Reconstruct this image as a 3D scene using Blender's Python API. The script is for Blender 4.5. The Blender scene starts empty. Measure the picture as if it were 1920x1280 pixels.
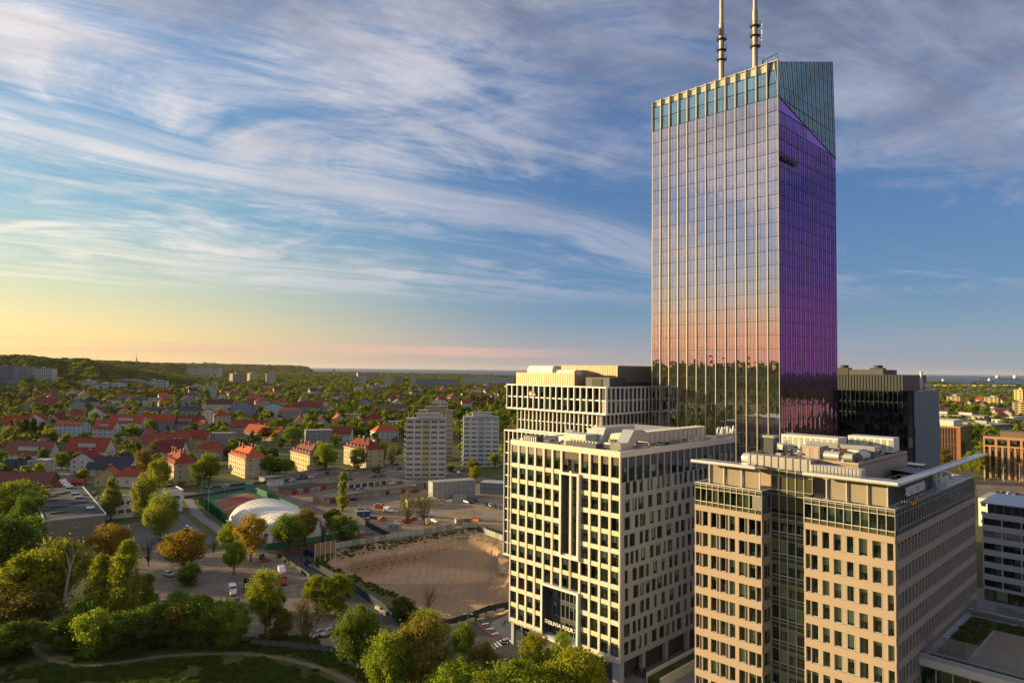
import bpy, bmesh, math, random
import numpy as np
from mathutils import Vector, Matrix
random.seed(7); rng = np.random.default_rng(7)
S = bpy.context.scene; COL = S.collection
R_ = math.radians
# ------------------------------------------------------------------ camera
EYE = 66.0; FPX = 1280.0; PITCH = math.atan(52 / FPX); ROLL = math.atan(14 / 1315)
cam = bpy.data.objects.new('camera', bpy.data.cameras.new('camera')); COL.objects.link(cam)
cam.data.lens = 24; cam.data.sensor_width = 36; cam.data.clip_start = 1; cam.data.clip_end = 150000
cam.matrix_world = Matrix.Translation((0, 0, EYE)) @ Matrix.Rotation(R_(90) + PITCH, 4, 'X') @ Matrix.Rotation(ROLL, 4, 'Z')
S.camera = cam
# ------------------------------------------------------------------ exposure
S.view_settings.view_transform = 'Standard'; S.view_settings.look = 'None'
S.view_settings.exposure = 1.02; S.view_settings.gamma = 1.0; S.view_settings.use_curve_mapping = False
S.cycles.max_bounces = 6; S.cycles.diffuse_bounces = 2; S.cycles.glossy_bounces = 3
S.cycles.transparent_max_bounces = 10; S.cycles.transmission_bounces = 2; S.cycles.caustics_reflective = False
S.cycles.caustics_refractive = False; S.cycles.use_denoising = True; S.cycles.sample_clamp_indirect = 4
# ------------------------------------------------------------------ sun
SUN_AZ = R_(-76); SUN_EL = R_(9.0)            # azimuth from +Y, negative = left of the picture
sdir = Vector((math.sin(SUN_AZ) * math.cos(SUN_EL), math.cos(SUN_AZ) * math.cos(SUN_EL), math.sin(SUN_EL)))
sun = bpy.data.objects.new('sun', bpy.data.lights.new('sun', 'SUN')); COL.objects.link(sun)
sun.data.energy = 5.0; sun.data.angle = R_(0.5); sun.data.color = (1.0, 0.73, 0.32)
sun.rotation_euler = sdir.to_track_quat('Z', 'Y').to_euler()
# ------------------------------------------------------------------ sky
W = bpy.data.worlds.new('World'); S.world = W; W.use_nodes = True
nt = W.node_tree; N = nt.nodes; Lk = nt.links; N.clear()
class X:                                       # tiny expression helper for shader maths
    tree = None
    def __init__(s, sock): s.s = sock
    @staticmethod
    def n(t, **kw):
        nd = X.tree.nodes.new(t)
        for k, v in kw.items(): setattr(nd, k, v)
        return nd
    @staticmethod
    def put(sock, v):
        if isinstance(v, X): X.tree.links.new(v.s, sock)
        elif v is not None: sock.default_value = v
    @staticmethod
    def m(op, a, b=None, c=None, clamp=False):
        nd = X.n('ShaderNodeMath', operation=op); nd.use_clamp = clamp
        X.put(nd.inputs[0], a); X.put(nd.inputs[1], b)
        if c is not None: X.put(nd.inputs[2], c)
        return X(nd.outputs[0])
    def __add__(s, o): return X.m('ADD', s, o)
    def __radd__(s, o): return X.m('ADD', s, o)
    def __sub__(s, o): return X.m('SUBTRACT', s, o)
    def __rsub__(s, o): return X.m('SUBTRACT', o, s)
    def __mul__(s, o): return X.m('MULTIPLY', s, o)
    def __rmul__(s, o): return X.m('MULTIPLY', s, o)
    def __truediv__(s, o): return X.m('DIVIDE', s, o)
    def __rtruediv__(s, o): return X.m('DIVIDE', o, s)
    def __pow__(s, o): return X.m('POWER', s, o)
    def cl(s): return X.m('ADD', s, 0.0, clamp=True)
def xstep(v, a, b):                            # smoothstep(a, b, v)
    nd = X.n('ShaderNodeMapRange', interpolation_type='SMOOTHSTEP')
    X.put(nd.inputs[0], v); nd.inputs[1].default_value = a; nd.inputs[2].default_value = b
    return X(nd.outputs[0])
def xvec(x, y, z):
    nd = X.n('ShaderNodeCombineXYZ')
    for i, v in enumerate((x, y, z)): X.put(nd.inputs[i], v)
    return X(nd.outputs[0])
def xnoise(vec, scale=1, detail=6, rough=.55, dist=0.0, col=False):
    nd = X.n('ShaderNodeTexNoise'); X.put(nd.inputs['Vector'], vec)
    nd.inputs['Scale'].default_value = scale; nd.inputs['Detail'].default_value = detail
    nd.inputs['Roughness'].default_value = rough; nd.inputs['Distortion'].default_value = dist
    return X(nd.outputs['Color' if col else 'Fac'])
def xmix(f, a, b, blend='MIX'):
    nd = X.n('ShaderNodeMix', data_type='RGBA', blend_type=blend)
    X.put(nd.inputs[0], f)
    for i, v in ((6, a), (7, b)):
        if isinstance(v, X): X.put(nd.inputs[i], v)
        else: nd.inputs[i].default_value = tuple(v) + ((1,) if len(v) == 3 else ())
    return X(nd.outputs[2])
def xramp(f, stops):
    nd = X.n('ShaderNodeValToRGB'); X.put(nd.inputs[0], f); el = nd.color_ramp.elements
    while len(el) > 1: el.remove(el[-1])
    for i, (p, c) in enumerate(stops):
        e = el[0] if i == 0 else el.new(p)
        e.position = p; e.color = tuple(c) + (1,)
    return X(nd.outputs[0])
def lin(r, g, b):                              # sRGB 0-255 -> linear
    return tuple(((v / 255) / 12.92 if v <= 10 else ((v / 255 + .055) / 1.055) ** 2.4) for v in (r, g, b))
def build_sky():
    X.tree = nt
    tc = X.n('ShaderNodeTexCoord'); sp = X.n('ShaderNodeSeparateXYZ'); Lk.new(tc.outputs['Generated'], sp.inputs[0])
    x, y, z = (X(sp.outputs[i]) for i in range(3))
    sky = X.n('ShaderNodeTexSky', sky_type='NISHITA'); sky.sun_disc = False
    sky.sun_elevation = SUN_EL; sky.sun_rotation = SUN_AZ; sky.air_density = 1.0; sky.dust_density = 1.5; sky.ozone_density = 2.0
    up = X.m('MAXIMUM', z, 0.0)
    hor = X.m('SQRT', x * x + y * y)
    sunny = (x * math.sin(SUN_AZ) + y * math.cos(SUN_AZ)) / hor      # 1 towards the sun
    s1 = xstep(sunny, 0.0, 1.0)
    # clear air: warm low towards the sun, blue above, grey blue away from it
    cool = xramp(up, [(0.0, lin(116, 124, 138)), (0.035, lin(98, 116, 136)), (0.10, lin(64, 98, 132)), (0.22, lin(54, 86, 128)), (0.5, lin(46, 70, 112)), (1, lin(44, 66, 112))])
    warm = xramp(up, [(0.0, lin(200, 164, 106)), (0.04, lin(194, 168, 110)), (0.10, lin(156, 160, 130)), (0.19, lin(98, 136, 150)), (0.35, lin(70, 112, 150)), (1, lin(48, 78, 126))])
    clear = xmix(xstep(sunny, .12, .86), cool, warm)
    rose = xstep(sunny, -.6, .3) * (1 - xstep(up, 0.0, 0.07)) * (1 - xstep(sunny, .3, .8)) * .32
    clear = xmix(rose, clear, lin(166, 132, 122))
    nish = X(sky.outputs[0])
    nd = X.n('ShaderNodeMix', data_type='RGBA', blend_type='MIX'); nd.inputs[0].default_value = .8
    sc = X.n('ShaderNodeMix', data_type='RGBA', blend_type='MULTIPLY'); sc.inputs[0].default_value = 1
    Lk.new(nish.s, sc.inputs[6]); sc.inputs[7].default_value = (.10, .10, .10, 1)
    Lk.new(sc.outputs[2], nd.inputs[6]); Lk.new(clear.s, nd.inputs[7]); base = X(nd.outputs[2])
    # cirrus on a high plane, streaked along one bearing
    zc = up + 0.045
    px, py = x / zc, y / zc
    th = R_(56)
    al = px * math.sin(th) + py * math.cos(th); ac = px * math.cos(th) - py * math.sin(th)
    wv = xnoise(xvec(al * .30, ac * .5, 3.1), 1, 3, .5, col=True)
    sv = X.n('ShaderNodeSeparateXYZ'); Lk.new(wv.s, sv.inputs[0])
    al2 = al + (X(sv.outputs[0]) - .5) * 2.2; ac2 = ac + (X(sv.outputs[1]) - .5) * 1.6
    big = xnoise(xvec(al2 * .14, ac2 * .42, 11.3), 1, 4, .5)
    mid = xnoise(xvec(al2 * .35, ac2 * 1.3, 5.0), 1, 9, .66, .5)
    fine = xnoise(xvec(al2 * .9, ac2 * 4.2, 1.0), 1, 10, .68, .5)
    flo = xnoise(xvec(px * 1.3, py * 1.3, 7.4), 1, 11, .64, .9)
    band = xstep(up, .07, .15)                                       # clear strip low over the horizon
    high = xstep(up, .12, .40)
    cov = big * .62 + mid * .50 + fine * .22 + flo * .40
    thr = 0.915 - high * .145 - (1 - s1) * xstep(up, .16, .34) * .05 + xstep(up, .16, .20) * (1 - xstep(up, .24, .30)) * .025
    m1 = X.m('MULTIPLY', xstep((cov - thr) * 1.0, -.07, .10), band)
    lowst = xnoise(xvec(al2 * .09 + 9.0, ac2 * 1.1, 2.0), 1, 9, .66)
    m2 = xstep(lowst, .47, .64) * xstep(up, .075, .13) * (1 - xstep(up, .24, .36)) * .85
    mask = X.m('MAXIMUM', m1, m2)
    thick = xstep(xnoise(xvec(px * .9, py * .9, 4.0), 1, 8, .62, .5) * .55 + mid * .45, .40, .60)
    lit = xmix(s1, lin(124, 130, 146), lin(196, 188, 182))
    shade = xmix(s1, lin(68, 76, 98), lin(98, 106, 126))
    ccol = xmix(thick * (xstep(up, .12, .45) * .80 + .12 - xstep(up, .52, .85) * .55), lit, shade)  # clouds overhead, out of view, made lighter to add fill light below
    ccol = xmix((1 - xstep(up, .05, .42)) * xstep(sunny, -.9, -.1) * (1 - xstep(sunny, .5, .75)) * 0, ccol, lin(248, 176, 150))
    ccol = xmix((1 - xstep(up, .1, .3)) * xstep(sunny, .5, .8) * .4, ccol, lin(204, 190, 150))
    side = x * math.sin(R_(-112)) + y * math.cos(R_(-112))                # rosier away from the sun on its left
    ccol = xmix(xstep(side / hor, .80, .97) * (1 - xstep(up, .04, .32)) * .5, ccol, lin(206, 156, 160))
    base = xmix(xstep(side / hor, .80, .97) * (1 - xstep(up, .0, .15)) * .85, base, lin(206, 132, 112))
    base = xmix(xstep(side / hor, .80, .97) * xstep(up, .05, .14) * (1 - xstep(up, .24, .48)) * .3, base, lin(170, 150, 180))
    anti = x * math.sin(R_(84)) + y * math.cos(R_(84)); anti = xstep(anti / hor, .70, .95)
    base = xmix(anti * (1 - xstep(up, .04, .24)) * .65, base, lin(180, 120, 138))
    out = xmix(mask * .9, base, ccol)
    bar = xstep(xnoise(xvec(x * 3.0, up * 60, 1.0), 1, 4, .5), .42, .60) * xstep(up, .012, .022) * (1 - xstep(up, .028, .036)) * xstep(sunny, .05, .35)
    out = xmix(bar * .55, out, lin(176, 138, 124))
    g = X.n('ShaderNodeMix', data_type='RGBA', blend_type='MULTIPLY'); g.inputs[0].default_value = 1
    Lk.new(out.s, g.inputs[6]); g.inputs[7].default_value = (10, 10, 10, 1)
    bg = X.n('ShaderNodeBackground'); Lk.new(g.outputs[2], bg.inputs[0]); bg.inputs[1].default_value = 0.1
    o = X.n('ShaderNodeOutputWorld'); Lk.new(bg.outputs[0], o.inputs[0])
build_sky()
# ------------------------------------------------------------------ measuring
def ray(px, py):
    u, v = (px - 960) / FPX, (640 - py) / FPX; c, s = math.cos(ROLL), math.sin(ROLL)
    u, v = u * c - v * s, u * s + v * c
    return u, math.cos(PITCH) - v * math.sin(PITCH), math.sin(PITCH) + v * math.cos(PITCH)
def G(px, py, z=0.0):                          # the place on the level z seen at photo pixel
    d = ray(px, py); t = (z - EYE) / d[2]; return Vector((d[0] * t, d[1] * t, z))
def YD(px, py, y):
    d = ray(px, py); t = y / d[1]; return Vector((d[0] * t, y, EYE + d[2] * t))
AZO = R_(44.35)                                # bearing shared by the office quarter
E1 = Vector((math.cos(AZO), math.sin(AZO), 0)); E2 = Vector((-math.sin(AZO), math.cos(AZO), 0))
# ------------------------------------------------------------------ materials
MATS = {}; LG = (2.0, 1.95, 1.6)
def newmat(name):
    m = bpy.data.materials.new(name); m.use_nodes = True; X.tree = m.node_tree; m.node_tree.nodes.clear()
    return m
def surf(m, shader):
    o = X.n('ShaderNodeOutputMaterial'); m.node_tree.links.new(shader, o.inputs[0]); return m
def pos():
    return X(X.n('ShaderNodeNewGeometry').outputs['Position'])
def ocoord():
    return X(X.n('ShaderNodeTexCoord').outputs['Object'])
def orand():
    return X(X.n('ShaderNodeObjectInfo').outputs['Random'])
def princ(col, rough=.8, metal=0.0, spec=.3, bump=None, bstr=.3, bdist=.1):
    p = X.n('ShaderNodeBsdfPrincipled')
    if isinstance(col, X): X.put(p.inputs['Base Color'], col)
    else: p.inputs['Base Color'].default_value = tuple(col) + (1,)
    X.put(p.inputs['Roughness'], rough); p.inputs['Metallic'].default_value = metal
    p.inputs['Specular IOR Level'].default_value = spec
    if bump is not None:
        b = X.n('ShaderNodeBump'); X.put(b.inputs['Height'], bump); b.inputs['Strength'].default_value = bstr
        b.inputs['Distance'].default_value = bdist; X.tree.links.new(b.outputs[0], p.inputs['Normal'])
    return p.outputs[0]
def mat(name, col, rough=.8, metal=0.0, var=.18, scale=.6, spec=.3, vary=0.0, bstr=.25, fine=8.0):
    """plain weathered surface: soft blotches, fine grain; vary = spread between separate objects"""
    if name in MATS: return MATS[name]
    m = newmat(name); P = pos()
    f = xnoise(P, scale, 5, .6); g = xnoise(P, scale * fine, 4, .6)
    k = (f - .5) * (2 * var) + (g - .5) * var + 1.0
    if vary: k = k * (orand() * (2 * vary) + (1 - vary))
    c = X.n('ShaderNodeMix', data_type='RGBA', blend_type='MULTIPLY'); c.inputs[0].default_value = 1
    c.inputs[6].default_value = tuple(col) + (1,); X.put(c.inputs[7], k)
    surf(m, princ(X(c.outputs[2]), rough, metal, spec, g, bstr, .03)); MATS[name] = m; return m
def glass(name, tint, refl, base=.25, rough=.015, through=(.75, .85, .8), wob=.0):
    """window glass: see-through, with a mirror share that grows at grazing angles"""
    if name in MATS: return MATS[name]
    m = newmat(name)
    t = X.n('ShaderNodeBsdfTransparent'); t.inputs[0].default_value = through + (1,)
    g = X.n('ShaderNodeBsdfGlossy'); g.inputs['Color'].default_value = tint + (1,); g.inputs['Roughness'].default_value = rough
    if wob:
        b = X.n('ShaderNodeBump'); X.put(b.inputs['Height'], xnoise(pos(), .35, 2, .4)); b.inputs['Strength'].default_value = wob
        b.inputs['Distance'].default_value = .05; m.node_tree.links.new(b.outputs[0], g.inputs['Normal'])
    lw = X.n('ShaderNodeLayerWeight'); lw.inputs[0].default_value = .35
    fac = X(lw.outputs['Fresnel']) * (refl) + base
    mx = X.n('ShaderNodeMixShader'); X.put(mx.inputs[0], fac.cl())
    m.node_tree.links.new(t.outputs[0], mx.inputs[1]); m.node_tree.links.new(g.outputs[0], mx.inputs[2])
    surf(m, mx.outputs[0]); MATS[name] = m; return m
def leafmat(name, a, b, trans=.5):
    a, b = tuple(v * q for v, q in zip(a, LG)), tuple(v * q for v, q in zip(b, LG))
    if name in MATS: return MATS[name]
    m = newmat(name); P = pos()
    f = xstep(xnoise(P, .45, 4, .6), .3, .7); r = orand()
    c = xmix(f, a, b); k = (xnoise(P, 3.0, 2, .5) - .5) * .9 + .85 + r * .35
    c = xmix(1.0, c, k, 'MULTIPLY') if False else c
    mu = X.n('ShaderNodeMix', data_type='RGBA', blend_type='MULTIPLY'); mu.inputs[0].default_value = 1
    X.put(mu.inputs[6], c); X.put(mu.inputs[7], k); c = X(mu.outputs[2])
    d = X.n('ShaderNodeBsdfDiffuse'); X.put(d.inputs[0], c); t = X.n('ShaderNodeBsdfTranslucent'); X.put(t.inputs[0], c)
    mx = X.n('ShaderNodeMixShader'); mx.inputs[0].default_value = trans
    m.node_tree.links.new(d.outputs[0], mx.inputs[1]); m.node_tree.links.new(t.outputs[0], mx.inputs[2])
    surf(m, mx.outputs[0]); MATS[name] = m; return m
# ------------------------------------------------------------------ objects
def props(o, label=None, cat=None, group=None, kind=None):
    if label: o['label'] = label
    if cat: o['category'] = cat
    if group: o['group'] = group
    if kind: o['kind'] = kind
    return o
def thing(name, label, cat, loc=(0, 0, 0), rz=0.0, group=None):
    o = bpy.data.objects.new(name, None); COL.objects.link(o); o.location = loc; o.rotation_euler = (0, 0, rz)
    o.empty_display_size = .5
    return props(o, label, cat, group)
class MB:
    """collects boxes, prisms and tubes in one mesh; self.M is the current local frame"""
    def __init__(s): s.v = []; s.f = []; s.mi = []; s.M = Matrix.Identity(4); s.mats = []; s.smooth = False
    def slot(s, m):
        if m not in s.mats: s.mats.append(m)
        return s.mats.index(m)
    def add(s, verts, faces, m):
        b = len(s.v); i = s.slot(m)
        for p in verts: s.v.append(tuple(s.M @ Vector(p)))
        for f in faces: s.f.append(tuple(b + k for k in f)); s.mi.append(i)
    def box(s, x0, y0, z0, x1, y1, z1, m):
        s.add([(x0, y0, z0), (x1, y0, z0), (x1, y1, z0), (x0, y1, z0), (x0, y0, z1), (x1, y0, z1), (x1, y1, z1), (x0, y1, z1)],
              [(0, 3, 2, 1), (4, 5, 6, 7), (0, 1, 5, 4), (1, 2, 6, 5), (2, 3, 7, 6), (3, 0, 4, 7)], m)
    def quad(s, a, b, c, d, m): s.add([a, b, c, d], [(0, 1, 2, 3)], m)
    def prism(s, poly, z0, z1, m, mtop=None):
        n = len(poly); s.add([(p[0], p[1], z0) for p in poly] + [(p[0], p[1], z1) for p in poly],
              [tuple(range(n - 1, -1, -1))] + [(i, (i + 1) % n, n + (i + 1) % n, n + i) for i in range(n)], m)
        s.add([(p[0], p[1], z1) for p in poly], [tuple(range(n))], mtop or m)
    def prof(s, pts, y0, y1, m):               # polygon in the x-z plane, extruded along y
        n = len(pts); s.add([(p[0], y0, p[1]) for p in pts] + [(p[0], y1, p[1]) for p in pts],
              [tuple(range(n)), tuple(range(2 * n - 1, n - 1, -1))] + [(i, n + i, n + (i + 1) % n, (i + 1) % n) for i in range(n)], m)
    def tube(s, a, b, r0, r1, m, n=8):
        a, b = Vector(a), Vector(b); d = (b - a).normalized(); u = d.orthogonal().normalized(); w = d.cross(u)
        vs = [tuple(c + (u * math.cos(t) + w * math.sin(t)) * r) for c, r in ((a, r0), (b, r1)) for t in (2 * math.pi * k / n for k in range(n))]
        s.add(vs, [(i, (i + 1) % n, n + (i + 1) % n, n + i) for i in range(n)] + [tuple(range(n - 1, -1, -1)), tuple(range(n, 2 * n))], m)
    def mesh(s, name):
        me = bpy.data.meshes.new(name); me.from_pydata(s.v, [], s.f)
        for m in s.mats: me.materials.append(m)
        me.polygons.foreach_set('material_index', s.mi)
        if s.smooth: me.polygons.foreach_set('use_smooth', [True] * len(s.f))
        me.update(); return me
    def build(s, name, parent=None, loc=None, rz=None, kind=None, **kw):
        if not s.f: return None
        o = bpy.data.objects.new(name, s.mesh(name)); COL.objects.link(o); o.parent = parent
        if loc is not None: o.location = loc
        if rz is not None: o.rotation_euler = (0, 0, rz)
        return props(o, kind=kind, **kw)
def inst(name, me, parent=None, M=None, **kw):
    o = bpy.data.objects.new(name, me); COL.objects.link(o); o.parent = parent
    if M is not None: o.matrix_local = M
    return props(o, **kw)
def copy_tree(o, parent=None):
    c = o.copy(); COL.objects.link(c); c.parent = parent
    for ch in o.children: copy_tree(ch, c)
    return c
def struct(mb, name, **kw): return mb.build(name, kind='structure', **kw)
def npmesh(name, v, f, mats, mi=None):
    me = bpy.data.meshes.new(name); nf, k = f.shape
    me.vertices.add(len(v)); me.vertices.foreach_set('co', v.astype(np.float32).ravel())
    me.loops.add(nf * k); me.loops.foreach_set('vertex_index', f.astype(np.int32).ravel())
    me.polygons.add(nf); me.polygons.foreach_set('loop_start', np.arange(0, nf * k, k, dtype=np.int32))
    for m in mats: me.materials.append(m)
    if mi is not None: me.polygons.foreach_set('material_index', mi.astype(np.int32))
    me.update(calc_edges=True); me.validate(); return me
# facade frames of a block whose local origin is its near corner: x along the right face, y along the left face
def FR(x=0, y=0): return Matrix.Translation((x, y, 0))                                   # faces -y
def FL(x=0, y=0): return Matrix.Translation((x, y, 0)) @ Matrix.Rotation(-math.pi / 2, 4, 'Z')   # faces -x, u runs towards the near corner
def FB(x=0, y=0): return Matrix.Translation((x, y, 0)) @ Matrix.Rotation(math.pi / 2, 4, 'Z')    # faces +x
def FK(x=0, y=0): return Matrix.Translation((x, y, 0)) @ Matrix.Rotation(math.pi, 4, 'Z')        # faces +y
# ------------------------------------------------------------------ palette
conc_cream = mat('cream_facade_panel', (.62, .57, .47), .6, var=.05, scale=.3)
conc_beige = mat('beige_facade_panel', (.385, .295, .225), .7, var=.05, scale=.3)
conc_pier = mat('ribbed_beige_panel', (.36, .30, .235), .8, var=.08, scale=3)
yel_sp = mat('pale_yellow_spandrel', (.66, .56, .36), .6, var=.05)
grey_panel = mat('grey_facade_panel', (.36, .37, .38), .6, var=.06, scale=.3)
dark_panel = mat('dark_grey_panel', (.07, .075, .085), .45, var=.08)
alu = mat('anodised_aluminium', (.42, .42, .41), .35, .6, var=.05)
alu_w = mat('light_aluminium', (.62, .60, .56), .4, .3, var=.04)
fin_m = mat('champagne_fin', (.52, .46, .35), .4, .35, var=.04)
mull_d = mat('dark_mullion', (.05, .055, .06), .4, .3, var=.05)
duct = mat('galvanised_duct', (.52, .50, .46), .38, .65, var=.22, scale=.9)
white_m = mat('white_paint', (.74, .72, .68), .5, var=.05)
plant_w = mat('white_unit_casing', (.70, .68, .62), .5, var=.06)
roofgrav = mat('pale_roof_membrane', (.36, .35, .33), .9, var=.2, scale=.5)
roofdark = mat('dark_roof_felt', (.055, .058, .065), .9, var=.3, scale=.35)
room_m = mat('office_interior', (.30, .28, .25), .9, var=.25, scale=.25, vary=.3)
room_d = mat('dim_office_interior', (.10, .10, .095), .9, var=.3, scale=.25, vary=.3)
desk_m = mat('office_furniture', (.55, .50, .42), .6, var=.3, scale=1.5, vary=.4)
blind_m = mat('roller_blind', (.74, .76, .60), .8, var=.05, vary=.15)
curt_m = mat('window_curtain', (.46, .44, .34), .8, var=.2, scale=2, vary=.25)
ceil_m = mat('office_ceiling', (.5, .5, .48), .8, var=.1)
gl_off = glass('office_window_glass', (.85, .92, .90), .75, .14)
gl_amz = glass('green_office_glass', (.80, .90, .84), .75, .13, through=(.66, .74, .58))
gl_band = glass('mirrored_band_glass', (.75, .86, .95), .6, .34, through=(.35, .4, .38), wob=.3)
gl_tow = glass('tower_mirror_glass', (1.0, .94, 1.0), .5, .52, through=(.95, .98, .86), wob=.35)
gl_teal = glass('tower_teal_glass', (.62, .88, .92), .4, .45, through=(.5, .75, .72), wob=.08)
gl_pur = glass('tower_purple_glass', (.42, .25, .74), .45, .50, through=(.50, .22, .50), wob=.35)
gl_dark = glass('dark_office_glass', (.5, .6, .68), .5, .10, through=(.35, .42, .42))
# ------------------------------------------------------------------ windows: each a little aquarium of frame, glass, blind and room
WM = {}
def win_mesh(w, h, kind, var, gl, fr, depth=1.6):
    key = (round(w, 2), round(h, 2), kind, var, gl.name, fr.name, depth)
    if key in WM: return WM[key]
    rr = random.Random(str(key)); b = MB(); t = .07 if kind != 'tower' else .05
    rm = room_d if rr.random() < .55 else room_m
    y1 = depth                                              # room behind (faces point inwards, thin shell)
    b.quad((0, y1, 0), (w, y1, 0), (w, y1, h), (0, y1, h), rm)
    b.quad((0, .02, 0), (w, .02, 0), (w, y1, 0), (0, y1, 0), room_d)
    b.quad((0, y1, h), (w, y1, h), (w, .02, h), (0, .02, h), ceil_m)
    b.quad((0, .02, 0), (0, y1, 0), (0, y1, h), (0, .02, h), rm)
    b.quad((w, y1, 0), (w, .02, 0), (w, .02, h), (w, y1, h), rm)
    if rr.random() < .6:                                    # a desk, a cupboard or a chair back
        dx = rr.uniform(.1, max(.15, w - .7)); b.box(dx, .5, .02, min(w - .05, dx + rr.uniform(.4, .8)), 1.0, rr.uniform(.7, 1.1), desk_m)
        if rr.random() < .5: b.box(dx + .1, .62, 1.0, dx + .35, .7, 1.35, desk_m)
    b.box(0, 0, 0, w, .06, t, fr); b.box(0, 0, h - t, w, .06, h, fr)
    b.box(0, 0, t, t, .06, h - t, fr); b.box(w - t, 0, t, w, .06, h - t, fr)
    xs = [t, w - t]
    if kind == 'split': xs = [t, w * .62, w - t]
    if kind == 'split2': xs = [t, w * .35, w - t]
    if kind == 'tower': xs = [t, w / 3, 2 * w / 3, w - t]
    for xm in xs[1:-1]: b.box(xm - .03, 0, t, xm + .03, .06, h - t, fr)
    if kind == 'tower': b.box(t, .001, .75, w - t, .055, .80, fr)
    for x0, x1 in zip(xs, xs[1:]):                          # every pane sits a hair out of true
        j = [.03 + rr.uniform(-.006, .006) * (2.0 if kind == 'tower' else 1) for _ in range(3)]; b.quad((x0, j[0], t), (x1, j[1], t), (x1, j[1] + j[2] - .03, h - t), (x0, j[0] + j[2] - .03, h - t), gl)
    for x0, x1 in zip(xs, xs[1:]):
        q = rr.random(); x0 += .04; x1 -= .04
        if q < (.62 if kind == 'tower' else .42):            # roller blind part way down
            d = rr.choice([.25, .3, .55, .85, 1.0] if kind != 'tower' else [.3, .3, .42, .6, .8])
            b.box(x0, .12, h - t - (h - 2 * t) * d, x1, .135, h - t, blind_m)
        elif q < .56 and kind != 'tower':
            k = rr.uniform(.2, .9); n = max(2, int((x1 - x0) * k / .12))
            for i in range(n): b.box(x0 + i * .12, .12 + (i % 2) * .05, t, x0 + i * .12 + .11, .135 + (i % 2) * .05, h - t, curt_m)
    WM[key] = b.mesh('window'); return WM[key]
class WinSet:
    """window placements of one building: the 290 nearest become parts, the rest one joined part"""
    def __init__(s, root, name='window', limit=290): s.root = root; s.L = []; s.name = name; s.limit = limit
    def add(s, F, u, z, w, h, kind, gl, fr, w0=0.0, depth=1.6, nvar=7):
        s.L.append((F @ Matrix.Translation((u, w0, z)), win_mesh(w, h, kind, random.randrange(nvar), gl, fr, depth)))
    def done(s):
        mw = Matrix.Translation(s.root.location) @ Matrix.Rotation(s.root.rotation_euler.z, 4, 'Z'); cp = Vector((0, 0, EYE))
        s.L.sort(key=lambda t: ((mw @ t[0]).translation - cp).length)
        for M, me in s.L[:s.limit]: inst(s.name, me, s.root, M)
        rest = s.L[s.limit:]
        if rest:
            b = MB()
            for M, me in rest:
                b.M = M; vs = [v.co for v in me.vertices]
                for p in me.polygons:
                    pass
                base = len(b.v)
                for v in vs: b.v.append(tuple(M @ v))
                sl = [b.slot(m) for m in me.materials]
                for p in me.polygons: b.f.append(tuple(base + k for k in p.vertices)); b.mi.append(sl[p.material_index])
            b.build(s.name, s.root, kind='stuff')
def place(C, z=0): return (C[0], C[1], z)
PARTM = {}
def strips(root, name, F, items, m, limit=290):
    """alike facade pieces (u0, w0, z0, u1, w1, z1) as separate parts sharing meshes"""
    for (u0, w0, z0, u1, w1, z1) in items:
        key = (name, round(u1 - u0, 2), round(w1 - w0, 2), round(z1 - z0, 2), m.name)
        if key not in PARTM:
            b = MB(); b.box(0, 0, 0, u1 - u0, w1 - w0, z1 - z0, m); PARTM[key] = b.mesh(name)
        inst(name, PARTM[key], root, F @ Matrix.Translation((u0, w0, z0)))
def text_part(txt, size, root, M, m, name='letter', ext=.08, step=None, bold=.0):
    """one mesh part per character"""
    x = 0.0
    for ch in txt:
        if ch == ' ': x += size * .35; continue
        cu = bpy.data.curves.new(name, 'FONT'); cu.body = ch; cu.size = size; cu.extrude = ext; cu.offset = bold; cu.resolution_u = 3
        o = bpy.data.objects.new(name, cu); dg = bpy.context.evaluated_depsgraph_get(); COL.objects.link(o)
        bpy.context.view_layer.update(); dg.update()
        me = bpy.data.meshes.new_from_object(o.evaluated_get(dg)); COL.objects.unlink(o); bpy.data.objects.remove(o)
        me.materials.clear(); me.materials.append(m)
        if not me.vertices: continue
        xs = [v.co.x for v in me.vertices]; w = max(xs) - min(xs)
        inst(name, me, root, M @ Matrix.Translation((x - min(xs), 0, 0)) @ Matrix.Rotation(math.pi / 2, 4, 'X'))
        x += w + size * .09
    return x
# ================================================================== SETTING
def m_ground():
    m = newmat('ground_cover'); P = pos()
    a = xnoise(P, .02, 6, .6); b = xnoise(P, .25, 5, .6); c = xnoise(P, 2.5, 4, .7)
    col = xmix(xstep(a, .42, .6), (.085, .11, .032), (.13, .115, .055)); col = xmix(xstep(b, .5, .75), col, (.17, .14, .08))
    col = xmix(xstep(c, .35, .8) * .5, col, (.035, .05, .015))
    surf(m, princ(col, .95, spec=.1, bump=c, bstr=.6, bdist=.3)); return m
def m_grass():
    m = newmat('park_grass'); P = pos()
    a = xnoise(P, .12, 5, .65); b = xnoise(P, 1.1, 5, .7); c = xnoise(P, 7.0, 3, .7)
    col = xmix(xstep(a, .35, .65), (.075, .100, .025), (.15, .155, .045)); col = xmix(xstep(b, .48, .72) * .8, col, (.085, .075, .035))
    col = xmix(xstep(c, .3, .8) * .45, col, (.018, .03, .008))
    surf(m, princ(col, .95, spec=.1, bump=b + c, bstr=.9, bdist=.35)); return m
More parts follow.
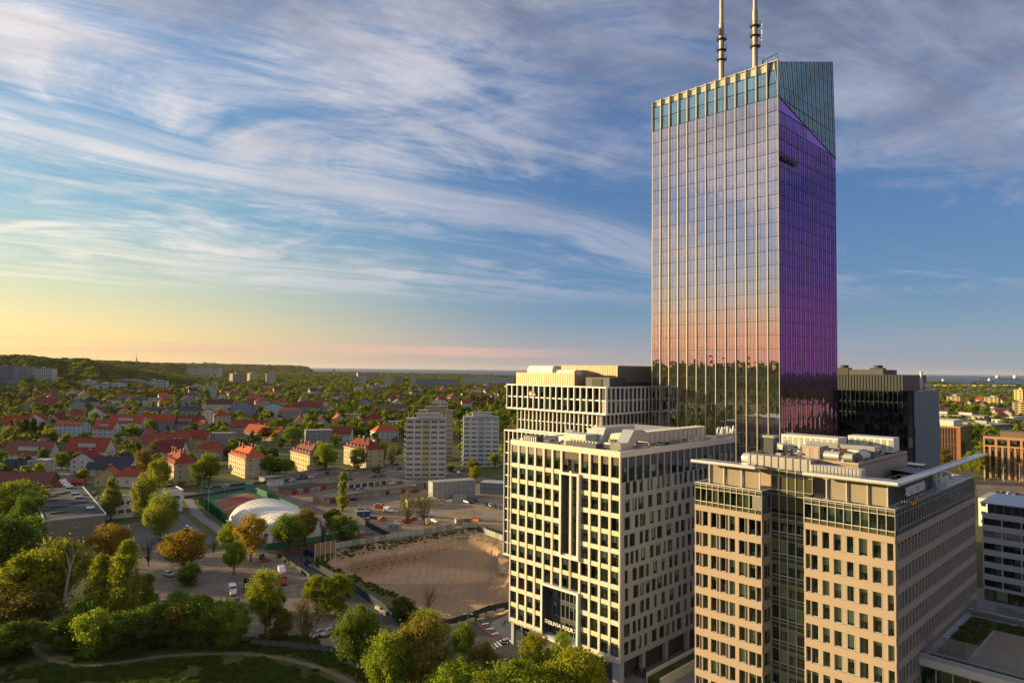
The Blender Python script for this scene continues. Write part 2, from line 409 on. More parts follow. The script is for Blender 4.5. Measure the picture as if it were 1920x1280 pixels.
def m_dirt(name, c1, c2, sc=.15):
    m = newmat(name); P = pos()
    a = xnoise(P, sc, 6, .65, .4); b = xnoise(P, sc * 9, 5, .7); g = xstep(xnoise(P, sc * 2.1, 4, .6), .55, .7)
    col = xmix(xstep(a, .35, .65), c1, c2); col = xmix(xstep(b, .4, .8) * .5, col, tuple(v * .5 for v in c1)); col = xmix(g * .35, col, (.06, .07, .03))
    surf(m, princ(col, .95, spec=.1, bump=b, bstr=.5, bdist=.15)); return m
def m_pit():
    m = newmat('excavated_sand'); P = pos()
    a = xnoise(P, .08, 6, .65, .5); b = xnoise(P, .7, 6, .7, .3); w = X.n('ShaderNodeTexWave'); w.inputs['Scale'].default_value = .12
    w.inputs['Distortion'].default_value = 9; w.inputs['Detail'].default_value = 4; w.inputs['Detail Scale'].default_value = .6
    X.put(w.inputs['Vector'], P)
    sp = X.n('ShaderNodeSeparateXYZ'); X.put(sp.inputs[0], P); z = X(sp.outputs[2])
    col = xmix(xstep(a, .3, .7), (.36, .235, .135), (.47, .32, .20)); col = xmix(xstep(b, .45, .8) * .6, col, (.17, .11, .065))
    col = xmix(xstep(X(w.outputs['Fac']), .75, .95) * .25, col, (.2, .135, .085))
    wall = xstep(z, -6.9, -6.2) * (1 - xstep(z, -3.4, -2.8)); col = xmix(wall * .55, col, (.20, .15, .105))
    gr = xstep(z, -1.9, -.1) * xstep(xnoise(P, .5, 5, .7), .42, .6)
    col = xmix(gr * .85, col, (.075, .075, .035))
    surf(m, princ(col, .95, spec=.1, bump=b, bstr=.7, bdist=.4)); return m
def m_asph(name, base=.07, tint=(1, .98, .96)):
    m = newmat(name); P = pos(); a = xnoise(P, .12, 6, .6); b = xnoise(P, 12, 2, .6)
    k = (a - .5) * .6 + (b - .5) * .25 + 1
    mu = X.n('ShaderNodeMix', data_type='RGBA', blend_type='MULTIPLY'); mu.inputs[0].default_value = 1
    mu.inputs[6].default_value = tuple(base * t for t in tint) + (1,); X.put(mu.inputs[7], k)
    surf(m, princ(X(mu.outputs[2]), .85, spec=.2, bump=b, bstr=.2)); return m
GRD, GRS, PIT = m_ground(), m_grass(), m_pit()
LOT = m_dirt('packed_parking_dirt', (.17, .14, .105), (.25, .205, .16)); SITE = m_dirt('building_site_soil', (.24, .18, .125), (.32, .25, .18), .1)
PATHM = m_dirt('trodden_path', (.17, .125, .08), (.22, .17, .11), .3); ASP = m_asph('asphalt', .075); PAV = m_asph('paving', .2); ASPL = m_asph('worn_asphalt', .13, (1, .95, .9))
REDC = mat('red_sports_surface', (.27, .06, .045), .9, var=.15); GRNC = mat('green_sports_surface', (.035, .11, .06), .9, var=.15)
LINE = mat('white_road_paint', (.7, .68, .64), .7, var=.15); REDP = mat('red_road_paint', (.45, .06, .07), .7, var=.15)
# inner ground: a grid with the excavation sunk into it
PX0, PX1, PY0, PY1 = -84.0, 16.0, 168.0, 308.0
pit_poly = [tuple(G(a, b)[:2]) for a, b in [(592, 1052), (617, 1034), (700, 1018), (800, 1004), (890, 989)]] + [(4, 262), (8, 200), (1, 187), (-14.4, 181.5), (-32.6, 199), (-49.2, 218)]
def seg_d(P, A, B):
    A = np.array(A); B = np.array(B); d = B - A; t = np.clip(((P - A) @ d) / (d @ d), 0, 1); return np.linalg.norm(P - (A + t[:, None] * d), axis=1)
def inside(P, poly):
    c = np.zeros(len(P), bool); n = len(poly)
    for i in range(n):
        (x0, y0), (x1, y1) = poly[i], poly[i - 1]
        hit = ((y0 > P[:, 1]) != (y1 > P[:, 1])) & (P[:, 0] < (x1 - x0) * (P[:, 1] - y0) / (y1 - y0 + 1e-9) + x0); c ^= hit
    return c
def sm(x, a, b): t = np.clip((x - a) / (b - a), 0, 1); return t * t * (3 - 2 * t)
def vnoise(P, sc, seed=0):                     # cheap value noise
    r = np.random.default_rng(seed).random((64, 64)); Q = P * sc; i = np.floor(Q).astype(int); f = Q - i; f = f * f * (3 - 2 * f)
    g = lambda a, b: r[(i[:, 0] + a) % 64, (i[:, 1] + b) % 64]
    return (g(0, 0) * (1 - f[:, 0]) + g(1, 0) * f[:, 0]) * (1 - f[:, 1]) + (g(0, 1) * (1 - f[:, 0]) + g(1, 1) * f[:, 0]) * f[:, 1] - .5
def pit_z(P):
    d = np.min([seg_d(P, pit_poly[i], pit_poly[i - 1]) for i in range(len(pit_poly))], axis=0); ins = inside(P, pit_poly)
    Q = P @ np.array([[.8, .6], [-.6, .8]]); n1, n2, n3 = vnoise(Q, .09, 1), vnoise(Q, .27, 2) * .7 + vnoise(P, .41, 5) * .5, vnoise(Q, .73, 3)
    d2 = d + n1 * 2.0
    far = sm(P[:, 1], 225, 245)
    z = -2.2 * sm(d2, .5, 4.0) * (.4 + .6 * far) - 5.6 * sm(d, 9.0, 10.0) * far - 4.9 * sm(d2, 3.5, 8.5) * (1 - far)
    z = z + (n2 * 1.1 + n3 * .45) * sm(d, .5, 3) * (1 - .82 * sm(d, 10, 15))
    ramp = np.exp(-(((P[:, 0] + 12) / 20) ** 2 + ((P[:, 1] - 276) / 19) ** 2)); z = z * (1 - .9 * np.clip(ramp * 1.15, 0, 1))
    mound = np.exp(-(((P[:, 0] + 1) / 7) ** 2 + ((P[:, 1] - 222) / 16) ** 2)); z = z + mound * (4.2 + n2 * 4) * sm(d, 0, 4)
    return np.where(ins, z, 0.0)
xs = np.arange(PX0, PX1 + .01, 1.0); ys = np.arange(PY0, PY1 + .01, 1.0)
gx, gy = np.meshgrid(xs, ys); Pg = np.stack([gx.ravel(), gy.ravel()], 1); zz = pit_z(Pg)
nx, ny = len(xs), len(ys); idx = np.arange(nx * ny).reshape(ny, nx)
fq = np.stack([idx[:-1, :-1].ravel(), idx[:-1, 1:].ravel(), idx[1:, 1:].ravel(), idx[1:, :-1].ravel()], 1)
v = np.concatenate([Pg, zz[:, None]], 1); cen = Pg[fq].mean(1); ip = inside(cen, pit_poly).astype(int)
co_l, co_r = G(585, 697.2), G(1905, 724)
cl, cr = (co_l.x, co_l.y), (co_r.x, co_r.y)
ext = [(-30000, -9000), (9000, -9000), (9000, 3600), (cr[0] + 900, cr[1] - 250), cr, (2300, 4900), (1300, 5700), (0, 6750), cl, (cl[0] - 1500, cl[1] + 1200), (-30000, 16000)]
b = MB(); X0, X1, Y0, Y1 = PX0, PX1, PY0, PY1
# frame of big faces round the grid
nv = len(v); outer = ext
def tri_frame():
    hole = [(X0, Y0), (X1, Y0), (X1, Y1), (X0, Y1)]
    from mathutils.geometry import tessellate_polygon
    L = [[Vector((p[0], p[1], 0)) for p in outer], [Vector((p[0], p[1], 0)) for p in hole]]
    return [p for q in L for p in q], tessellate_polygon(L)
fv, ft = tri_frame()
me = bpy.data.meshes.new('ground')
allv = [tuple(p) for p in v] + [tuple(p) for p in fv]
allf = [tuple(int(k) for k in f) for f in fq] + [tuple(nv + k for k in (t if (fv[t[1]] - fv[t[0]]).cross(fv[t[2]] - fv[t[0]]).z > 0 else t[::-1])) for t in ft]
me.from_pydata(allv, [], allf); me.materials.append(GRD); me.materials.append(PIT)
me.polygons.foreach_set('material_index', [int(k) for k in ip] + [0] * len(ft)); me.polygons.foreach_set('use_smooth', [bool(k) for k in ip] + [False] * len(ft)); me.update()
g = bpy.data.objects.new('ground', me); COL.objects.link(g); g['kind'] = 'structure'
# anchor holes along the far excavation wall
AH = mat('anchor_hole', (.012, .01, .01), .9, var=0)
for a_, c_ in zip(pit_poly[1:4], pit_poly[2:5]):
    a_, c_ = Vector(a_), Vector(c_); d_ = (c_ - a_).normalized(); n_ = Vector((d_.y, -d_.x))
    for q_ in range(int((c_ - a_).length / 3.2)):
        p_ = a_ + d_ * q_ * 3.2 + n_ * 9.6
        if p_.x > -22: continue
        b = MB(); b.tube((p_.x, p_.y, -5.0), (p_.x + n_.x * .45, p_.y + n_.y * .45, -5.0), .2, .2, AH, 8); struct(b, 'anchor_hole')
def m_sea():
    m = newmat('sea_water'); P = pos(); n = xnoise(P, .004, 6, .7); n2 = xnoise(P, .0005, 4, .5)
    col = xmix(xstep(n2, .3, .7), (.028, .075, .14), (.045, .10, .17))
    surf(m, princ(col, .5, spec=.15, bump=n, bstr=.6, bdist=12)); return m
b = MB(); b.quad((-34000, 500, -1.5), (34000, 500, -1.5), (34000, 45000, -1.5), (-34000, 45000, -1.5), m_sea()); struct(b, 'sea')
LAY = [0]
def sheet(name, pts, m, z=None, px=True, kind='structure'):
    LAY[0] += 1; zl = .004 * (LAY[0]) if z is None else z
    P = [G(a, c)[:2] for a, c in pts] if px else pts
    b = MB(); b.add([(p[0], p[1], zl) for p in P], [tuple(range(len(P)))], m)
    me_ = b.mesh(name); bm = bmesh.new(); bm.from_mesh(me_); bmesh.ops.triangulate(bm, faces=bm.faces)
    for f in bm.faces:
        if f.normal.z < 0: f.normal_flip()
    bm.to_mesh(me_); bm.free(); o = inst(name, me_); o['kind'] = kind; return o
def ribbon(name, pts, w, m, px=True):
    P = [Vector(G(a, c)[:2]) for a, c in pts] if px else [Vector(p) for p in pts]
    Q = []                                     # smooth the line a little
    for i in range(len(P) - 1):
        p0, p1, p2, p3 = P[max(i - 1, 0)], P[i], P[i + 1], P[min(i + 2, len(P) - 1)]
        for k in range(5):
            t = k / 5; Q.append(.5 * ((2 * p1) + (p2 - p0) * t + (2 * p0 - 5 * p1 + 4 * p2 - p3) * t * t + (3 * p1 - p0 - 3 * p2 + p3) * t ** 3))
    Q.append(P[-1]); LAY[0] += 1; z = .004 * LAY[0]; vs = []
    for i, p in enumerate(Q):
        d = (Q[min(i + 1, len(Q) - 1)] - Q[max(i - 1, 0)]).normalized(); nn = Vector((-d.y, d.x)); ww = w * (1 + .12 * math.sin(i * 1.7)) / 2
        vs += [(p.x + nn.x * ww, p.y + nn.y * ww, z), (p.x - nn.x * ww, p.y - nn.y * ww, z)]
    b = MB(); b.add(vs, [(2 * i + 1, 2 * i + 3, 2 * i + 2, 2 * i) for i in range(len(Q) - 1)], m); return struct(b, name)
sheet('park_lawn', [(-60, 1205), (120, 1218), (300, 1205), (480, 1200), (600, 1222), (660, 1250), (740, 1300), (600, 1600), (-700, 1600), (-300, 1200)], GRS)
sheet('parking_ground', [(210, 1040), (300, 1028), (520, 1030), (556, 1062), (640, 1130), (700, 1200), (640, 1222), (480, 1196), (290, 1150)], LOT)
sheet('school_yard', [(196, 990), (342, 962), (385, 1000), (420, 1018), (300, 1026), (215, 1034)], ASPL)
sheet('street', [(520, 1046), (560, 1030), (600, 1024), (640, 1018), (640, 1026), (592, 1040), (575, 1052), (600, 1075), (720, 1150), (760, 1180), (845, 1182), (955, 1148), (1010, 1190), (1170, 1290), (1300, 1300), (1290, 1420), (900, 1300), (740, 1215), (655, 1150), (560, 1062)], ASP)
sheet('plaza', [(922, 1165), (955, 1150), (1020, 1150), (1330, 1230), (1330, 1330), (1185, 1330), (1010, 1232), (935, 1192), (918, 1178)], PAV, px=True)
ribbon('footpath', [(-60, 1275), (0, 1240), (40, 1205), (75, 1180), (95, 1160)], 3.2, PATHM)
ribbon('footpath', [(60, 1200), (75, 1225), (130, 1245), (200, 1245), (300, 1230), (400, 1225), (500, 1229), (600, 1252), (680, 1290), (760, 1340)], 1.5, PATHM)
ribbon('street', [(100, 862), (135, 905), (165, 935), (190, 975)], 5.5, ASPL)
ribbon('street', [(340, 925), (470, 912), (560, 897), (700, 880), (760, 868)], 7, ASPL)
ribbon('street', [(760, 905), (775, 870), (800, 845), (830, 820)], 6, ASPL)
sheet('garage_yard', [(500, 915), (560, 896), (790, 868), (960, 905), (960, 960), (880, 988), (735, 1015), (640, 1000), (560, 950)], LOT)
sheet('building_site', [(640, 985), (700, 950), (810, 938), (955, 932), (958, 1000), (900, 984), (735, 1010)], SITE)
ribbon('access_road', [(620, 965), (690, 990), (735, 1012)], 7, ASPL)
ribbon('access_road', [(960, 962), (900, 968), (860, 985)], 5, PAV)
ribbon('footpath', [(350, 930), (372, 965), (400, 985), (425, 1005)], 4, PAV)
sheet('sports_court', [(372, 943), (385, 918), (470, 902), (505, 925), (445, 1000)], GRNC)
sheet('sports_court', [(400, 938), (465, 924), (520, 950), (450, 992)], REDC)
for q in range(4):                              # court lines
    t = q / 3; a = (402 + 48 * t, 940 + 50 * t); c = (465 + 50 * t, 926 + 24 * t)
    ribbon('court_line', [a, c], .25, LINE)
# crossings
for i in range(8):
    a = G(893 + i * 4.6, 1160 + i * 4.6); d1 = (G(906 + i * 4.6, 1157.5 + i * 4.6) - a)
    n_ = Vector((.35, -.72, 0)); sheet('crossing_stripe', [tuple(a[:2]), tuple((a + d1)[:2]), tuple((a + d1 + n_)[:2]), tuple((a + n_)[:2])], LINE if i % 2 == 0 else ASPL, px=False)
ribbon('kerb_line', [(912, 1183), (924, 1191), (938, 1195)], .5, REDP); ribbon('kerb_line', [(895, 1166), (904, 1176), (912, 1183)], .5, REDP)
for i in range(6):
    a = G(918 + i * 6, 1208 - i * 2.4); sheet('crossing_stripe', [tuple(a[:2]), (a.x + .45, a.y + .1), (a.x + 1.6, a.y - 2.4), (a.x + 1.1, a.y - 2.5)], LINE, px=False)
# right of the offices
sheet('rail_yard', [(1830, 905), (1990, 890), (1990, 960), (1835, 960)], LOT)
ribbon('railway_track', [(1800, 872), (1990, 905)], 3, mat('ballast', (.16, .12, .095), .95, var=.3, scale=1))
ribbon('railway_track', [(1800, 884), (1990, 921)], 3, MATS['ballast'])
sheet('office_court', [(1830, 1100), (2050, 1150), (2050, 1420), (1840, 1300)], PAV)
sheet('lawn', [(1862, 1112), (1960, 1135), (1960, 1150), (1870, 1126)], GRS); sheet('lawn', [(1870, 1136), (1930, 1152), (1930, 1172), (1872, 1150)], GRS)
ribbon('distant_avenue', [(398, 740), (405, 728), (418, 716)], 16, ASPL)
# hills: polar height field
def sstep(x, a, c): t = min(1, max(0, (x - a) / (c - a))); return t * t * (3 - 2 * t)
def pxaz(px): return math.degrees(math.atan2(px - 960, FPX))
HK = .80
RA = [(-170, 60), (-140, 125), (-110, 128), (-100, 118), (-85, 120), (-60, 112), (pxaz(-60), 108), (pxaz(0), 107), (pxaz(40), 110), (pxaz(75), 104), (pxaz(105), 96), (pxaz(135), 98), (pxaz(165), 96), (pxaz(190), 78), (pxaz(230), 60), (pxaz(300), 35), (pxaz(380), 0)]
RM = [(pxaz(-100), 110), (pxaz(150), 108), (pxaz(200), 104), (pxaz(250), 98), (pxaz(320), 86), (pxaz(370), 60), (pxaz(430), 25), (pxaz(480), 0)]
RB = [(pxaz(-100), 110), (pxaz(200), 115), (pxaz(300), 106), (pxaz(400), 99), (pxaz(450), 98), (pxaz(520), 92), (pxaz(560), 84), (pxaz(576), 66), (pxaz(584), 0)]
def interp(T, a):
    if a <= T[0][0]: return T[0][1]
    for (a0, h0), (a1, h1) in zip(T, T[1:]):
        if a <= a1: return h0 + (h1 - h0) * (a - a0) / (a1 - a0)
    return 0
def hill_h(az, r):
    n_ = .5 * math.sin(az * 1.9 + r * .0021) + .35 * math.sin(az * 4.7 - r * .0037) + .15 * math.sin(az * 11 + r * .006)
    h = 0
    for T, r0, wf, wb, amp in ((RA, 2700, 1300, 1800, .05), (RM, 5200, 1300, 1500, .04), (RB, 9300, 2200, 2000, .03)):
        H = interp(T, az) * HK - 6
        if H <= 0: continue
        t = (1 - min(1, abs(r - r0) / (wf if r < r0 else wb))); t = t * t * (3 - 2 * t)
        h = max(h, H * (t + amp * n_ * (1 - t) * t * 8))
    return h
az_s = [-140 + i * 1.0 for i in range(0, 98)] + [-42 + i * .25 for i in range(0, 108)]
rs = [1300 + i * 140 for i in range(30)] + [5500 + i * 300 for i in range(21)]
vs, fs = [], []
for i, a in enumerate(az_s):
    for j, r in enumerate(rs):
        vs.append((math.sin(R_(a)) * r, math.cos(R_(a)) * r, hill_h(a, r) - .4 if hill_h(a, r) > .4 else -.4))
for i in range(len(az_s) - 1):
    for j in range(len(rs) - 1):
        k = i * len(rs) + j; q = (k, k + 1, k + len(rs) + 1, k + len(rs))
        if max(vs[t][2] for t in q) > 0: fs.append(q[::-1])
FORG = leafmat('forest_floor', (.035, .05, .018), (.06, .07, .02), .0)
b = MB(); b.v = vs; b.f = fs; b.mi = [0] * len(fs); b.mats = [FORG]; b.smooth = True; struct(b, 'forested_hills')
# ================================================================== OFFICE QUARTER
def office(name, label, C, **kw): return thing(name, label, 'office building', (C[0], C[1], 0), AZO)
# ------------------------------------------------------------------ cream block (front left)
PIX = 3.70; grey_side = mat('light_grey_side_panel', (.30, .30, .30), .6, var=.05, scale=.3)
def cream_block():
    C = YD(1163, 847, 144); L, R, H = 32.9, 49.8, 48.95
    o = office('office_building', 'cream gridded eleven storey office block with portal frames and shaded grey side', C)
    ws = WinSet(o, 'window', 290); Fl = FL(0, L); Fr = FR()
    b = MB(); b.box(2.4, 2.4, 0, R - 2, L - 2, 5.6, dark_panel); b.build('ground_floor', o)
    b = MB(); b.box(.3, .3, 0, 2.0, 2.0, 5.5, grey_panel); b.box(.4, 12, 0, 1.2, 12.9, 5.5, grey_panel); b.box(.4, L - 1.3, 0, 1.2, L - .4, 5.5, grey_panel)
    for k in range(5): b.box(9 + k * 9, .5, 0, 10 + k * 9, 1.4, 5.5, grey_panel)
    b.build('column', o, kind='stuff')
    b = MB(); b.box(2.2, 2.2, 5.6, R - 2.2, L - 2.2, H - 1.6, room_d); b.build('core', o)
    b = MB(); b.box(.02, .02, 5.2, R - .02, L - .02, 5.55, grey_panel); b.build('soffit', o)
    b = MB(); b.box(.5, .5, H - 1.7, R - .5, L - .5, H - 1.3, roofgrav); b.build('roof', o)
    b = MB()
    for a in ((0, 0, R, .5), (0, L - .5, R, L), (0, .5, .5, L - .5), (R - .5, .5, R, L - .5)): b.box(a[0], a[1], H - 1.3, a[2], a[3], H, conc_cream)
    b.build('parapet', o)
    b = MB(); b.box(R - .4, .5, 5.5, R, L - .5, H - 1.3, grey_panel); b.box(.5, L - .4, 5.5, R - .4, L, H - 1.3, grey_panel); b.build('rear_wall', o)
    nc = 12; wp = L / nc; fw = .58; z0 = 6.35
    fins, sps, spy = [], [], []
    P1 = (6, 8, 5, 10); P2 = (4, 8, 0, 3)                                   # portals: columns, rows
    for i in range(nc + 1):
        u = i * wp - fw / 2; u0, u1 = max(0, u), min(L, u + fw)
        segs = [(5.2, H - 1.3)]
        for (c0, c1, r0, r1) in (P1, P2):
            if c0 < i < c1:
                n = []
                for a, c in segs:
                    lo, hi = (z0 + r0 * PIX - .9 if r0 else 5.2), z0 + r1 * PIX - .25
                    if lo > a: n.append((a, lo))
                    if hi < c: n.append((hi, c))
                segs = n
        if i == 7: segs = [(a, min(c, 43.4)) for a, c in segs]
        for a, c in segs:
            if c > a: fins.append((u0, -.02, a, u1, .55, c))
    inp = lambda i, k: any(c0 <= i < c1 and r0 <= k < r1 for c0, c1, r0, r1 in (P1, P2))
    for i in range(nc):
        u0, u1 = i * wp + fw / 2, (i + 1) * wp - fw / 2
        sps.append((u0, .02, 5.2, u1, .55, z0)) if not inp(i, 0) else None
        for k in range(10):
            zb = z0 + k * PIX; top = zb + PIX
            if inp(i, k): continue
            hh = PIX - 1.0
            if not (i in (6, 7) and k == 9 and False): ws.add(Fl, u0, zb, u1 - u0, hh, 'split', gl_off, mull_d, .28)
            if inp(i, k + 1) and k + 1 in (P1[2],): pass
            (sps if (k + i // 4) % 2 else spy).append((u0, .02 if (k + i // 4) % 2 else .12, zb + hh, u1, .55, top))
        zt = z0 + 10 * PIX
        if i == 7: continue
        ue = u1 if i != 6 else (i + 2) * wp - fw / 2
        if i == 6: ws.add(Fl, u0, zt, (ue - u0) / 2, 2.7, 'split', gl_off, mull_d, .28); ws.add(Fl, u0 + (ue - u0) / 2, zt, (ue - u0) / 2, 2.7, 'split2', gl_off, mull_d, .28)
        else: ws.add(Fl, u0, zt, u1 - u0, 2.6, 'split', gl_off, mull_d, .28)
        b = MB(); b.M = Fl; top = H - 1.3
        if i < 4:
            n = int((ue - u0) / .14)
            for q in range(n): b.box(u0 + q * (ue - u0) / n, .16, zt + 2.6, u0 + (q + .7) * (ue - u0) / n, .3, top, conc_pier)
            b.box(u0, .3, zt + 2.6, ue, .35, top, conc_pier)
        else:                                                               # pierced brown screens
            br = mat('pierced_brown_screen', (.085, .05, .035), .5); b.box(u0, .3, zt + 2.6, ue, .36, top, br)
            rr = random.Random(i)
            for q in range(int((ue - u0) / .3)):
                for s_ in range(8):
                    if rr.random() < .45: b.box(u0 + .08 + q * .3, .27, zt + 2.75 + s_ * .26, u0 + .2 + q * .3, .31, zt + 2.86 + s_ * .26, conc_pier)
        b.build('top_screen', o)
    strips(o, 'fin', Fl, fins, conc_cream); strips(o, 'spandrel', Fl, [s_ for s_ in sps if s_], conc_cream); strips(o, 'spandrel', Fl, spy, yel_sp)
    for (c0, c1, r0, r1), nm in ((P1, 0), (P2, 1)):                         # projecting portal frames with recessed glazing
        ua, ub = c0 * wp - .1, c1 * wp + .1; za = z0 + r0 * PIX - .75 if r0 else 4.7; zb = z0 + r1 * PIX - .35
        b = MB(); b.M = Fl; t = .5
        b.box(ua, -.55, za, ua + t, 2.1, zb, white_m); b.box(ub - t, -.55, za, ub, 2.1, zb, white_m)
        b.box(ua + t, -.55, zb - t, ub - t, 2.1, zb, white_m); b.box(ua + t, -.55, za, ub - t, 2.1, za + t, white_m)
        b.box(ua + t, -.3, za + t, ua + t + .04, 2.05, zb - t, dark_panel); b.box(ub - t - .04, -.3, za + t, ub - t, 2.05, zb - t, dark_panel)
        b.build('portal_frame', o)
        n = (c1 - c0) * 2; w = (ub - ua - 2 * t - .1) / n; rows = r1 - r0; hh = (zb - za - 2 * t) / rows
        b = MB(); b.M = Fl
        for k in range(rows):
            b.box(ua + t + .05, 1.7, za + t + k * hh, ub - t - .05, 1.95, za + t + k * hh + .8, dark_panel)
            for q in range(n): ws.add(Fl, ua + t + .05 + q * w, za + t + k * hh + .8, w, hh - .8, 'curtain', gl_off, alu, 1.75, .4)
        b.build('spandrel', o)
    # shaded side: tall dark panels above, scattered slots below
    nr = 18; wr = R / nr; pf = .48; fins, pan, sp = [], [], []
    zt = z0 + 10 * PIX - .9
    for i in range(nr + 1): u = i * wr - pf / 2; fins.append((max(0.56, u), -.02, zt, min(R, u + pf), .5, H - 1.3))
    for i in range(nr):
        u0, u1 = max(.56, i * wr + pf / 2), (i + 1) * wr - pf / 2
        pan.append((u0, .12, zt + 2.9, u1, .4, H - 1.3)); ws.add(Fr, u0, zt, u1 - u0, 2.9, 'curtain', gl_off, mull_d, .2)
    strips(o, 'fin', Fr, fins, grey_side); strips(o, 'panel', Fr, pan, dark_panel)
    rr = random.Random(5); bands, piers, tall = [(.56, -.02, 5.2, R, .5, z0 + .1)], [], []
    for k in range(10):
        zb = z0 + .1 + k * PIX; hh = PIX - 1.0 if k < 9 else PIX - 1.1
        bands.append((.56, -.02, zb + hh, R, .5, zb + PIX if k < 9 else zt))
        u = .56; q = rr.uniform(.6, 1.3)
        piers.append((u, -.02, zb, u + q, .5, zb + hh)); u += q
        while u < R - 2.4:
            w = rr.choice([1.1, 1.3, 1.6, 2.0, 1.5]) if u < 30 else 1.65
            ws.add(Fr, u, zb, w, hh, 'curtain' if w < 1.2 else 'split2', gl_off, mull_d, .2); u += w
            q = rr.choice([.6, 1.0, 1.7, .7]) if u < 30 else .75
            piers.append((u, -.02, zb, u + q, .5, zb + hh)); u += q
        piers.append((u, -.02, zb, R, .5, zb + hh))
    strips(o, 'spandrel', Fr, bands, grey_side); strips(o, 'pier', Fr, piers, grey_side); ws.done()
    # entrance lettering on the low portal: its own thing
    s_ = thing('entrance_sign', 'white OLIVIA FOUR lettering with double bars hung in the tall entrance portal', 'sign', (C[0], C[1], 0), AZO)
    M = FL(0, L) @ Matrix.Translation((4.6 * wp + .3, -.1, 8.2))
    wd = text_part('OLIVIA FOUR', 1.15, s_, M, white_m, bold=.03)
    b = MB(); b.M = FL(0, L)
    for zz_ in (8.35, 8.85): b.box(4 * wp + .9, -.15, zz_, 4.6 * wp + .1, -.05, zz_ + .18, white_m); b.box(4.6 * wp + .5 + wd, -.15, zz_, 8 * wp - .9, -.05, zz_ + .18, white_m)
    b.build('bar', s_, kind='stuff')
    s_ = thing('roof_sign', 'white OMIDA letters on a frame at the far roof corner of the cream block', 'sign', (C[0], C[1], 0), AZO)
    M = Matrix.Translation((R - 8.6, .6, H + .9))
    wd = text_part('OMIDA', 2.9, s_, M, white_m, ext=.15, bold=.05)
    b = MB()
    b.box(R - 8.8, .75, H, R - 8.6 + wd, .85, H + .95, alu)
    for k in range(7): b.box(R - 8.6 + k * 1.3, .8, H - .1, R - 8.5 + k * 1.3, .9, H + 1.4, dark_panel)
    b.build('sign_frame', s_)
    # roof plant: separate things
    def rp(nm, lab, cat): return thing(nm, lab, cat, (C[0], C[1], H - 1.3), AZO)
    t = rp('air_duct', 'long raised galvanised duct stepping over the cream block roof', 'duct')
    b = MB(); z1, z2 = 1.4, 3.6
    b.prof([(3.5, .4), (6.5, .4), (8.8, 2.9), (11, 2.9), (13.4, 2.3), (13.4, 4.4), (10.6, 5.2), (8.0, 5.2), (5.6, 2.6), (3.0, 2.6)], 2.2, 5.2, duct); b.build('bend', t)
    b = MB(); b.box(13.4, 2.2, 2.1, 38, 5.0, 4.5, duct)
    for k in range(13): b.box(14 + k * 2, 2.1, 2.0, 14.12 + k * 2, 5.1, 4.6, alu)
    b.build('main_run', t)
    b = MB()
    for k in range(8): b.box(14 + k * 3.2, 2.4, 0, 14.2 + k * 3.2, 2.6, 2.1, alu)
    b.build('leg', t, kind='stuff')
    t = rp('air_duct', 'second galvanised duct with sloping hood behind the stepped one', 'duct')
    b = MB(); b.prof([(8, .3), (11, .3), (12.5, 3.5), (22, 3.5), (22, 5.0), (10.5, 5.0)], 12, 16, duct); b.build('hood', t)
    b = MB(); b.box(16, 9.5, 1.2, 40, 11.6, 3.2, duct)
    for k in range(12): b.box(17 + k * 2, 9.4, 1.1, 17.1 + k * 2, 11.7, 3.3, alu)
    b.build('main_run', t)
    t = rp('plant_room', 'cream plant room box in the middle of the cream block roof', 'plant room')
    b = MB(); b.box(5, 13.5, 0, 9.2, 20, 3.3, conc_cream); b.box(4.8, 13.3, 3.3, 9.4, 20.2, 3.5, alu_w); b.build('wall', t)
    b = MB(); b.box(22, 14, 0, 44, 27, 3.0, conc_cream); b.box(21.8, 13.8, 3.0, 44.2, 27.2, 3.2, alu_w); b.build('wall', t)
    for (x_, y_, lab) in ((3.0, 9.5, 'row of dark chiller fans behind the near parapet of the cream block'),):
        t = rp('chiller', lab, 'chiller'); b = MB(); b.box(2.6, 8.6, .3, 5.0, 17.5, 2.0, dark_panel); b.build('casing', t)
        for k in range(9):
            b = MB(); b.tube((3.8, 9.2 + k * .95, 2.0), (3.8, 9.2 + k * .95, 2.35), .38, .38, alu_w, 12); b.build('fan', t)
    t = rp('air_handler', 'dark louvred unit at the far left of the cream block roof', 'air unit')
    b = MB(); b.box(2, 26, .2, 4.2, 30.5, 2.4, dark_panel)
    for k in range(6): b.box(1.9, 26.2 + k * .72, .4, 2.0, 26.5 + k * .72, 2.2, alu)
    b.build('casing', t); b = MB(); b.box(2, 30.7, .2, 5, 31.6, 1.6, plant_w); b.build('side_unit', t)
    for k, (x_, y_) in enumerate(((6, 7.0), (9.2, 23.5), (13, 20.5))):
        t = rp('air_handler', ['white boxy air unit beside the stepped duct', 'pale air unit behind the cream plant room', 'low white air unit in mid roof of the cream block'][k], 'air unit')
        b = MB(); b.box(x_, y_, .2, x_ + 2.6, y_ + 2.0, 2.1, plant_w); b.box(x_ + .3, y_ - .03, .5, x_ + 2.2, y_ + .02, 1.7, dark_panel); b.build('casing', t)
        b = MB(); b.tube((x_ + 1.3, y_ + 1, 2.1), (x_ + 1.3, y_ + 1, 2.8), .5, .65, duct, 12); b.build('vent_cowl', t)
    t = rp('roof_hood', 'tall tapered exhaust hood on the cream block roof', 'hood')
    b = MB(); b.prof([(9, 0), (11, 0), (11, 2.8), (10.6, 3.8), (9.4, 3.8), (8.4, 2.8)], 21, 23.3, duct); b.build('cowl', t)
    return C, L, R, H
CB = cream_block()
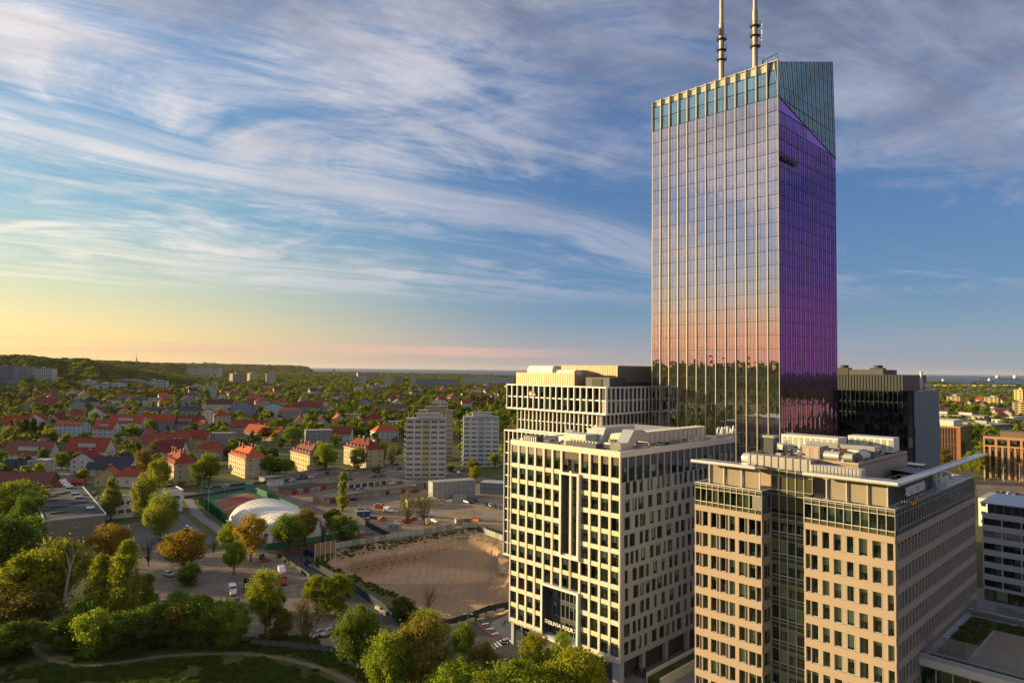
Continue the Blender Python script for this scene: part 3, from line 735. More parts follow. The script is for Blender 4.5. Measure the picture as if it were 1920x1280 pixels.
# ------------------------------------------------------------------ beige block (front right)
def beige_block():
    C = YD(1678, 955, 100); R = 47.75; LA, RB0, LB = 13.15, 20.1, 32.6; REC = 3.4
    o = office('office_building', 'beige banded office block with a glazed slot and glass top floor, nearest on the right', C)
    ws = WinSet(o, 'window', 290); FZ = 3.59; Z0 = 42.3; ZT = 46.25
    b = MB(); b.box(REC + 1.8, 1.8, 0, R - 1.9, LB - 1.8, ZT - .5, room_d); b.build('core', o)
    b = MB(); b.box(.35, .35, ZT - .5, R - .3, LA - .3, ZT - .3, roofgrav); b.box(REC + .3, LA - .3, ZT - .5, R - .3, RB0 + .3, ZT - .28, roofgrav); b.box(.35, RB0 + .3, ZT - .5, R - .3, LB - .3, ZT - .3, roofgrav); b.build('terrace_deck', o)
    b = MB(); b.box(.3, LB - .3, 0, R - .1, LB, ZT, grey_panel); b.box(R - .3, .5, 0, R, LB - .3, ZT, grey_panel); b.build('rear_wall', o)
    lev = [Z0 - FZ * k for k in range(12)]
    def front(F, Lw, wins, panels, w0=0.0, fr_=None, rc=.16):
        bands, piers, pan = [], [], []
        for k, z in enumerate(lev):
            h = 1.0 if k == 0 else 1.22
            bands.append((-.0, w0 - .12, z - h, Lw, w0 + .45, z))
            zb = z - FZ; hh = FZ - h
            if k == 11: zb, hh = 0, z - h
            last = 0.0
            for a, c in sorted(wins + panels):
                if a - last > .06: piers.append((last, w0 - .04, zb, a, w0 + .45, zb + hh))
                last = c
            if Lw - last > .02: piers.append((last, w0 - .04, zb, Lw, w0 + .45, zb + hh))
            for a, c in wins: ws.add(F, a, zb, c - a, hh, 'curtain', gl_amz, fr_ or alu_w, w0 + rc)
            for a, c in panels: pan.append((a, w0 + .16, zb, c, w0 + .45, zb + hh))
        strips(o, 'spandrel', F, bands, conc_beige); strips(o, 'pier', F, piers, conc_beige); strips(o, 'ribbed_panel', F, pan, conc_pier)
    FA, FBk = FL(0, LA), FL(0, LB)
    front(FA, LA, [(.22, .95), (1.08, 2.1), (2.8, 3.85), (4.5, 5.6), (6.3, 7.4), (8.15, 9.35), (10.05, 11.25), (12.05, 12.9)], [(2.1, 2.7), (5.65, 6.25), (7.45, 8.05), (11.3, 11.95)])
    WB = LB - RB0; k_ = WB / 740
    front(FBk, WB, [(a * k_, c * k_) for a, c in ((12, 52), (92, 152), (186, 250), (292, 352), (394, 456), (496, 560), (602, 672), (680, 730))], [(a * k_, c * k_) for a, c in ((56, 88), (256, 288), (356, 390), (564, 598))])
    front(FR(.46, 0), R - .46, [(a, a + 1.12) for a in [.3 + i * 1.69 for i in range(28)]], [], 0.0, mull_d, .03)
    b = MB()                                                                # vertical louvre blades beside the side windows
    for k in range(11):
        for i in range(28): b.box(.46 + .22 + i * 1.69, -.24, lev[k] - FZ + .1, .46 + .29 + i * 1.69, -.06, lev[k] - 1.3, alu)
    b.build('louvre_blade', o, kind='stuff')
    # return walls of the slot (facing the slot)
    for (yy, F, nm) in ((RB0, FR(0, RB0), 0), ):
        bands, piers = [], []
        for k, z in enumerate(lev):
            h = 1.0 if k == 0 else 1.22; bands.append((.46, -.1, z - h, REC + .2, .4, z)); zb = z - FZ if k < 11 else 0
            piers += [(.46, -.02, zb, .7, .4, z - h if k < 99 else 0), (REC - .3, -.02, zb, REC, .4, z - h)]
            ws.add(F, .7, zb, REC - 1.0, (z - h) - zb, 'split', gl_amz, alu_w, .1, .5)
        strips(o, 'spandrel', F, bands, conc_beige); strips(o, 'pier', F, piers, conc_beige)
    b = MB(); b.box(.46, LA - .3, 0, REC, LA, ZT, dark_panel); b.build('slot_wall', o)
    # curtain wall at the back of the slot, running up past the terrace
    Fs = FL(REC, RB0); Ws = RB0 - LA; n = 5; w = Ws / n
    bands, mull = [], []
    zz_ = 0.0
    for k, z in enumerate(lev):
        zb = z - FZ if k < 11 else 0
        for q in range(n): ws.add(Fs, q * w, zb + .55, w, z - zb - 1.35, 'curtain', gl_amz, alu_w, .05)
        bands += [(0, 0, z - .8, Ws, .3, z - .05)]
    for q in range(n + 1): mull.append((max(0, q * w - .05), -.1, 0, min(Ws, q * w + .05), .0, ZT + 3.6))
    strips(o, 'glass_spandrel', Fs, [(q * w + .06, .01, z - .78, (q + 1) * w - .06, .2, z - .02) for z in lev for q in range(n)], mat('olive_spandrel_glass', (.075, .07, .035), .12, spec=.8, var=.08))
    strips(o, 'glass_spandrel', Fs, [(q * w + .06, .01, z - FZ + .02, (q + 1) * w - .06, .2, z - FZ + .52) for z in lev[:11] for q in range(n)], MATS['olive_spandrel_glass'])
    strips(o, 'mullion', Fs, mull, alu_w)
    b = MB(); b.M = Fs
    for z in lev + [ZT, ZT + 3.2]: b.box(0, -.07, z - .84, Ws, 0, z - .78, alu_w); b.box(0, -.07, z - .02, Ws, 0, z + .04, alu_w)
    for z in lev[:11]: b.box(0, -.07, z - FZ + .5, Ws, 0, z - FZ + .56, alu_w)
    b.build('transom', o, kind='stuff')
    strips(o, 'glass_panel', Fs, [(q * w + .06, .01, Z0 + .6, (q + 1) * w - .06, .1, ZT - .1) for q in range(n)] + [(q * w + .06, .01, ZT + .05, (q + 1) * w - .06, .1, ZT + 2.5) for q in range(n)] + [(q * w + .06, .01, ZT + 2.6, (q + 1) * w - .06, .1, ZT + 3.1) for q in range(n)], MATS['olive_spandrel_glass'])
    # glass top floor
    def band(F, Lw, n, gl, fr, low_op, last=None):
        w = Lw / n
        for q in range(n): ws.add(F, q * w, Z0 + .68, w, 2.3, 'curtain', gl, fr, .1)
        op = low_op
        strips(o, 'glass_panel', F, [(q * w + .03, .12, Z0, (q + 1) * w - .03, .3, Z0 + .62) for q in range(n)] + [(q * w + .03, .12, Z0 + 3.0, (q + 1) * w - .03, .3, ZT - .12) for q in range(n)], op)
        b = MB(); b.M = F
        for z in (Z0 + .64, Z0 + 2.98, Z0 + 3.55): b.box(0, .02, z, Lw, .12, z + .06, fr)
        for q in range(n + 1): b.box(max(0, q * w - .04), .0, Z0 + .02, min(Lw, q * w + .04), .1, ZT - .12, fr)
        b.box(0, -.05, ZT - .12, Lw, .5, ZT, fr); b.build('glazing_frame', o)
    op = MATS['olive_spandrel_glass']; opb = mat('blue_spandrel_glass', (.035, .05, .08), .08, spec=1.0, var=.08)
    band(FA, LA, 11, gl_amz, alu_w, op); band(FBk, WB, 11, gl_amz, alu_w, op); band(FR(.5, 0), R - .5, 34, gl_band, alu, opb); band(FR(0, RB0), REC, 3, gl_dark, alu, opb)
    ws.done()
    # terrace canopy with tubular edge, screens under it
    def canopy(lab, x0, y0, x1, y1, rail):
        t = thing('roof_canopy', lab, 'canopy', (C[0], C[1], ZT), AZO); zc = 3.75
        b = MB(); b.box(x0, y0, zc - .08, x1, y0 + 1.5, zc + .08, alu) if rail[0] else None
        b.box(x0, y0 + 1.5, zc - .08, x0 + 4.2, y1, zc + .08, mat('canopy_glass_strip', (.10, .13, .17), .2, spec=.6)); b.build('deck', t)
        b = MB(); b.tube((x0, y0, zc), (x0, y1, zc), .3, .3, alu_w, 12); b.build('edge_tube', t)
        if rail[0]: b = MB(); b.tube((x0, y0, zc), (x1, y0, zc), .3, .3, alu_w, 12); b.build('edge_tube', t)
        b = MB()
        for y_ in rail[1]: b.box(1.6, y_, -.3, 1.8, y_ + .18, zc - .1, alu_w); b.box(1.3, y_ - .3, -.3, 2.2, y_ + .5, -.1, conc_beige)
        b.build('post', t, kind='stuff'); return t
    canopy('near L-shaped tubular roof canopy over the sign corner of the beige block', -.7, -.7, R + 6.2, 13.0, (True, [1.4, 4.2, 7.2, 10.2]))
    canopy('far short tubular roof canopy over the left end of the beige block', -.7, 20.9, 10, 32.9, (False, [21.2, 24.5, 27.8, 30.6]))
    for lab, ya, yb in (('mesh roof screen under the near canopy', 1.5, 10.2), ('mesh roof screen under the far left canopy', 21.3, 30.7)):
        t = thing('roof_screen', lab + ' of the beige block', 'screen', (C[0], C[1], ZT - .3), AZO); n = 3
        for q in range(n):
            a = ya + q * (yb - ya) / n; c = ya + (q + 1) * (yb - ya) / n; b = MB()
            for s_ in range(24): b.box(1.9, a + .1, .25 + s_ * .14, 1.96, c - .1, .35 + s_ * .14, conc_pier)
            b.box(2.0, a + .1, .2, 2.03, c - .1, 3.7, mat('fine_mesh', (.34, .29, .22), .8)); b.build('screen_panel', t)
        if ya < 5:                              # return along the side, behind the signs
            for q in range(5):
                b = MB(); b.box(2.2 + q * 5, 1.6, .2, 7.1 + q * 5, 1.66, 3.7, mat('grey_mesh', (.13, .13, .12), .8)); b.box(2.1 + q * 5, 1.5, .1, 2.2 + q * 5, 1.7, 3.8, alu)
                b.build('screen_panel', t)
    # amazon sign
    def smile(t, M, mm):
        b = MB(); b.M = M; n = 16
        for i in range(n):
            a0, a1 = R_(205 + i * 7.6), R_(205 + (i + 1) * 7.6); w0_, w1_ = .10 + .22 * math.sin(math.pi * i / n), .10 + .22 * math.sin(math.pi * (i + 1) / n)
            P = lambda a, r: (2.6 + math.cos(a) * r * 1.35, math.sin(a) * r + 1.05)
            p = [P(a0, 1.55 - w0_), P(a1, 1.55 - w1_), P(a1, 1.55 + w1_ * .4), P(a0, 1.55 + w0_ * .4)]
            b.add([(q[0], -.1, q[1]) for q in p] + [(q[0], .1, q[1]) for q in p], [(0, 3, 2, 1), (4, 5, 6, 7), (0, 1, 5, 4), (1, 2, 6, 5), (2, 3, 7, 6), (3, 0, 4, 7)], mm)
        b.prof([(4.35, .25), (4.95, .45), (4.75, -.15)], -.1, .1, mm); b.build('smile_arrow', t)
    orange = mat('orange_sign_paint', (.75, .28, .03), .5); blue_s = mat('blue_sign_paint', (.05, .32, .62), .5); green_s = mat('green_sign_paint', (.25, .5, .12), .5)
    t = thing('roof_sign', 'white amazon letters with orange smile on the beige block terrace', 'sign', (C[0], C[1], ZT), AZO)
    M = Matrix.Translation((5.0, -.1, 1.35)); wd = text_part('amazon', 2.75, t, M, white_m, ext=.12, bold=.05); smile(t, Matrix.Translation((5.7, -.1, .2)), orange)
    b = MB()
    for q in range(8): b.box(5.0 + q * 1.3, .65, -.2, 5.12 + q * 1.3, .8, 2.9, dark_panel)
    b.box(4.8, .55, 1.25, 14.6, .65, 1.35, dark_panel); b.box(4.8, .55, 2.4, 14.6, .65, 2.5, dark_panel); b.build('sign_frame', t)
    t = thing('roof_sign', 'white Bayer lettering with green and blue ringed cross on the beige block terrace', 'sign', (C[0], C[1], ZT), AZO)
    cx, cz, rr_ = 23.2, 1.8, 1.55; b = MB()
    b2 = MB()
    for i in range(32):
        a0, a1 = 2 * math.pi * i / 32, 2 * math.pi * (i + 1) / 32; m_ = b if i < 16 else b2
        P = [(cx + math.cos(a) * r, cz + math.sin(a) * r) for a, r in ((a0, rr_ - .22), (a1, rr_ - .22), (a1, rr_), (a0, rr_))]
        m_.add([(q[0], .3, q[1]) for q in P] + [(q[0], .5, q[1]) for q in P], [(0, 3, 2, 1), (4, 5, 6, 7), (0, 1, 5, 4), (1, 2, 6, 5), (2, 3, 7, 6), (3, 0, 4, 7)], green_s if i < 16 else blue_s)
    b.build('ring_half', t); b2.build('ring_half', t)
    for i, ch in enumerate('BAYER'): text_part(ch, .62, t, Matrix.Translation((cx - .2, .35, cz + .9 - i * .48)), white_m, ext=.06)
    for i, ch in enumerate('BA'): text_part(ch, .6, t, Matrix.Translation((cx - 1.1 + i * .45, .35, cz - .1)), white_m, ext=.06)
    for i, ch in enumerate('ER'): text_part(ch, .6, t, Matrix.Translation((cx + .3 + i * .45, .35, cz - .1)), white_m, ext=.06)
    text_part('Bayer', 2.1, t, Matrix.Translation((cx + 2.1, .35, .9)), white_m, ext=.1, bold=.03)
    b = MB()
    for q in range(6): b.box(22 + q * 1.6, .6, -.2, 22.1 + q * 1.6, .72, 3.2, alu)
    b.box(21.8, .52, .7, 31, .6, .8, alu); b.build('sign_frame', t)
    # penthouse and plant on top
    t = thing('plant_room', 'beige set-back plant deck walls on the beige block roof', 'plant room', (C[0], C[1], ZT - .3), AZO)
    b = MB(); b.box(7.5, 7.5, 0, 33, 26, 5.0, conc_beige); b.box(7.9, 7.9, 5.0, 32.6, 25.6, 5.1, roofdark)
    b.build('wall', t)
    b = MB()
    for a in ((7.5, 7.5, 33, 7.8), (7.5, 25.7, 33, 26), (7.5, 7.8, 7.8, 25.7), (32.7, 7.8, 33, 25.7)): b.box(a[0], a[1], 5.1, a[2], a[3], 5.55, conc_beige)
    b.build('parapet', t)
    def rp(nm, lab, cat, z=ZT - .3 + 5.1): return thing(nm, lab, cat, (C[0], C[1], z), AZO)
    t = rp('air_duct', 'rounded seamed duct along the front edge of the beige block roof', 'duct', ZT - .3)
    b = MB(); b.box(4.6, 13.9, 3.6, 7.0, 25, 5.6, duct); b.tube((5.8, 25, 4.6), (5.8, 26.2, 4.6), 1.2, 1.0, duct, 14)
    for k in range(9): b.box(4.5, 14.4 + k * 1.25, 3.5, 7.1, 14.5 + k * 1.25, 5.7, alu)
    b.build('main_run', t); b = MB(); b.box(4.2, 6.0, 3.7, 6.2, 13.9, 4.9, alu_w)
    for k in range(14): b.box(4.12, 6.2 + k * .55, 3.65, 4.2, 6.5 + k * .55, 4.95, duct)
    b.build('ribbed_run', t)
    rr = random.Random(11)
    lab = ['boxy pale air handler on the left of the plant deck', 'tan ventilation block in the middle of the plant deck', 'long pale air handler along the back of the plant deck',
           'white bulky air handler at the back right of the plant deck', 'grey mechanical box near the deck corner', 'dark framed cooling unit on the right roof of the beige block']
    for k, (x0, y0, z0_, dx, dy, dz, m_) in enumerate([(14, 22, 0, 3, 3, 1.6, plant_w), (10, 14.6, 0, 3.6, 3.0, 2.2, conc_beige), (24, 16.5, 0, 4.0, 11, 2.6, plant_w), (30, 9, .2, 3.4, 8, 2.6, plant_w), (13.5, 9.5, 0, 2.2, 1.8, 1.8, plant_w), (36, 6, -5, 3.0, 6.5, 2.6, dark_panel)]):
        t = rp('air_handler', lab[k], 'air unit'); b = MB(); b.box(x0, y0, z0_, x0 + dx, y0 + dy, z0_ + dz, m_); b.box(x0 - .05, y0 - .05, z0_ + dz, x0 + dx + .05, y0 + dy + .05, z0_ + dz + .08, alu_w); b.build('casing', t)
        b = MB()
        for q in range(max(2, int(dy / 1.1))): b.box(x0 - .04, y0 + .15 + q * dy / max(2, int(dy / 1.1)), z0_ + .3, x0, y0 + .85 + q * dy / max(2, int(dy / 1.1)), z0_ + dz - .3, duct)
        b.build('access_panel', t, kind='stuff')
    tl = ['round silver silencer lying near the antenna tripod', 'second silver silencer beside the tan block', 'silver elbow duct at the deck edge']
    for k, (a, c, r) in enumerate([((9.2, 10.8, 1), (9.4, 13.4, 1), .8), ((11, 8.8, .9), (15, 9.0, .9), .85), ((9.3, 8.8, 1.0), (9.3, 10.2, 1.0), .7)]):
        t = rp('silencer', tl[k], 'silencer'); b = MB(); b.smooth = False; b.tube(a, c, r, r, duct, 16); b.build('drum', t)
        b = MB(); b.tube(a, tuple(np.array(a) + (np.array(c) - np.array(a)) * .08), r * 1.08, r * 1.08, alu, 16); b.build('flange', t)
    t = rp('satellite_antenna', 'orange dish on a tripod among the silencers of the plant deck', 'antenna')
    b = MB(); ax, ay = 10.4, 11.6
    for k in range(5): a = k * 1.257; b.tube((ax + math.cos(a) * 1.3, ay + math.sin(a) * 1.3, 0), (ax, ay, 3.0), .07, .07, dark_panel, 5)
    b.tube((ax, ay, 2.4), (ax, ay, 4.2), .09, .07, dark_panel, 6); b.build('tripod', t)
    b = MB(); b.tube((ax - .5, ay - 1.0, 1.5), (ax - .65, ay - 1.15, 1.52), .65, .72, orange, 18); b.build('dish', t)
    t = rp('cable_mast', 'cluster of grey antennas and cabinets on the left of the plant deck', 'antenna')
    b = MB(); b.box(11, 23.2, 0, 12.6, 25, 3.0, dark_panel); b.box(10.8, 23, 3.0, 12.8, 25.2, 3.4, alu); b.build('cabinet', t)
    b = MB()
    for q in range(6): b.tube((13 + q * .4, 21.5 + rr.random(), 0), (12.6 + q * .5, 20.6 + rr.random() * 2, 2.6), .05, .05, alu_w, 5)
    b.build('strut', t, kind='stuff')
    t = rp('air_duct', 'low tangled ducts across the right part of the plant deck', 'duct')
    b = MB()
    for q in range(6): b.box(16 + q * 2.3, 9 + (q % 3) * 2, .1, 18 + q * 2.3, 10.4 + (q % 2) * 3, 1.1 + (q % 3) * .4, duct)
    b.box(18, 14.5, .5, 23.5, 15.4, 1.3, duct); b.box(20, 9, 1.2, 21, 21, 2.0, alu); b.build('main_run', t)
    t = rp('roof_shelter', 'dark pent shelter with silver drum on the right roof of the beige block', 'shelter', ZT - .3)
    b = MB(); b.add([(20, 2.6, 3.2), (26.5, 2.6, 3.2), (26.5, 6.6, 3.5), (20, 6.6, 3.5)], [(0, 1, 2, 3)], dark_panel); b.box(26.3, 2.7, 1.2, 26.5, 6.6, 3.2, dark_panel); b.box(20, 6.5, 1.2, 26.5, 6.6, 3.3, dark_panel); b.build('cover', t)
    b = MB(); b.tube((20.3, 4.4, 2.0), (25, 4.4, 2.0), .8, .8, duct, 14); b.build('drum', t)
    t = rp('guard_rail', 'thin steel guard rail on the side roof of the beige block', 'railing', ZT - .3)
    b = MB()
    for q in range(9): b.tube((9 + q * 2.4, 4.6, 0), (9 + q * 2.4, 4.6, 3.0), .035, .035, alu, 5)
    b.tube((9, 4.6, 3.0), (28.2, 4.6, 3.0), .035, .035, alu, 5); b.tube((9, 4.6, 2.4), (28.2, 4.6, 2.4), .03, .03, alu, 5); b.build('rail', t)
    return C
BBC = beige_block()
# ------------------------------------------------------------------ glass tower
def clutter(C, z, x0, x1, y0, y1, n, lab, seed):
    t = thing('roof_pipework', lab, 'roof equipment', (C[0], C[1], z), AZO); rr = random.Random(seed); b = MB()
    for q in range(n):
        x, y = rr.uniform(x0, x1), rr.uniform(y0, y1); k = rr.random(); m_ = rr.choice([duct, plant_w, dark_panel, alu, conc_beige, roofdark])
        if k < .4: b.box(x, y, 0, x + rr.uniform(.4, 1.6), y + rr.uniform(.4, 1.6), rr.uniform(.3, 1.3), m_)
        elif k < .7: L_ = rr.uniform(2, 7); d_ = rr.random() < .5; h_ = rr.uniform(.2, .9); b.tube((x, y, h_), (min(x1, x + L_) if d_ else x, y if d_ else min(y1, y + L_), h_), .12, .12, m_, 6)
        else: b.tube((x, y, 0), (x, y, rr.uniform(.6, 1.8)), .12, .12, alu, 6); b.tube((x, y, 1.0), (x, y, 1.25), .3, .3, m_, 8)
    b.build('pipework', t, kind='stuff')
clutter(CB[0], CB[3] - 1.3, 2, 46, 1.5, 31, 150, 'scattered vents, pipes and small boxes over the cream block roof', 1)
clutter(BBC, 46.25 - .3 + 5.1, 8.5, 31, 8.5, 25, 130, 'scattered pipes, vents and boxes on the beige block plant deck', 2)
clutter(BBC, 46.25 - .3, 4, 44, 2.5, 7, 60, 'small vents along the side roof of the beige block', 3)
def glass_tower():
    C = YD(1459, 180, 196); L, R = 43.35, 43.7; FH = 4.1; ZB = 146.4; NB = 13
    o = office('skyscraper', 'tall glass tower with champagne fins, mirrored sunset front and purple side', C)
    ws = WinSet(o, 'window', 290); Fl, Fr = FL(0, L), FR()
    zr = 137.6
    b = MB(); b.box(2.1, 2.6, 0, R - 2.1, L - 2.1, 137, room_d); b.build('core', o)
    b = MB(); b.box(.3, L - .3, 0, R - .3, L, ZB, gl_dark_solid); b.box(R - .3, .3, 0, R, L, ZB, gl_dark_solid)
    b.build('rear_wall', o)
    rows = int(ZB / FH) + 1; wl = L / NB
    for k in range(rows):
        zb = ZB - (k + 1) * FH; h = FH
        if zb < 0: h += zb; zb = 0
        if h < 1.5: continue
        for i in range(NB): ws.add(Fl, i * wl, zb, wl, h, 'tower', gl_tow, mull_d, .06, 2.0 if i < NB - 1 else .35, 12)
        for i in range(NB):
            x1 = (i + 1) * R / NB; zlim = ZB - (x1 / R) * (ZB - zr)
            if zb + h > zlim + .3 and k < 3: continue
            ws.add(Fr, i * R / NB + (.4 if i == 0 else 0), zb, R / NB - (.4 if i == 0 else 0), h, 'tower', gl_pur, mull_d, .06, 2.0 if i else .35, 6)
    ws.done()
    fins = [(i * wl - .11, -.34, 0, i * wl + .11, .02, ZB - .1) for i in range(1, NB)] + [(0, -.05, 0, .18, .05, ZB), (L - .14, -.05, 0, L, .05, ZB)]
    strips(o, 'fin', Fl, fins, fin_m)
    b = MB(); b.M = Fl
    for k in range(rows): b.box(.1, -.05, ZB - k * FH - .06, L - .1, .06, ZB - k * FH + .06, mull_d)
    b.build('floor_line', o, kind='stuff')
    b = MB(); b.M = Fr
    for k in range(1, rows): b.box(.1, -.05, ZB - k * FH - .06, min(R - .1, k * FH / (ZB - zr) * R), .06, ZB - k * FH + .06, mull_d)
    for i in range(2 * NB): b.box(i * R / NB / 2 + .8, -.04, 0, i * R / NB / 2 + .86, .05, zr, mull_d)
    b.build('floor_line', o, kind='stuff')
    # triangle of purple glass up to the slanted edge
    b = MB(); b.M = Fr
    def zl(x): return ZB - (x / R) * (ZB - zr)
    for i in range(NB * 2):
        x0, x1 = i * R / NB / 2 + .04, (i + 1) * R / NB / 2 - .04
        # rows skipped above reach down to this level
        z_ = ZB
        for k in range(3):
            zbk = ZB - (k + 1) * FH
            if zbk + FH > zl((math.floor(i / 2) + 1) * R / NB) + .3: z_ = zbk
        b.add([(x0, .02, z_), (x1, .02, z_), (x1, .02, zl(x1)), (x0, .02, zl(x0))], [(0, 1, 2, 3)], gl_pur_solid)
    b.build('glass_panel', o, kind='stuff')
    b = MB(); b.M = Fr; b.add([(0, -.12, ZB - .12), (R, -.12, zr - .12), (R, -.12, zr + .12), (0, -.12, ZB + .12), (0, .1, ZB - .12), (R, .1, zr - .12), (R, .1, zr + .12), (0, .1, ZB + .12)],
        [(0, 1, 2, 3), (4, 7, 6, 5), (3, 2, 6, 7), (0, 4, 5, 1)], mull_d); b.build('slanted_edge', o)
    # leaning crown facet above the slanted edge
    A0 = Vector((0, .05, ZB + .1)); A1 = Vector((R - .1, .05, zr + .1)); B1 = Vector((R + .25, .9, 171.2)); B0 = Vector((.0, 1.2, 157.0))
    n = 26; cols = []
    P = lambda s, t: (A0.lerp(A1, s)).lerp(B0.lerp(B1, s), t)
    def tz(s, z): lo, hi = P(s, 0), P(s, 1); return min(1, max(0, (z - lo.z) / (hi.z - lo.z)))
    for i in range(13):
        s0, s1 = i / 13 + .002, (i + 1) / 13 - .002
        for k in range(-3, 7):
            z0_, z1_ = ZB + k * FH + .03, ZB + (k + 1) * FH - .03; ts = [tz(s0, z0_), tz(s1, z0_), tz(s1, z1_), tz(s0, z1_)]
            if ts[2] - ts[1] < .01 and ts[3] - ts[0] < .01: continue
            q = [P(s0, ts[0]), P(s1, ts[1]), P(s1, ts[2]), P(s0, ts[3])]; b = MB()
            b.add([tuple(v) for v in q] + [tuple(v + Vector((0, .1, 0))) for v in q], [(0, 1, 2, 3), (7, 6, 5, 4), (0, 4, 5, 1), (1, 5, 6, 2), (2, 6, 7, 3), (3, 7, 4, 0)], gl_crown); b.build('glass_panel', o)
    b = MB()
    for i in range(27): a, c = P(i / 26, 0), P(i / 26, 1); b.tube(tuple(a + Vector((0, -.05, 0))), tuple(c + Vector((0, -.05, 0))), .07, .07, mull_d if i % 2 else alu, 4)
    for i in range(-2, 7):                         # raking lines parallel to floor levels
        z = ZB + i * FH
        pts = []
        for j in range(27):
            s = j / 26; lo, hi = P(s, 0), P(s, 1)
            t = (z - lo.z) / (hi.z - lo.z)
            if 0 <= t <= 1: pts.append(P(s, t))
        if len(pts) > 1: b.tube(tuple(pts[0]), tuple(pts[-1]), .07, .07, mull_d, 4)
    b.build('crown_mullion', o, kind='stuff')
    b = MB(); b.add([tuple(B0), tuple(B1), tuple(B1 + Vector((.4, 1.2, 0))), tuple(B0 + Vector((0, 1.2, 0)))], [(0, 1, 2, 3)], alu)
    b.add([(R - .1, .05, zr), (R + .3, .6, zr), (R + .65, 1.6, 171.2), (R + .25, .9, 171.2)], [(0, 1, 2, 3)], dark_panel); b.add([(R + .3, .6, zr), (R + .3, L, zr), (R + .3, L, 165), (R + .65, 1.6, 171.2)], [(0, 1, 2, 3)], dark_panel)
    b.add([tuple(B0 + Vector((0, 1.2, 0))), tuple(B1 + Vector((.4, 1.2, 0))), (R, 6.2, 150), (0, 3.2, 150)], [(0, 1, 2, 3)], dark_panel); b.build('crown_back', o)
    # inset teal floors on the front, small crown panes on top
    lev = [(ZB + .25, ZB + 4.2, 3), (ZB + 4.35, ZB + 8.1, 3), (ZB + 8.25, None, 3)]
    for r_, (za, zb, nn) in enumerate(lev):
        for i in range(NB):
            for q in range(nn):
                u0, u1 = i * wl + .25 + q * (wl - .5) / nn, i * wl + .25 + (q + 1) * (wl - .5) / nn - .08
                zt = zb or 156.2 + .8 * (u0 / L)
                b = MB(); b.box(0, .5, 0, u1 - u0, .56, zt - za, gl_teal if r_ < 2 else crown_p); key = ('tp', round(u1 - u0, 2), round(zt - za, 1), r_)
                if key not in PARTM: PARTM[key] = b.mesh('glass_panel')
                if nn * i + q < 999: inst('glass_panel', PARTM[key], o, Fl @ Matrix.Translation((u0, 0, za)))
    fins = [(i * wl - .14, -.3, ZB + .1, i * wl + .14, .7, 156.6 + .8 * i / NB) for i in range(0, NB + 1)]
    strips(o, 'fin', Fl, [(max(0, f[0]), f[1], f[2], min(L, f[3]), f[4], f[5]) for f in fins], fin_m)
    b = MB(); b.M = Fl
    for z in (ZB + .1, ZB + 4.27, ZB + 8.17): b.box(0, .35, z - .08, L, .6, z + .08, mull_d)
    b.box(0, .6, ZB, L, 2.0, ZB + .2, dark_panel); b.build('floor_line', o, kind='stuff')
    b = MB(); b.M = Fl; b.add([(0, .4, 156.3), (L, .4, 157.2), (L, 1.1, 157.2), (0, 1.1, 156.3), (0, .4, 156.6), (L, .4, 157.5), (L, 1.1, 157.5), (0, 1.1, 156.6)], [(0, 3, 2, 1), (4, 5, 6, 7), (0, 1, 5, 4), (2, 3, 7, 6), (1, 2, 6, 5), (3, 0, 4, 7)], fin_m); b.build('coping', o)
    b = MB(); b.box(2.1, 4.3, 137, R - .4, L - 1, 150, room_m); b.box(1.2, 3.2, 150, R - .2, L - .4, 150.6, roofgrav); b.build('roof', o)
    # two masts
    for k, (x, y, lab, rings) in enumerate(((4, 20.1, 'left antenna mast on the tower roof, three ringed platforms close together', [(1348, 75), (1348, 95), (1348, 113)]), (4, 8.9, 'right antenna mast on the tower roof, platforms spaced apart with side aerials', [(1414, 50), (1414, 68), (1414, 88)]))):
        t = thing('antenna_mast', lab, 'antenna mast', (C[0] + E1.x * x + E2.x * y, C[1] + E1.y * x + E2.y * y, 150.6), AZO); D = C[1] + E1.y * x + E2.y * y
        b = MB(); b.tube((0, 0, 0), (0, 0, 26), .82, .78, mast_m, 16); b.tube((0, 0, 26), (0, 0, 58), .6, .5, mast_m, 14); b.build('pole', t)
        b = MB()
        for q in range(90): b.tube((-.5, -.75, 1 + q * .6), (-.15, -.85, 1 + q * .6), .03, .03, mull_d, 4)
        b.tube((-.5, -.75, 0), (-.5, -.75, 56), .035, .035, mull_d, 4); b.tube((-.15, -.87, 0), (-.15, -.87, 56), .035, .035, mull_d, 4); b.build('ladder', t)
        for (px_, py_) in rings:
            z = YD(px_, py_, D).z - 150.6; b = MB(); b.tube((0, 0, z - .25), (0, 0, z), 1.2, 1.65, dark_panel, 18); b.build('platform', t)
            b = MB(); n_ = 14
            for q in range(n_):
                a0, a1 = 2 * math.pi * q / n_, 2 * math.pi * (q + 1) / n_
                p0, p1 = (math.cos(a0) * 1.6, math.sin(a0) * 1.6), (math.cos(a1) * 1.6, math.sin(a1) * 1.6)
                b.tube((*p0, z), (*p0, z + 1.1), .04, .04, mull_d, 4); b.tube((*p0, z + 1.1), (*p1, z + 1.1), .04, .04, mull_d, 4)
            b.build('railing', t)
        b = MB()
        if k:
            z = YD(1427, 50, D).z - 150.6; b.box(2.2, -1.2, z - 4, 2.5, -.9, z + 1.2, plant_w); b.tube((1.2, -.6, z - 3), (2.3, -1.05, z - 3), .05, .05, mull_d, 5)
            b.tube((1.2, -.6, z - 9.5), (3.2, -1.3, z - 9.5), .05, .05, mull_d, 5); b.tube((3.2, -1.3, z - 11), (3.2, -1.3, z - 8.7), .05, .05, mull_d, 5)
        else:
            z = YD(1350, 62, D).z - 150.6; b.box(-1.5, -.4, z - 1, -.8, .3, z + 1, dark_panel)
        b.build('aerial', t)
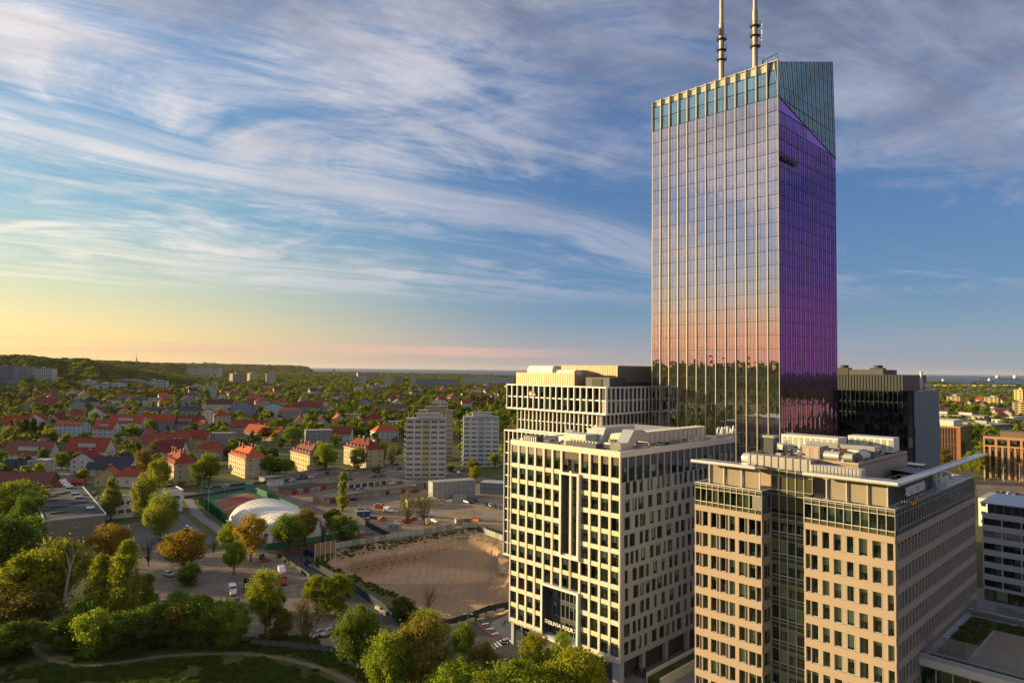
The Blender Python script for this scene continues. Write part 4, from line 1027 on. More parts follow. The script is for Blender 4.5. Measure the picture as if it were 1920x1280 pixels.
    t = thing('maintenance_crane', 'small facade crane at the foot of the right mast on the tower roof', 'crane', (C[0] + E1.x * 3.5 + E2.x * 6.4, C[1] + E1.y * 3.5 + E2.y * 6.4, 150.6), AZO)
    b = MB(); b.box(-1, -.8, 0, 1, .8, 7.6, plant_w); b.build('body', t)
    b = MB(); b.tube((0, 0, 7.6), (0, 0, 9.5), .3, .25, dark_panel, 8); b.tube((0, 0, 9.3), (.5, -4.5, 10.4), .16, .12, dark_panel, 6); b.tube((.5, -4.5, 10.4), (.5, -4.5, 8.6), .08, .08, dark_panel, 5); b.build('jib', t)
    t = thing('facade_sign', 'small dark blue company lettering high on the purple tower side', 'sign', (C[0], C[1], 0), AZO)
    zs = YD(1470, 290, 196).z; dk = mat('dark_blue_letter', (.015, .012, .05), .4)
    b = MB(); b.box(1.3, -.45, zs - 1.3, 1.9, -.25, zs + 1.4, dk); b.build('bar', t)
    text_part('ebnodest', 2.4, t, Matrix.Translation((2.2, -.4, zs - 1.0)), dk, ext=.12, bold=.05)
    b = MB(); b.box(1.3, -.3, zs - 1.3, 10.8, -.2, zs - 1.15, dk); b.build('bar', t)
    return C
gl_dark_solid = mat('dark_back_glass', (.03, .035, .045), .1, spec=.8); crown_p = mat('pale_crown_panel', (.48, .52, .36), .25, spec=.6, var=.15, scale=.8)
def gloss_solid(name, dif, glo, f, rough=.02):
    m = newmat(name); d = X.n('ShaderNodeBsdfDiffuse'); d.inputs[0].default_value = dif + (1,); g = X.n('ShaderNodeBsdfGlossy'); g.inputs[0].default_value = glo + (1,); g.inputs['Roughness'].default_value = rough
    b = X.n('ShaderNodeBump'); X.put(b.inputs['Height'], xnoise(pos(), .35, 2, .4)); b.inputs['Strength'].default_value = .1; b.inputs['Distance'].default_value = .05; m.node_tree.links.new(b.outputs[0], g.inputs['Normal'])
    mx = X.n('ShaderNodeMixShader'); mx.inputs[0].default_value = f; m.node_tree.links.new(d.outputs[0], mx.inputs[1]); m.node_tree.links.new(g.outputs[0], mx.inputs[2])
    surf(m, mx.outputs[0]); MATS[name] = m; return m
gl_pur_solid = gloss_solid('purple_spandrel_glass', (.05, .01, .10), (.42, .25, .74), .7); gl_crown = gloss_solid('crown_glass', (.02, .035, .045), (.42, .58, .62), .6)
mast_m = mat('painted_mast_steel', (.46, .40, .34), .5, .3, var=.12)
TC = glass_tower()
# ------------------------------------------------------------------ stacked-box office behind the tower's left
def plain_office(name, lab, C, L, R, tiers, cat='office building', az=None):
    o = thing(name, lab, cat, (C[0], C[1], 0), AZO if az is None else az); ws = WinSet(o, 'window', 290)
    for (dx, dy, ll, rr_, z0, z1, nf, nl, nr, fr, gl, band, fw) in tiers:
        b = MB(); b.box(dx + 1.7, dy + 1.7, z0, dx + rr_ - .2, dy + ll - .2, z1 - .1, room_d); b.build('core', o)
        b = MB(); b.box(dx + .02, dy + .02, z1 - .3, dx + rr_, dy + ll, z1 - .02, roofgrav); b.box(dx + rr_ - .2, dy, z0, dx + rr_, dy + ll, z1 - .3, grey_panel); b.box(dx, dy + ll - .2, z0, dx + rr_ - .2, dy + ll, z1 - .3, grey_panel); b.build('slab', o)
        h = (z1 - z0 - .4) / nf
        for F, ln, n in ((FL(dx, dy + ll), ll, nl), (FR(dx, dy), rr_, nr)):
            w = ln / n
            for k in range(nf):
                for i in range(n): ws.add(F, i * w, z0 + k * h + band, w, h - band, 'curtain', gl, mull_d, .2)
            if band > .05: strips(o, 'spandrel', F, [(0, .0, z0 + k * h, ln, .25, z0 + k * h + band) for k in range(nf)], fr)
            strips(o, 'fin', F, [(max(0, i * w - fw / 2), -.35, z0, min(ln, i * w + fw / 2), .2, z1) for i in range(n + 1)], fr)
            strips(o, 'edge_beam', F, [(0, -.4, z0 - .2, ln, .2, z0 + .25), (0, -.4, z1 - .3, ln, .2, z1 + .15)], fr)
    ws.done(); return o
Cb = YD(1137.5, 725, 215)
o = plain_office('office_building', 'stacked box office with white vertical fins, left of the glass tower', Cb, 45, 60, [
    (0, 0, 45, 60, 52.1, 60.6, 2, 17, 26, white_m, gl_dark, .4, .32), (1.5, 3, 38, 56, 44.6, 51.9, 2, 20, 26, white_m, gl_dark, .3, .26), (0, 2, 44, 56, 0, 44.2, 11, 20, 20, white_m, gl_dark, .4, .26)])
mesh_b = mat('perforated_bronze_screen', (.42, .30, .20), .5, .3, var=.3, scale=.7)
b = MB()
for k in range(26): b.box(2.0, 15 + k * 1.06, 60.6, 2.2, 15.9 + k * 1.06, 64.9, mesh_b)
for k in range(20): b.box(2.2 + k * 1.0, 14.8, 60.6, 3.1 + k * 1.0, 15, 64.9, mesh_b)
b.box(2.4, 15.2, 60.6, 22, 42, 64.2, dark_panel); b.build('roof_screen', o)
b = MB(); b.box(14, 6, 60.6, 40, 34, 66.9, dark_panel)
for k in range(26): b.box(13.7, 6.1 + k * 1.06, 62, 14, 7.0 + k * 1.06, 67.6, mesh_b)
for k in range(25): b.box(14 + k * 1.05, 5.7, 62, 14.9 + k * 1.05, 6, 67.6, mat('shaded_bronze_screen', (.20, .17, .13), .6))  # same bronze with the shade of this side put into its colour
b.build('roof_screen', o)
b = MB(); b.box(4, 2, 60.6, 13, 12, 63.6, dark_panel); b.box(3.8, 5, 60.8, 3.95, 9, 63.2, mat('black_opening', (.01, .01, .012), .5)); b.box(38, -2 + 2.5, 60.6, 58, 22, 65.5, mesh_b); b.build('plant_room', o)
t = thing('roof_tank', 'large white rounded plant hood on the stacked box office', 'plant hood', (Cb[0], Cb[1], 64.2), AZO)
b = MB(); b.prof([(4, 0), (9, 0), (9, 3.2), (5.5, 3.2), (4.4, 2.5)], 27, 39, plant_w); b.build('hood', t)
b = MB(); b.prof([(4, 0), (8, 0), (8, 1.8), (5, 1.8), (4.2, 1.2)], 17, 25, plant_w); b.build('hood', t)
t = thing('facade_sign', 'small red and white round logo with faint lettering behind the upper glass', 'sign', (Cb[0], Cb[1], 0), AZO)
red_s = mat('red_sign_paint', (.55, .03, .05), .5)
b = MB(); b.M = FL(0, 45); b.tube((12.2, -.5, 57.6), (12.2, -.4, 57.6), .95, .95, red_s, 18); b.tube((12.2, -.56, 57.6), (12.2, -.5, 57.6), .55, .55, white_m, 14); b.build('disc', t)
text_part('m', 1.6, t, FL(0, 45) @ Matrix.Translation((13.4, -.5, 57.0)), white_m)
# ------------------------------------------------------------------ dark glass office right of the tower
Cd = YD(1711.6, 736, 240)
o = plain_office('office_building', 'black glass office with blue folded metal fins, right of the tower', Cd, 28.5, 31, [(0, 0, 28.5, 31, 0, 59.8, 15, 18, 20, mull_d, gl_dark, .35, .1)])
finb = mat('blue_grey_metal_fin', (.17, .23, .29), .45, .3, var=.06)
for (za, zb, sh) in ((47.5, 59.9, 0), (36, 47.5, .6), (24, 36, 0)):
    for k in range(13): b = MB(); x = .2 + k * 2.37 + sh; b.add([(x, -.3, za), (x + .25, -.75, za), (x + 1.35, -.75, za), (x + 1.5, -.3, za), (x, -.3, zb), (x + .25, -.75, zb), (x + 1.35, -.75, zb), (x + 1.5, -.3, zb)], [(0, 1, 5, 4), (1, 2, 6, 5), (2, 3, 7, 6), (3, 0, 4, 7), (3, 2, 1, 0), (4, 5, 6, 7)], finb); b.build('metal_fin', o)
b = MB(); b.box(.6, 3, 59.9, 28, 26, 65.4, mat('dark_plant_screen', (.10, .10, .095), .6, var=.15))
for k in range(22): b.box(.4, 3.2 + k * 1.03, 60, .6, 3.9 + k * 1.03, 65.4, dark_panel)
b.box(8, 12, 65.4, 24, 24, 67.3, MATS['dark_plant_screen']); b.build('roof_screen', o)
t = thing('roof_sign', 'pale round emblem and short lettering on the roof corner above the blue fins', 'sign', (Cd[0], Cd[1], 59.9), AZO)
b = MB(); pts = []
for i in range(20):
    a0, a1 = 2 * math.pi * i / 20, 2 * math.pi * (i + 1) / 20; P = [(5.5 + math.cos(a) * r * .8, 2.8 + math.sin(a) * r * 1.3) for a, r in ((a0, 1.2), (a1, 1.2), (a1, 1.9), (a0, 1.9))]
    b.add([(q[0], -1.3, q[1]) for q in P] + [(q[0], -1.1, q[1]) for q in P], [(0, 3, 2, 1), (4, 5, 6, 7), (0, 1, 5, 4), (2, 3, 7, 6)], alu_w)
b.tube((5.5, -1.2, 5.0), (5.5, -1.2, 6.8), .3, .5, alu_w, 8); b.tube((5.5, -1.2, 1), (5.5, -1.2, 4.5), .25, .25, alu_w, 8); b.box(3, -1, -.2, 26, -.9, .2, alu); b.build('emblem', t)
text_part('hyocon', 3.2, t, Matrix.Translation((9.5, -1.2, .7)), alu_w, ext=.1)
lab = ['black ventilation stack cluster on the dark office roof', 'dark cooling tower on the dark office roof']
for k, (x, y) in enumerate(((10, 25), (14, 14))):
    t = thing('cooling_tower', lab[k], 'cooling tower', (Cd[0], Cd[1], 65.4), AZO); b = MB(); b.box(x, y, 0, x + 4, y + 4.5, 2.6, dark_panel); b.build('casing', t)
    b = MB(); b.tube((x + 2, y + 2.2, 2.6), (x + 2, y + 2.2, 3.6), 1.5, 1.7, dark_panel, 14); b.build('fan_stack', t)
# ------------------------------------------------------------------ low terrace wing, bottom right
Lw = (BBC[0] + E1.x * 10.6 + E2.x * -31, BBC[1] + E1.y * 10.6 + E2.y * -31)
o = thing('office_building', 'low glass-fronted office wing with planted roof terraces, bottom right corner', 'office building', (Lw[0], Lw[1], 0), AZO)
RW, LW, HW = 29.9, 31.0, 22.3; ws = WinSet(o)
b = MB(); b.box(1.8, .3, 0, RW - .3, LW - .3, HW - .5, room_d); b.build('core', o)
b = MB(); b.box(.1, 0, HW - .5, RW, LW - .1, HW, grey_panel); b.build('roof', o)
b = MB()
for a in ((0, 0, .5, LW), (.5, 0, RW, .5), (RW - .5, .5, RW, LW)): b.box(a[0], a[1], HW, a[2], a[3], HW + .55, grey_panel)
b.build('parapet', o)
b = MB(); b.box(-.1, -.05, HW - 1.1, .1, LW, HW, conc_cream); b.build('fascia', o)
F = FL(.2, LW)
for k in range(7):
    for i in range(14): ws.add(F, i * LW / 14, HW - 1.2 - (k + 1) * 3.0, LW / 14, 2.95, 'curtain', gl_amz, alu_w, .05)
ws.done()
lv = mat('grey_louvre_slat', (.26, .27, .25), .5, .2)
def louvre(lab, a, c, n=11, h=3.0):
    t = thing('louvre_screen', lab, 'screen', (Lw[0], Lw[1], HW), AZO); a, c = Vector((*a, 0)), Vector((*c, 0)); d = (c - a).normalized(); nn = Vector((-d.y, d.x, 0)); le = (c - a).length; ang = math.atan2(d.y, d.x)
    Mx = Matrix.Translation(a) @ Matrix.Rotation(ang, 4, 'Z')
    strips(t, 'slat', Mx, [(0, -.04, .3 + k * h / n, le, .05, .3 + k * h / n + .13) for k in range(n)], lv)
    b = MB(); b.M = Mx
    for k in range(int(le / 3) + 2): b.box(min(le - .1, k * 3), .06, 0, min(le, k * 3 + .1), .14, h + .3, lv)
    b.build('post', t, kind='stuff')
louvre('long front louvre screen along the terrace edge of the low wing', (2.2, 13), (2.2, 30.5)); louvre('nearer front louvre screen on the low wing roof', (2.2, 1), (2.2, 11))
louvre('back louvre screen of the low wing roof', (27, 14), (27, 30.5)); louvre('cross louvre screen between the two roof gardens', (4, 12.2), (27, 12.2)); louvre('short staggered louvre screen beside the cross screen', (5, 9.6), (15, 9.6))
b = MB(); SD = mat('roof_sedum', (.060, .062, .028), .95, var=.4, scale=1.2); b.box(4, 25.5, HW + .01, 26, 29.5, HW + .35, SD); b.box(22, 15, HW + .01, 26, 25.4, HW + .35, SD); b.box(.7, .7, HW + .01, 2.0, 30, HW + .3, SD); b.box(28, 1, HW + .01, 29.3, 30, HW + .3, mat('red_sedum', (.10, .045, .03), .95, var=.3, scale=1)); b.build('planting_bed', o, kind='stuff')
b = MB(); b.box(4, 14, HW + .005, 21.5, 25.2, HW + .06, mat('timber_decking', (.24, .17, .12), .8, var=.15)); b.box(5, 1.5, HW + .005, 26, 9, HW + .06, MATS['timber_decking'])
b.build('decking', o)
# ------------------------------------------------------------------ striped office at the right edge
Ce = G(1844, 1124); az = AZO
o = thing('office_building', 'pale office block with dark ribbon windows and a glass top floor, right edge', 'office building', (Ce[0] - E2.x * 42, Ce[1] - E2.y * 42, 0), AZO)
ws = WinSet(o); Lr = 42; F = FL(0, Lr)
b = MB(); b.box(1.8, .2, 0, 24, Lr - .2, 24, room_d); b.build('core', o)
b = MB(); b.box(.2, Lr - .2, 0, 24.5, Lr, 24, grey_panel); b.box(.1, 0, 23.7, 25, Lr, 24, roofdark); b.build('end_wall', o)
for k in range(6):
    zb = 4.2 + k * 3.55
    n = 9 if k else 9
    for i in range(n): ws.add(F, .3 + i * 4.6, zb, 4.3 if i % 3 else 4.3, 1.9, 'split', gl_dark if k != 4 else gl_tow, mull_d, .3)
strips(o, 'spandrel', F, [(0, 0, 6.1 + k * 3.55, Lr, .5, 4.2 + (k + 1) * 3.55) for k in range(6)] + [(0, 0, 3.4, Lr, .5, 4.2)], grey_panel)
strips(o, 'pier', F, [(i * 4.6, .02, 4.2 + k * 3.55, i * 4.6 + .3, .5, 6.1 + k * 3.55) for i in range(10) for k in range(6)], grey_panel)
for i in range(14): ws.add(F, i * 3.0, .2, 2.9, 3.1, 'curtain', gl_amz, mull_d, .3)
ws.done()
b = MB(); b.box(2, 1, 24.0, 22, Lr - 1, 28, gl_dark_solid)
for i in range(20): b.box(1.9, 1 + i * 2, 24, 2.0, 1.1 + i * 2, 28, alu)
b.box(.3, .2, 28, 23, Lr + .6, 28.3, alu); b.build('top_floor', o)
# white low offices behind it
o = thing('office_building', 'white low office with dark square windows behind the beige block, far right', 'office building', (*G(1835, 985)[:2], 0), AZO); ws = WinSet(o)
b = MB(); b.box(0, -20, 0, 20, 0, 12, white_m); b.box(.3, -19.7, 12, 19.7, -.3, 12.3, roofgrav); b.build('wall', o)
for k in range(3):
    for i in range(7): ws.add(FL(-.06, 0), 1 + i * 2.8, 1.5 + k * 3.6, 1.8, 1.4, 'split', gl_dark, mull_d, .02, .04)
ws.done()
# ================================================================== TREES
bark = mat('grey_brown_bark', (.075, .06, .045), .95, var=.3, scale=2); birch = mat('pale_dead_bark', (.42, .38, .32), .9, var=.3, scale=2)
LEAF = {
 'green': leafmat('spring_green_leaves', (.065, .100, .016), (.10, .135, .022)), 'yellow': leafmat('yellow_green_leaves', (.165, .165, .016), (.115, .140, .018)),
 'deep': leafmat('deep_green_leaves', (.042, .066, .014), (.065, .088, .020)), 'olive': leafmat('olive_brown_leaves', (.115, .090, .026), (.095, .092, .022)),
 'orange': leafmat('orange_young_leaves', (.19, .115, .018), (.14, .115, .022)), 'dark': leafmat('dark_conifer_needles', (.026, .038, .014), (.038, .050, .018), .15),
 'bright': leafmat('bright_green_leaves', (.105, .150, .018), (.145, .172, .02)), 'red': leafmat('copper_beech_leaves', (.065, .018, .016), (.09, .028, .02)),
 'bare': leafmat('reddish_buds', (.12, .06, .04), (.10, .065, .045), .1), 'willow': leafmat('willow_leaves', (.155, .165, .030), (.12, .14, .026))}
def crown_pts(shape, K, r):                      # cluster centres and radii in a unit tree (height 1, crown half width .5*asp)
    out = []
    for i in range(K):
        for _ in range(60):
            p = r.uniform(-1, 1, 3)
            if shape in ('round', 'bush', 'sparse'):
                if np.linalg.norm(p) > 1: continue
                if np.linalg.norm(p) < .45 and r.random() < .7: continue
                c = np.array([p[0] * .40, p[1] * .40, (.60 if shape != 'bush' else .48) + p[2] * (.33 if shape != 'bush' else .42)]); rc = r.choice([.06, .09, .12, .15, .17])
            elif shape == 'poplar':
                t = (p[2] + 1) / 2; w = .115 * (1 - t) ** .5 * (1 if t > .12 else t / .12 + .2)
                c = np.array([p[0] * w, p[1] * w, .1 + t * .86]); rc = r.uniform(.04, .07)
            elif shape == 'tall':                # several upright heads
                t = (p[2] + 1) / 2; w = .30 * (1 - t) ** .6 + .02
                if math.hypot(p[0], p[1]) > 1: continue
                c = np.array([p[0] * w, p[1] * w, .16 + t * .76]); rc = r.uniform(.06, .12) * (1.15 - .4 * t)
            elif shape == 'cone':
                t = (p[2] + 1) / 2; w = .26 * (1 - t) + .01
                if math.hypot(p[0], p[1]) > 1: continue
                c = np.array([p[0] * w, p[1] * w, .1 + t * .84]); rc = r.uniform(.045, .085)
            elif shape == 'willow':
                if np.linalg.norm(p) > 1: continue
                c = np.array([p[0] * .33, p[1] * .33, .56 + p[2] * .40]); rc = r.uniform(.08, .13)
            break
        out.append((c, rc))
    return out
def crown_mesh(name, shape, K, nleaf, leaf, seed, trunk=True, limbs=7, m_leaf=None, gap=.0):
    r = np.random.default_rng(seed); cl = crown_pts(shape, K, r); per = nleaf // K; V = []; Fc = []
    for c, rc in cl:
        d = r.normal(size=(per, 3)); d /= np.linalg.norm(d, axis=1)[:, None]; rad = rc * (r.random(per) ** .45) * np.where(r.random(per) < .22, r.uniform(1.0, 1.75, per), 1.0)
        sq = np.array([1, 1, .75]) if shape != 'willow' else np.array([.8, .8, 1.7])
        p = c + d * rad[:, None] * sq; p[:, 2] = np.maximum(p[:, 2], .015)
        nrm = d * .8 + r.normal(size=(per, 3)) * .6 + np.array([0, 0, .35]); nrm /= np.linalg.norm(nrm, axis=1)[:, None]
        if shape in ('willow', 'poplar'): nrm[:, 2] *= .3; nrm /= np.linalg.norm(nrm, axis=1)[:, None]
        a = np.cross(nrm, r.normal(size=(per, 3))); a /= np.linalg.norm(a, axis=1)[:, None] + 1e-9; bb = np.cross(nrm, a)
        s = leaf * r.uniform(.55, 1.35, per)[:, None]; st = 1.7 if shape in ('willow', 'cone') else 1.15
        base = len(V) * 4
        V.append(np.stack([p - a * s * .5, p - bb * s * .5 * st, p + a * s * .5, p + bb * s * .5 * st], 1))
    V = np.concatenate(V).reshape(-1, 3); Fq = np.arange(len(V)).reshape(-1, 4)
    crown = npmesh(name, V, Fq, [m_leaf or LEAF['green']])
    b = MB(); rr = random.Random(seed); tr = .022 if shape != 'bush' else .012
    tops = sorted(cl, key=lambda t: -t[0][2]); top = tops[0][0]
    p0 = Vector((0, 0, 0)); k_ = 5; prev = p0; end = Vector((top[0] * .5, top[1] * .5, top[2] - .1))
    for i in range(k_):
        t = (i + 1) / k_; q = end * t + Vector((rr.uniform(-.01, .01), rr.uniform(-.01, .01), 0)); q.z = end.z * t
        b.tube(tuple(prev), tuple(q), tr * (1 - i / k_ * .75), tr * (1 - (i + 1) / k_ * .75), bark, 6); prev = q
    for c, rc in rr.sample(cl, min(limbs, len(cl))):
        z0 = rr.uniform(.15, .5) * c[2]; s = Vector((end.x * z0 / end.z, end.y * z0 / end.z, z0)); e = Vector(c); mid = s.lerp(e, .5) + Vector((0, 0, -.03))
        b.tube(tuple(s), tuple(mid), tr * .45, tr * .3, bark, 5); b.tube(tuple(mid), tuple(e), tr * .3, tr * .1, bark, 4)
        for _ in range(2):
            e2 = e + Vector((rr.uniform(-.1, .1), rr.uniform(-.1, .1), rr.uniform(0, .12))); b.tube(tuple(mid), tuple(e2), tr * .2, tr * .06, bark, 3)
    return crown, b.mesh('trunk')
PRO = {}
for nm, sh, K, n, lf, sd in (('oak', 'round', 74, 12000, .026, 1), ('maple', 'round', 62, 11000, .028, 2), ('beech', 'round', 90, 13000, .024, 3), ('tall', 'tall', 90, 14000, .019, 4), ('tall2', 'tall', 70, 12000, .021, 5),
                             ('poplar', 'poplar', 50, 6500, .020, 6), ('bush', 'bush', 60, 9500, .034, 7), ('willow', 'willow', 60, 12000, .019, 8), ('sparse', 'sparse', 40, 2600, .022, 9), ('conifer', 'cone', 60, 6500, .026, 10), ('bare', 'sparse', 44, 700, .012, 11)):
    PRO[nm] = crown_mesh('crown', sh, K, n, lf, sd, limbs=26 if nm in ('sparse', 'bare') else 12)
def tree(nm, kind, px, py, ptop, wpx, label, leaf='green', group=None, z=0, name=None, rz=None, D=None, h=None, lean=0):
    """tree standing on the ground seen at (px, py); its top reaches photo row ptop; wpx = crown width in photo pixels"""
    P = G(px, py, z); D = P.y; hh = h or YD(px, ptop, D).z - z; w = wpx * D / FPX
    t = thing(name or nm, label, 'tree' if kind not in ('bush',) else 'bush', P, random.uniform(0, 6.28) if rz is None else rz, group)
    asp = {'round': .98, 'oak': .98, 'maple': .98, 'beech': .98, 'bush': .98, 'tall': .72, 'tall2': .72, 'poplar': .28, 'willow': .84, 'sparse': .98, 'conifer': .56, 'bare': .98}[kind]
    sx = w / asp; cr, tk = PRO[kind]
    for me_, n_ in ((cr, 'crown'), (tk, 'trunk')):
        o = inst(n_, me_, t, Matrix.Rotation(lean, 4, 'Y') @ Matrix.Diagonal((sx, sx, hh, 1)))
        if n_ == 'crown': o.material_slots[0].link = 'OBJECT'; o.material_slots[0].material = LEAF[leaf]
    return t
T = tree
T('broadleaf_tree', 'tall', 38, 1165, 1035, 150, 'huge yellow-green tree over the dirt path at the lower left', 'yellow')
T('broadleaf_tree', 'maple', 95, 1150, 1012, 150, 'yellow-topped tree immediately left of the dead white tree', 'yellow')
T('broadleaf_tree', 'oak', 40, 1178, 1090, 170, 'dark olive tree low at the left margin above the footpath fork', 'olive')
T('broadleaf_tree', 'oak', -10, 1110, 960, 150, 'dense green tree cut by the left edge below the flat-roofed school', 'deep')
T('broadleaf_tree', 'beech', 30, 1062, 955, 110, 'mid green tree at the left edge beside the school wall', 'green')
T('broadleaf_tree', 'maple', 20, 985, 900, 130, 'bright leaved tree at the left edge near the brick-coloured roofs', 'bright')
T('broadleaf_tree', 'oak', 48, 1020, 925, 60, 'dark spreading tree touching the left side of the school roof', 'deep')
T('poplar_tree', 'tall', 235, 1185, 1002, 95, 'tallest yellow-green poplar, right of the dead white tree', 'yellow')
T('poplar_tree', 'tall2', 190, 1180, 1030, 95, 'broad yellow-green poplar with a double head beside the tallest one', 'yellow')
T('poplar_tree', 'tall2', 277, 1180, 1068, 52, 'slim light green poplar with a pointed top at the parking edge', 'bright')
for k, (x, y, tp, w, c, l) in enumerate([(130, 1215, 1150, 90, 'green', 'green undergrowth bush at the foot of the dead white tree'), (185, 1225, 1135, 95, 'bright', 'light green bush in the thicket under the double poplar'), (240, 1222, 1140, 95, 'deep', 'dark bush in the thicket under the tallest poplar'),
        (290, 1212, 1125, 85, 'deep', 'dark bush in the thicket right of the tallest poplar'), (340, 1208, 1120, 80, 'olive', 'olive bush in the middle of the thicket above the curved path'), (330, 1200, 1100, 70, 'green', 'green bush behind the olive one in the thicket'),
        (385, 1205, 1110, 95, 'green', 'full green bush in the thicket below the white van'), (430, 1205, 1118, 85, 'bright', 'bright green bush nearest the white van with red stripe'), (365, 1180, 1112, 60, 'yellow', 'yellowish bush poking above the right part of the thicket'),
        (520, 1195, 1130, 60, 'olive', 'thin olive bush beneath the yellow-topped tree'), (15, 1230, 1165, 110, 'deep', 'dark bush in the bottom left corner above the lawn'), (160, 1195, 1110, 70, 'green', 'green bush tucked between the dead tree and the poplars')]):
    T('bush', 'bush', x, y, tp, w, l, c)
T('broadleaf_tree', 'oak', 205, 1062, 980, 88, 'brown-orange tree in front of the school end wall', 'orange')
T('broadleaf_tree', 'beech', 344, 1080, 984, 96, 'round orange tree on the parking edge', 'orange')
T('bush', 'bush', 353, 1097, 1052, 44, 'dense round green bush under the round orange tree', 'green')
T('broadleaf_tree', 'maple', 438, 1078, 1012, 48, 'small light green tree on the parking ground below the dome', 'bright')
T('broadleaf_tree', 'oak', 470, 1052, 960, 70, 'orange-topped tree in front of the left half of the dome', 'orange')
T('broadleaf_tree', 'maple', 425, 1035, 982, 45, 'small yellowish tree at the green corner of the dome', 'yellow')
T('broadleaf_tree', 'maple', 540, 1035, 962, 76, 'green tree covering the middle of the dome front', 'green')
T('broadleaf_tree', 'oak', 572, 1022, 950, 55, 'brownish tree beside the green one before the dome', 'olive')
T('bare_tree', 'bare', 605, 1015, 955, 40, 'leafless tree against the right end of the dome', 'bare')
T('bush', 'bush', 645, 1010, 962, 60, 'green thicket by the dark fence corner right of the dome', 'green'); T('bush', 'bush', 625, 985, 950, 40, 'small dark shrub behind the right end of the dome', 'deep')
T('willow_tree', 'willow', 300, 1012, 922, 72, 'weeping light green willow in front of the white school wing', 'willow')
T('willow_tree', 'willow', 272, 985, 885, 60, 'tall yellowish weeping tree behind the front willow', 'willow')
T('broadleaf_tree', 'tall2', 208, 975, 888, 46, 'thin yellow-green tree between the two school buildings', 'willow')
T('broadleaf_tree', 'maple', 498, 1190, 1066, 82, 'golden-topped tree on the parking ground left of the red van', 'yellow')
T('broadleaf_tree', 'sparse', 577, 1215, 1112, 80, 'dark sparse tree with mistletoe clumps above the two parked silver cars', 'olive')
T('bush', 'bush', 628, 1150, 1072, 70, 'light green tree crown hanging over the street by the dark fence', 'bright'); T('broadleaf_tree', 'maple', 595, 1150, 1078, 60, 'pale yellow tree beside the street bend', 'yellow')
T('broadleaf_tree', 'beech', 668, 1275, 1120, 92, 'saturated green chestnut tree at the bottom middle', 'green')
T('broadleaf_tree', 'maple', 728, 1330, 1180, 100, 'light green tree at the bottom edge right of the chestnut', 'bright')
T('broadleaf_tree', 'oak', 790, 1320, 1150, 120, 'large brown-olive tree at the bottom below the excavation', 'olive')
T('broadleaf_tree', 'maple', 800, 1225, 1142, 95, 'yellow-green tree touching the lower corner of the excavation', 'yellow')
T('broadleaf_tree', 'maple', 866, 1245, 1168, 56, 'small green tree just left of the road crossing', 'green')
T('broadleaf_tree', 'oak', 905, 1310, 1198, 70, 'brown budding tree left of the blue road sign', 'olive')
T('broadleaf_tree', 'beech', 855, 1360, 1220, 120, 'bright green tree on the bottom edge under the brown one', 'bright')
T('broadleaf_tree', 'maple', 1005, 1290, 1184, 74, 'yellow-green tree in front of the entrance portal', 'yellow')
T('broadleaf_tree', 'beech', 960, 1400, 1230, 190, 'broad bright tree on the bottom edge left of the cream block corner', 'bright')
T('broadleaf_tree', 'oak', 1075, 1380, 1212, 150, 'broad yellow-green tree at the foot of the cream block', 'yellow')
T('broadleaf_tree', 'maple', 1055, 1280, 1184, 50, 'small light tree against the low portal frame', 'bright')
T('broadleaf_tree', 'oak', 1110, 1340, 1240, 70, 'olive tree nearest the cream block corner', 'olive')
T('bush', 'bush', 757, 1165, 1115, 50, 'dark round bush on the rim of the excavation', 'deep')
T('bare_tree', 'bare', 803, 1150, 1080, 42, 'reddish leafless tree inside the fence by the pit', 'bare')
T('bare_tree', 'sparse', 765, 985, 918, 44, 'leafless tree among the site vehicles, left of the pair', 'olive'); T('bare_tree', 'sparse', 795, 985, 915, 44, 'leafless tree among the site vehicles, right of the pair', 'olive')
T('bare_tree', 'bare', 278, 1062, 1000, 40, 'bare tree on the pale yard behind the poplars', 'bare'); T('bare_tree', 'bare', 400, 1040, 1000, 26, 'bare sapling between the orange tree and the dome', 'bare')
T('poplar_tree', 'poplar', 642, 958, 880, 22, 'single narrow columnar poplar in front of the garages', 'yellow')
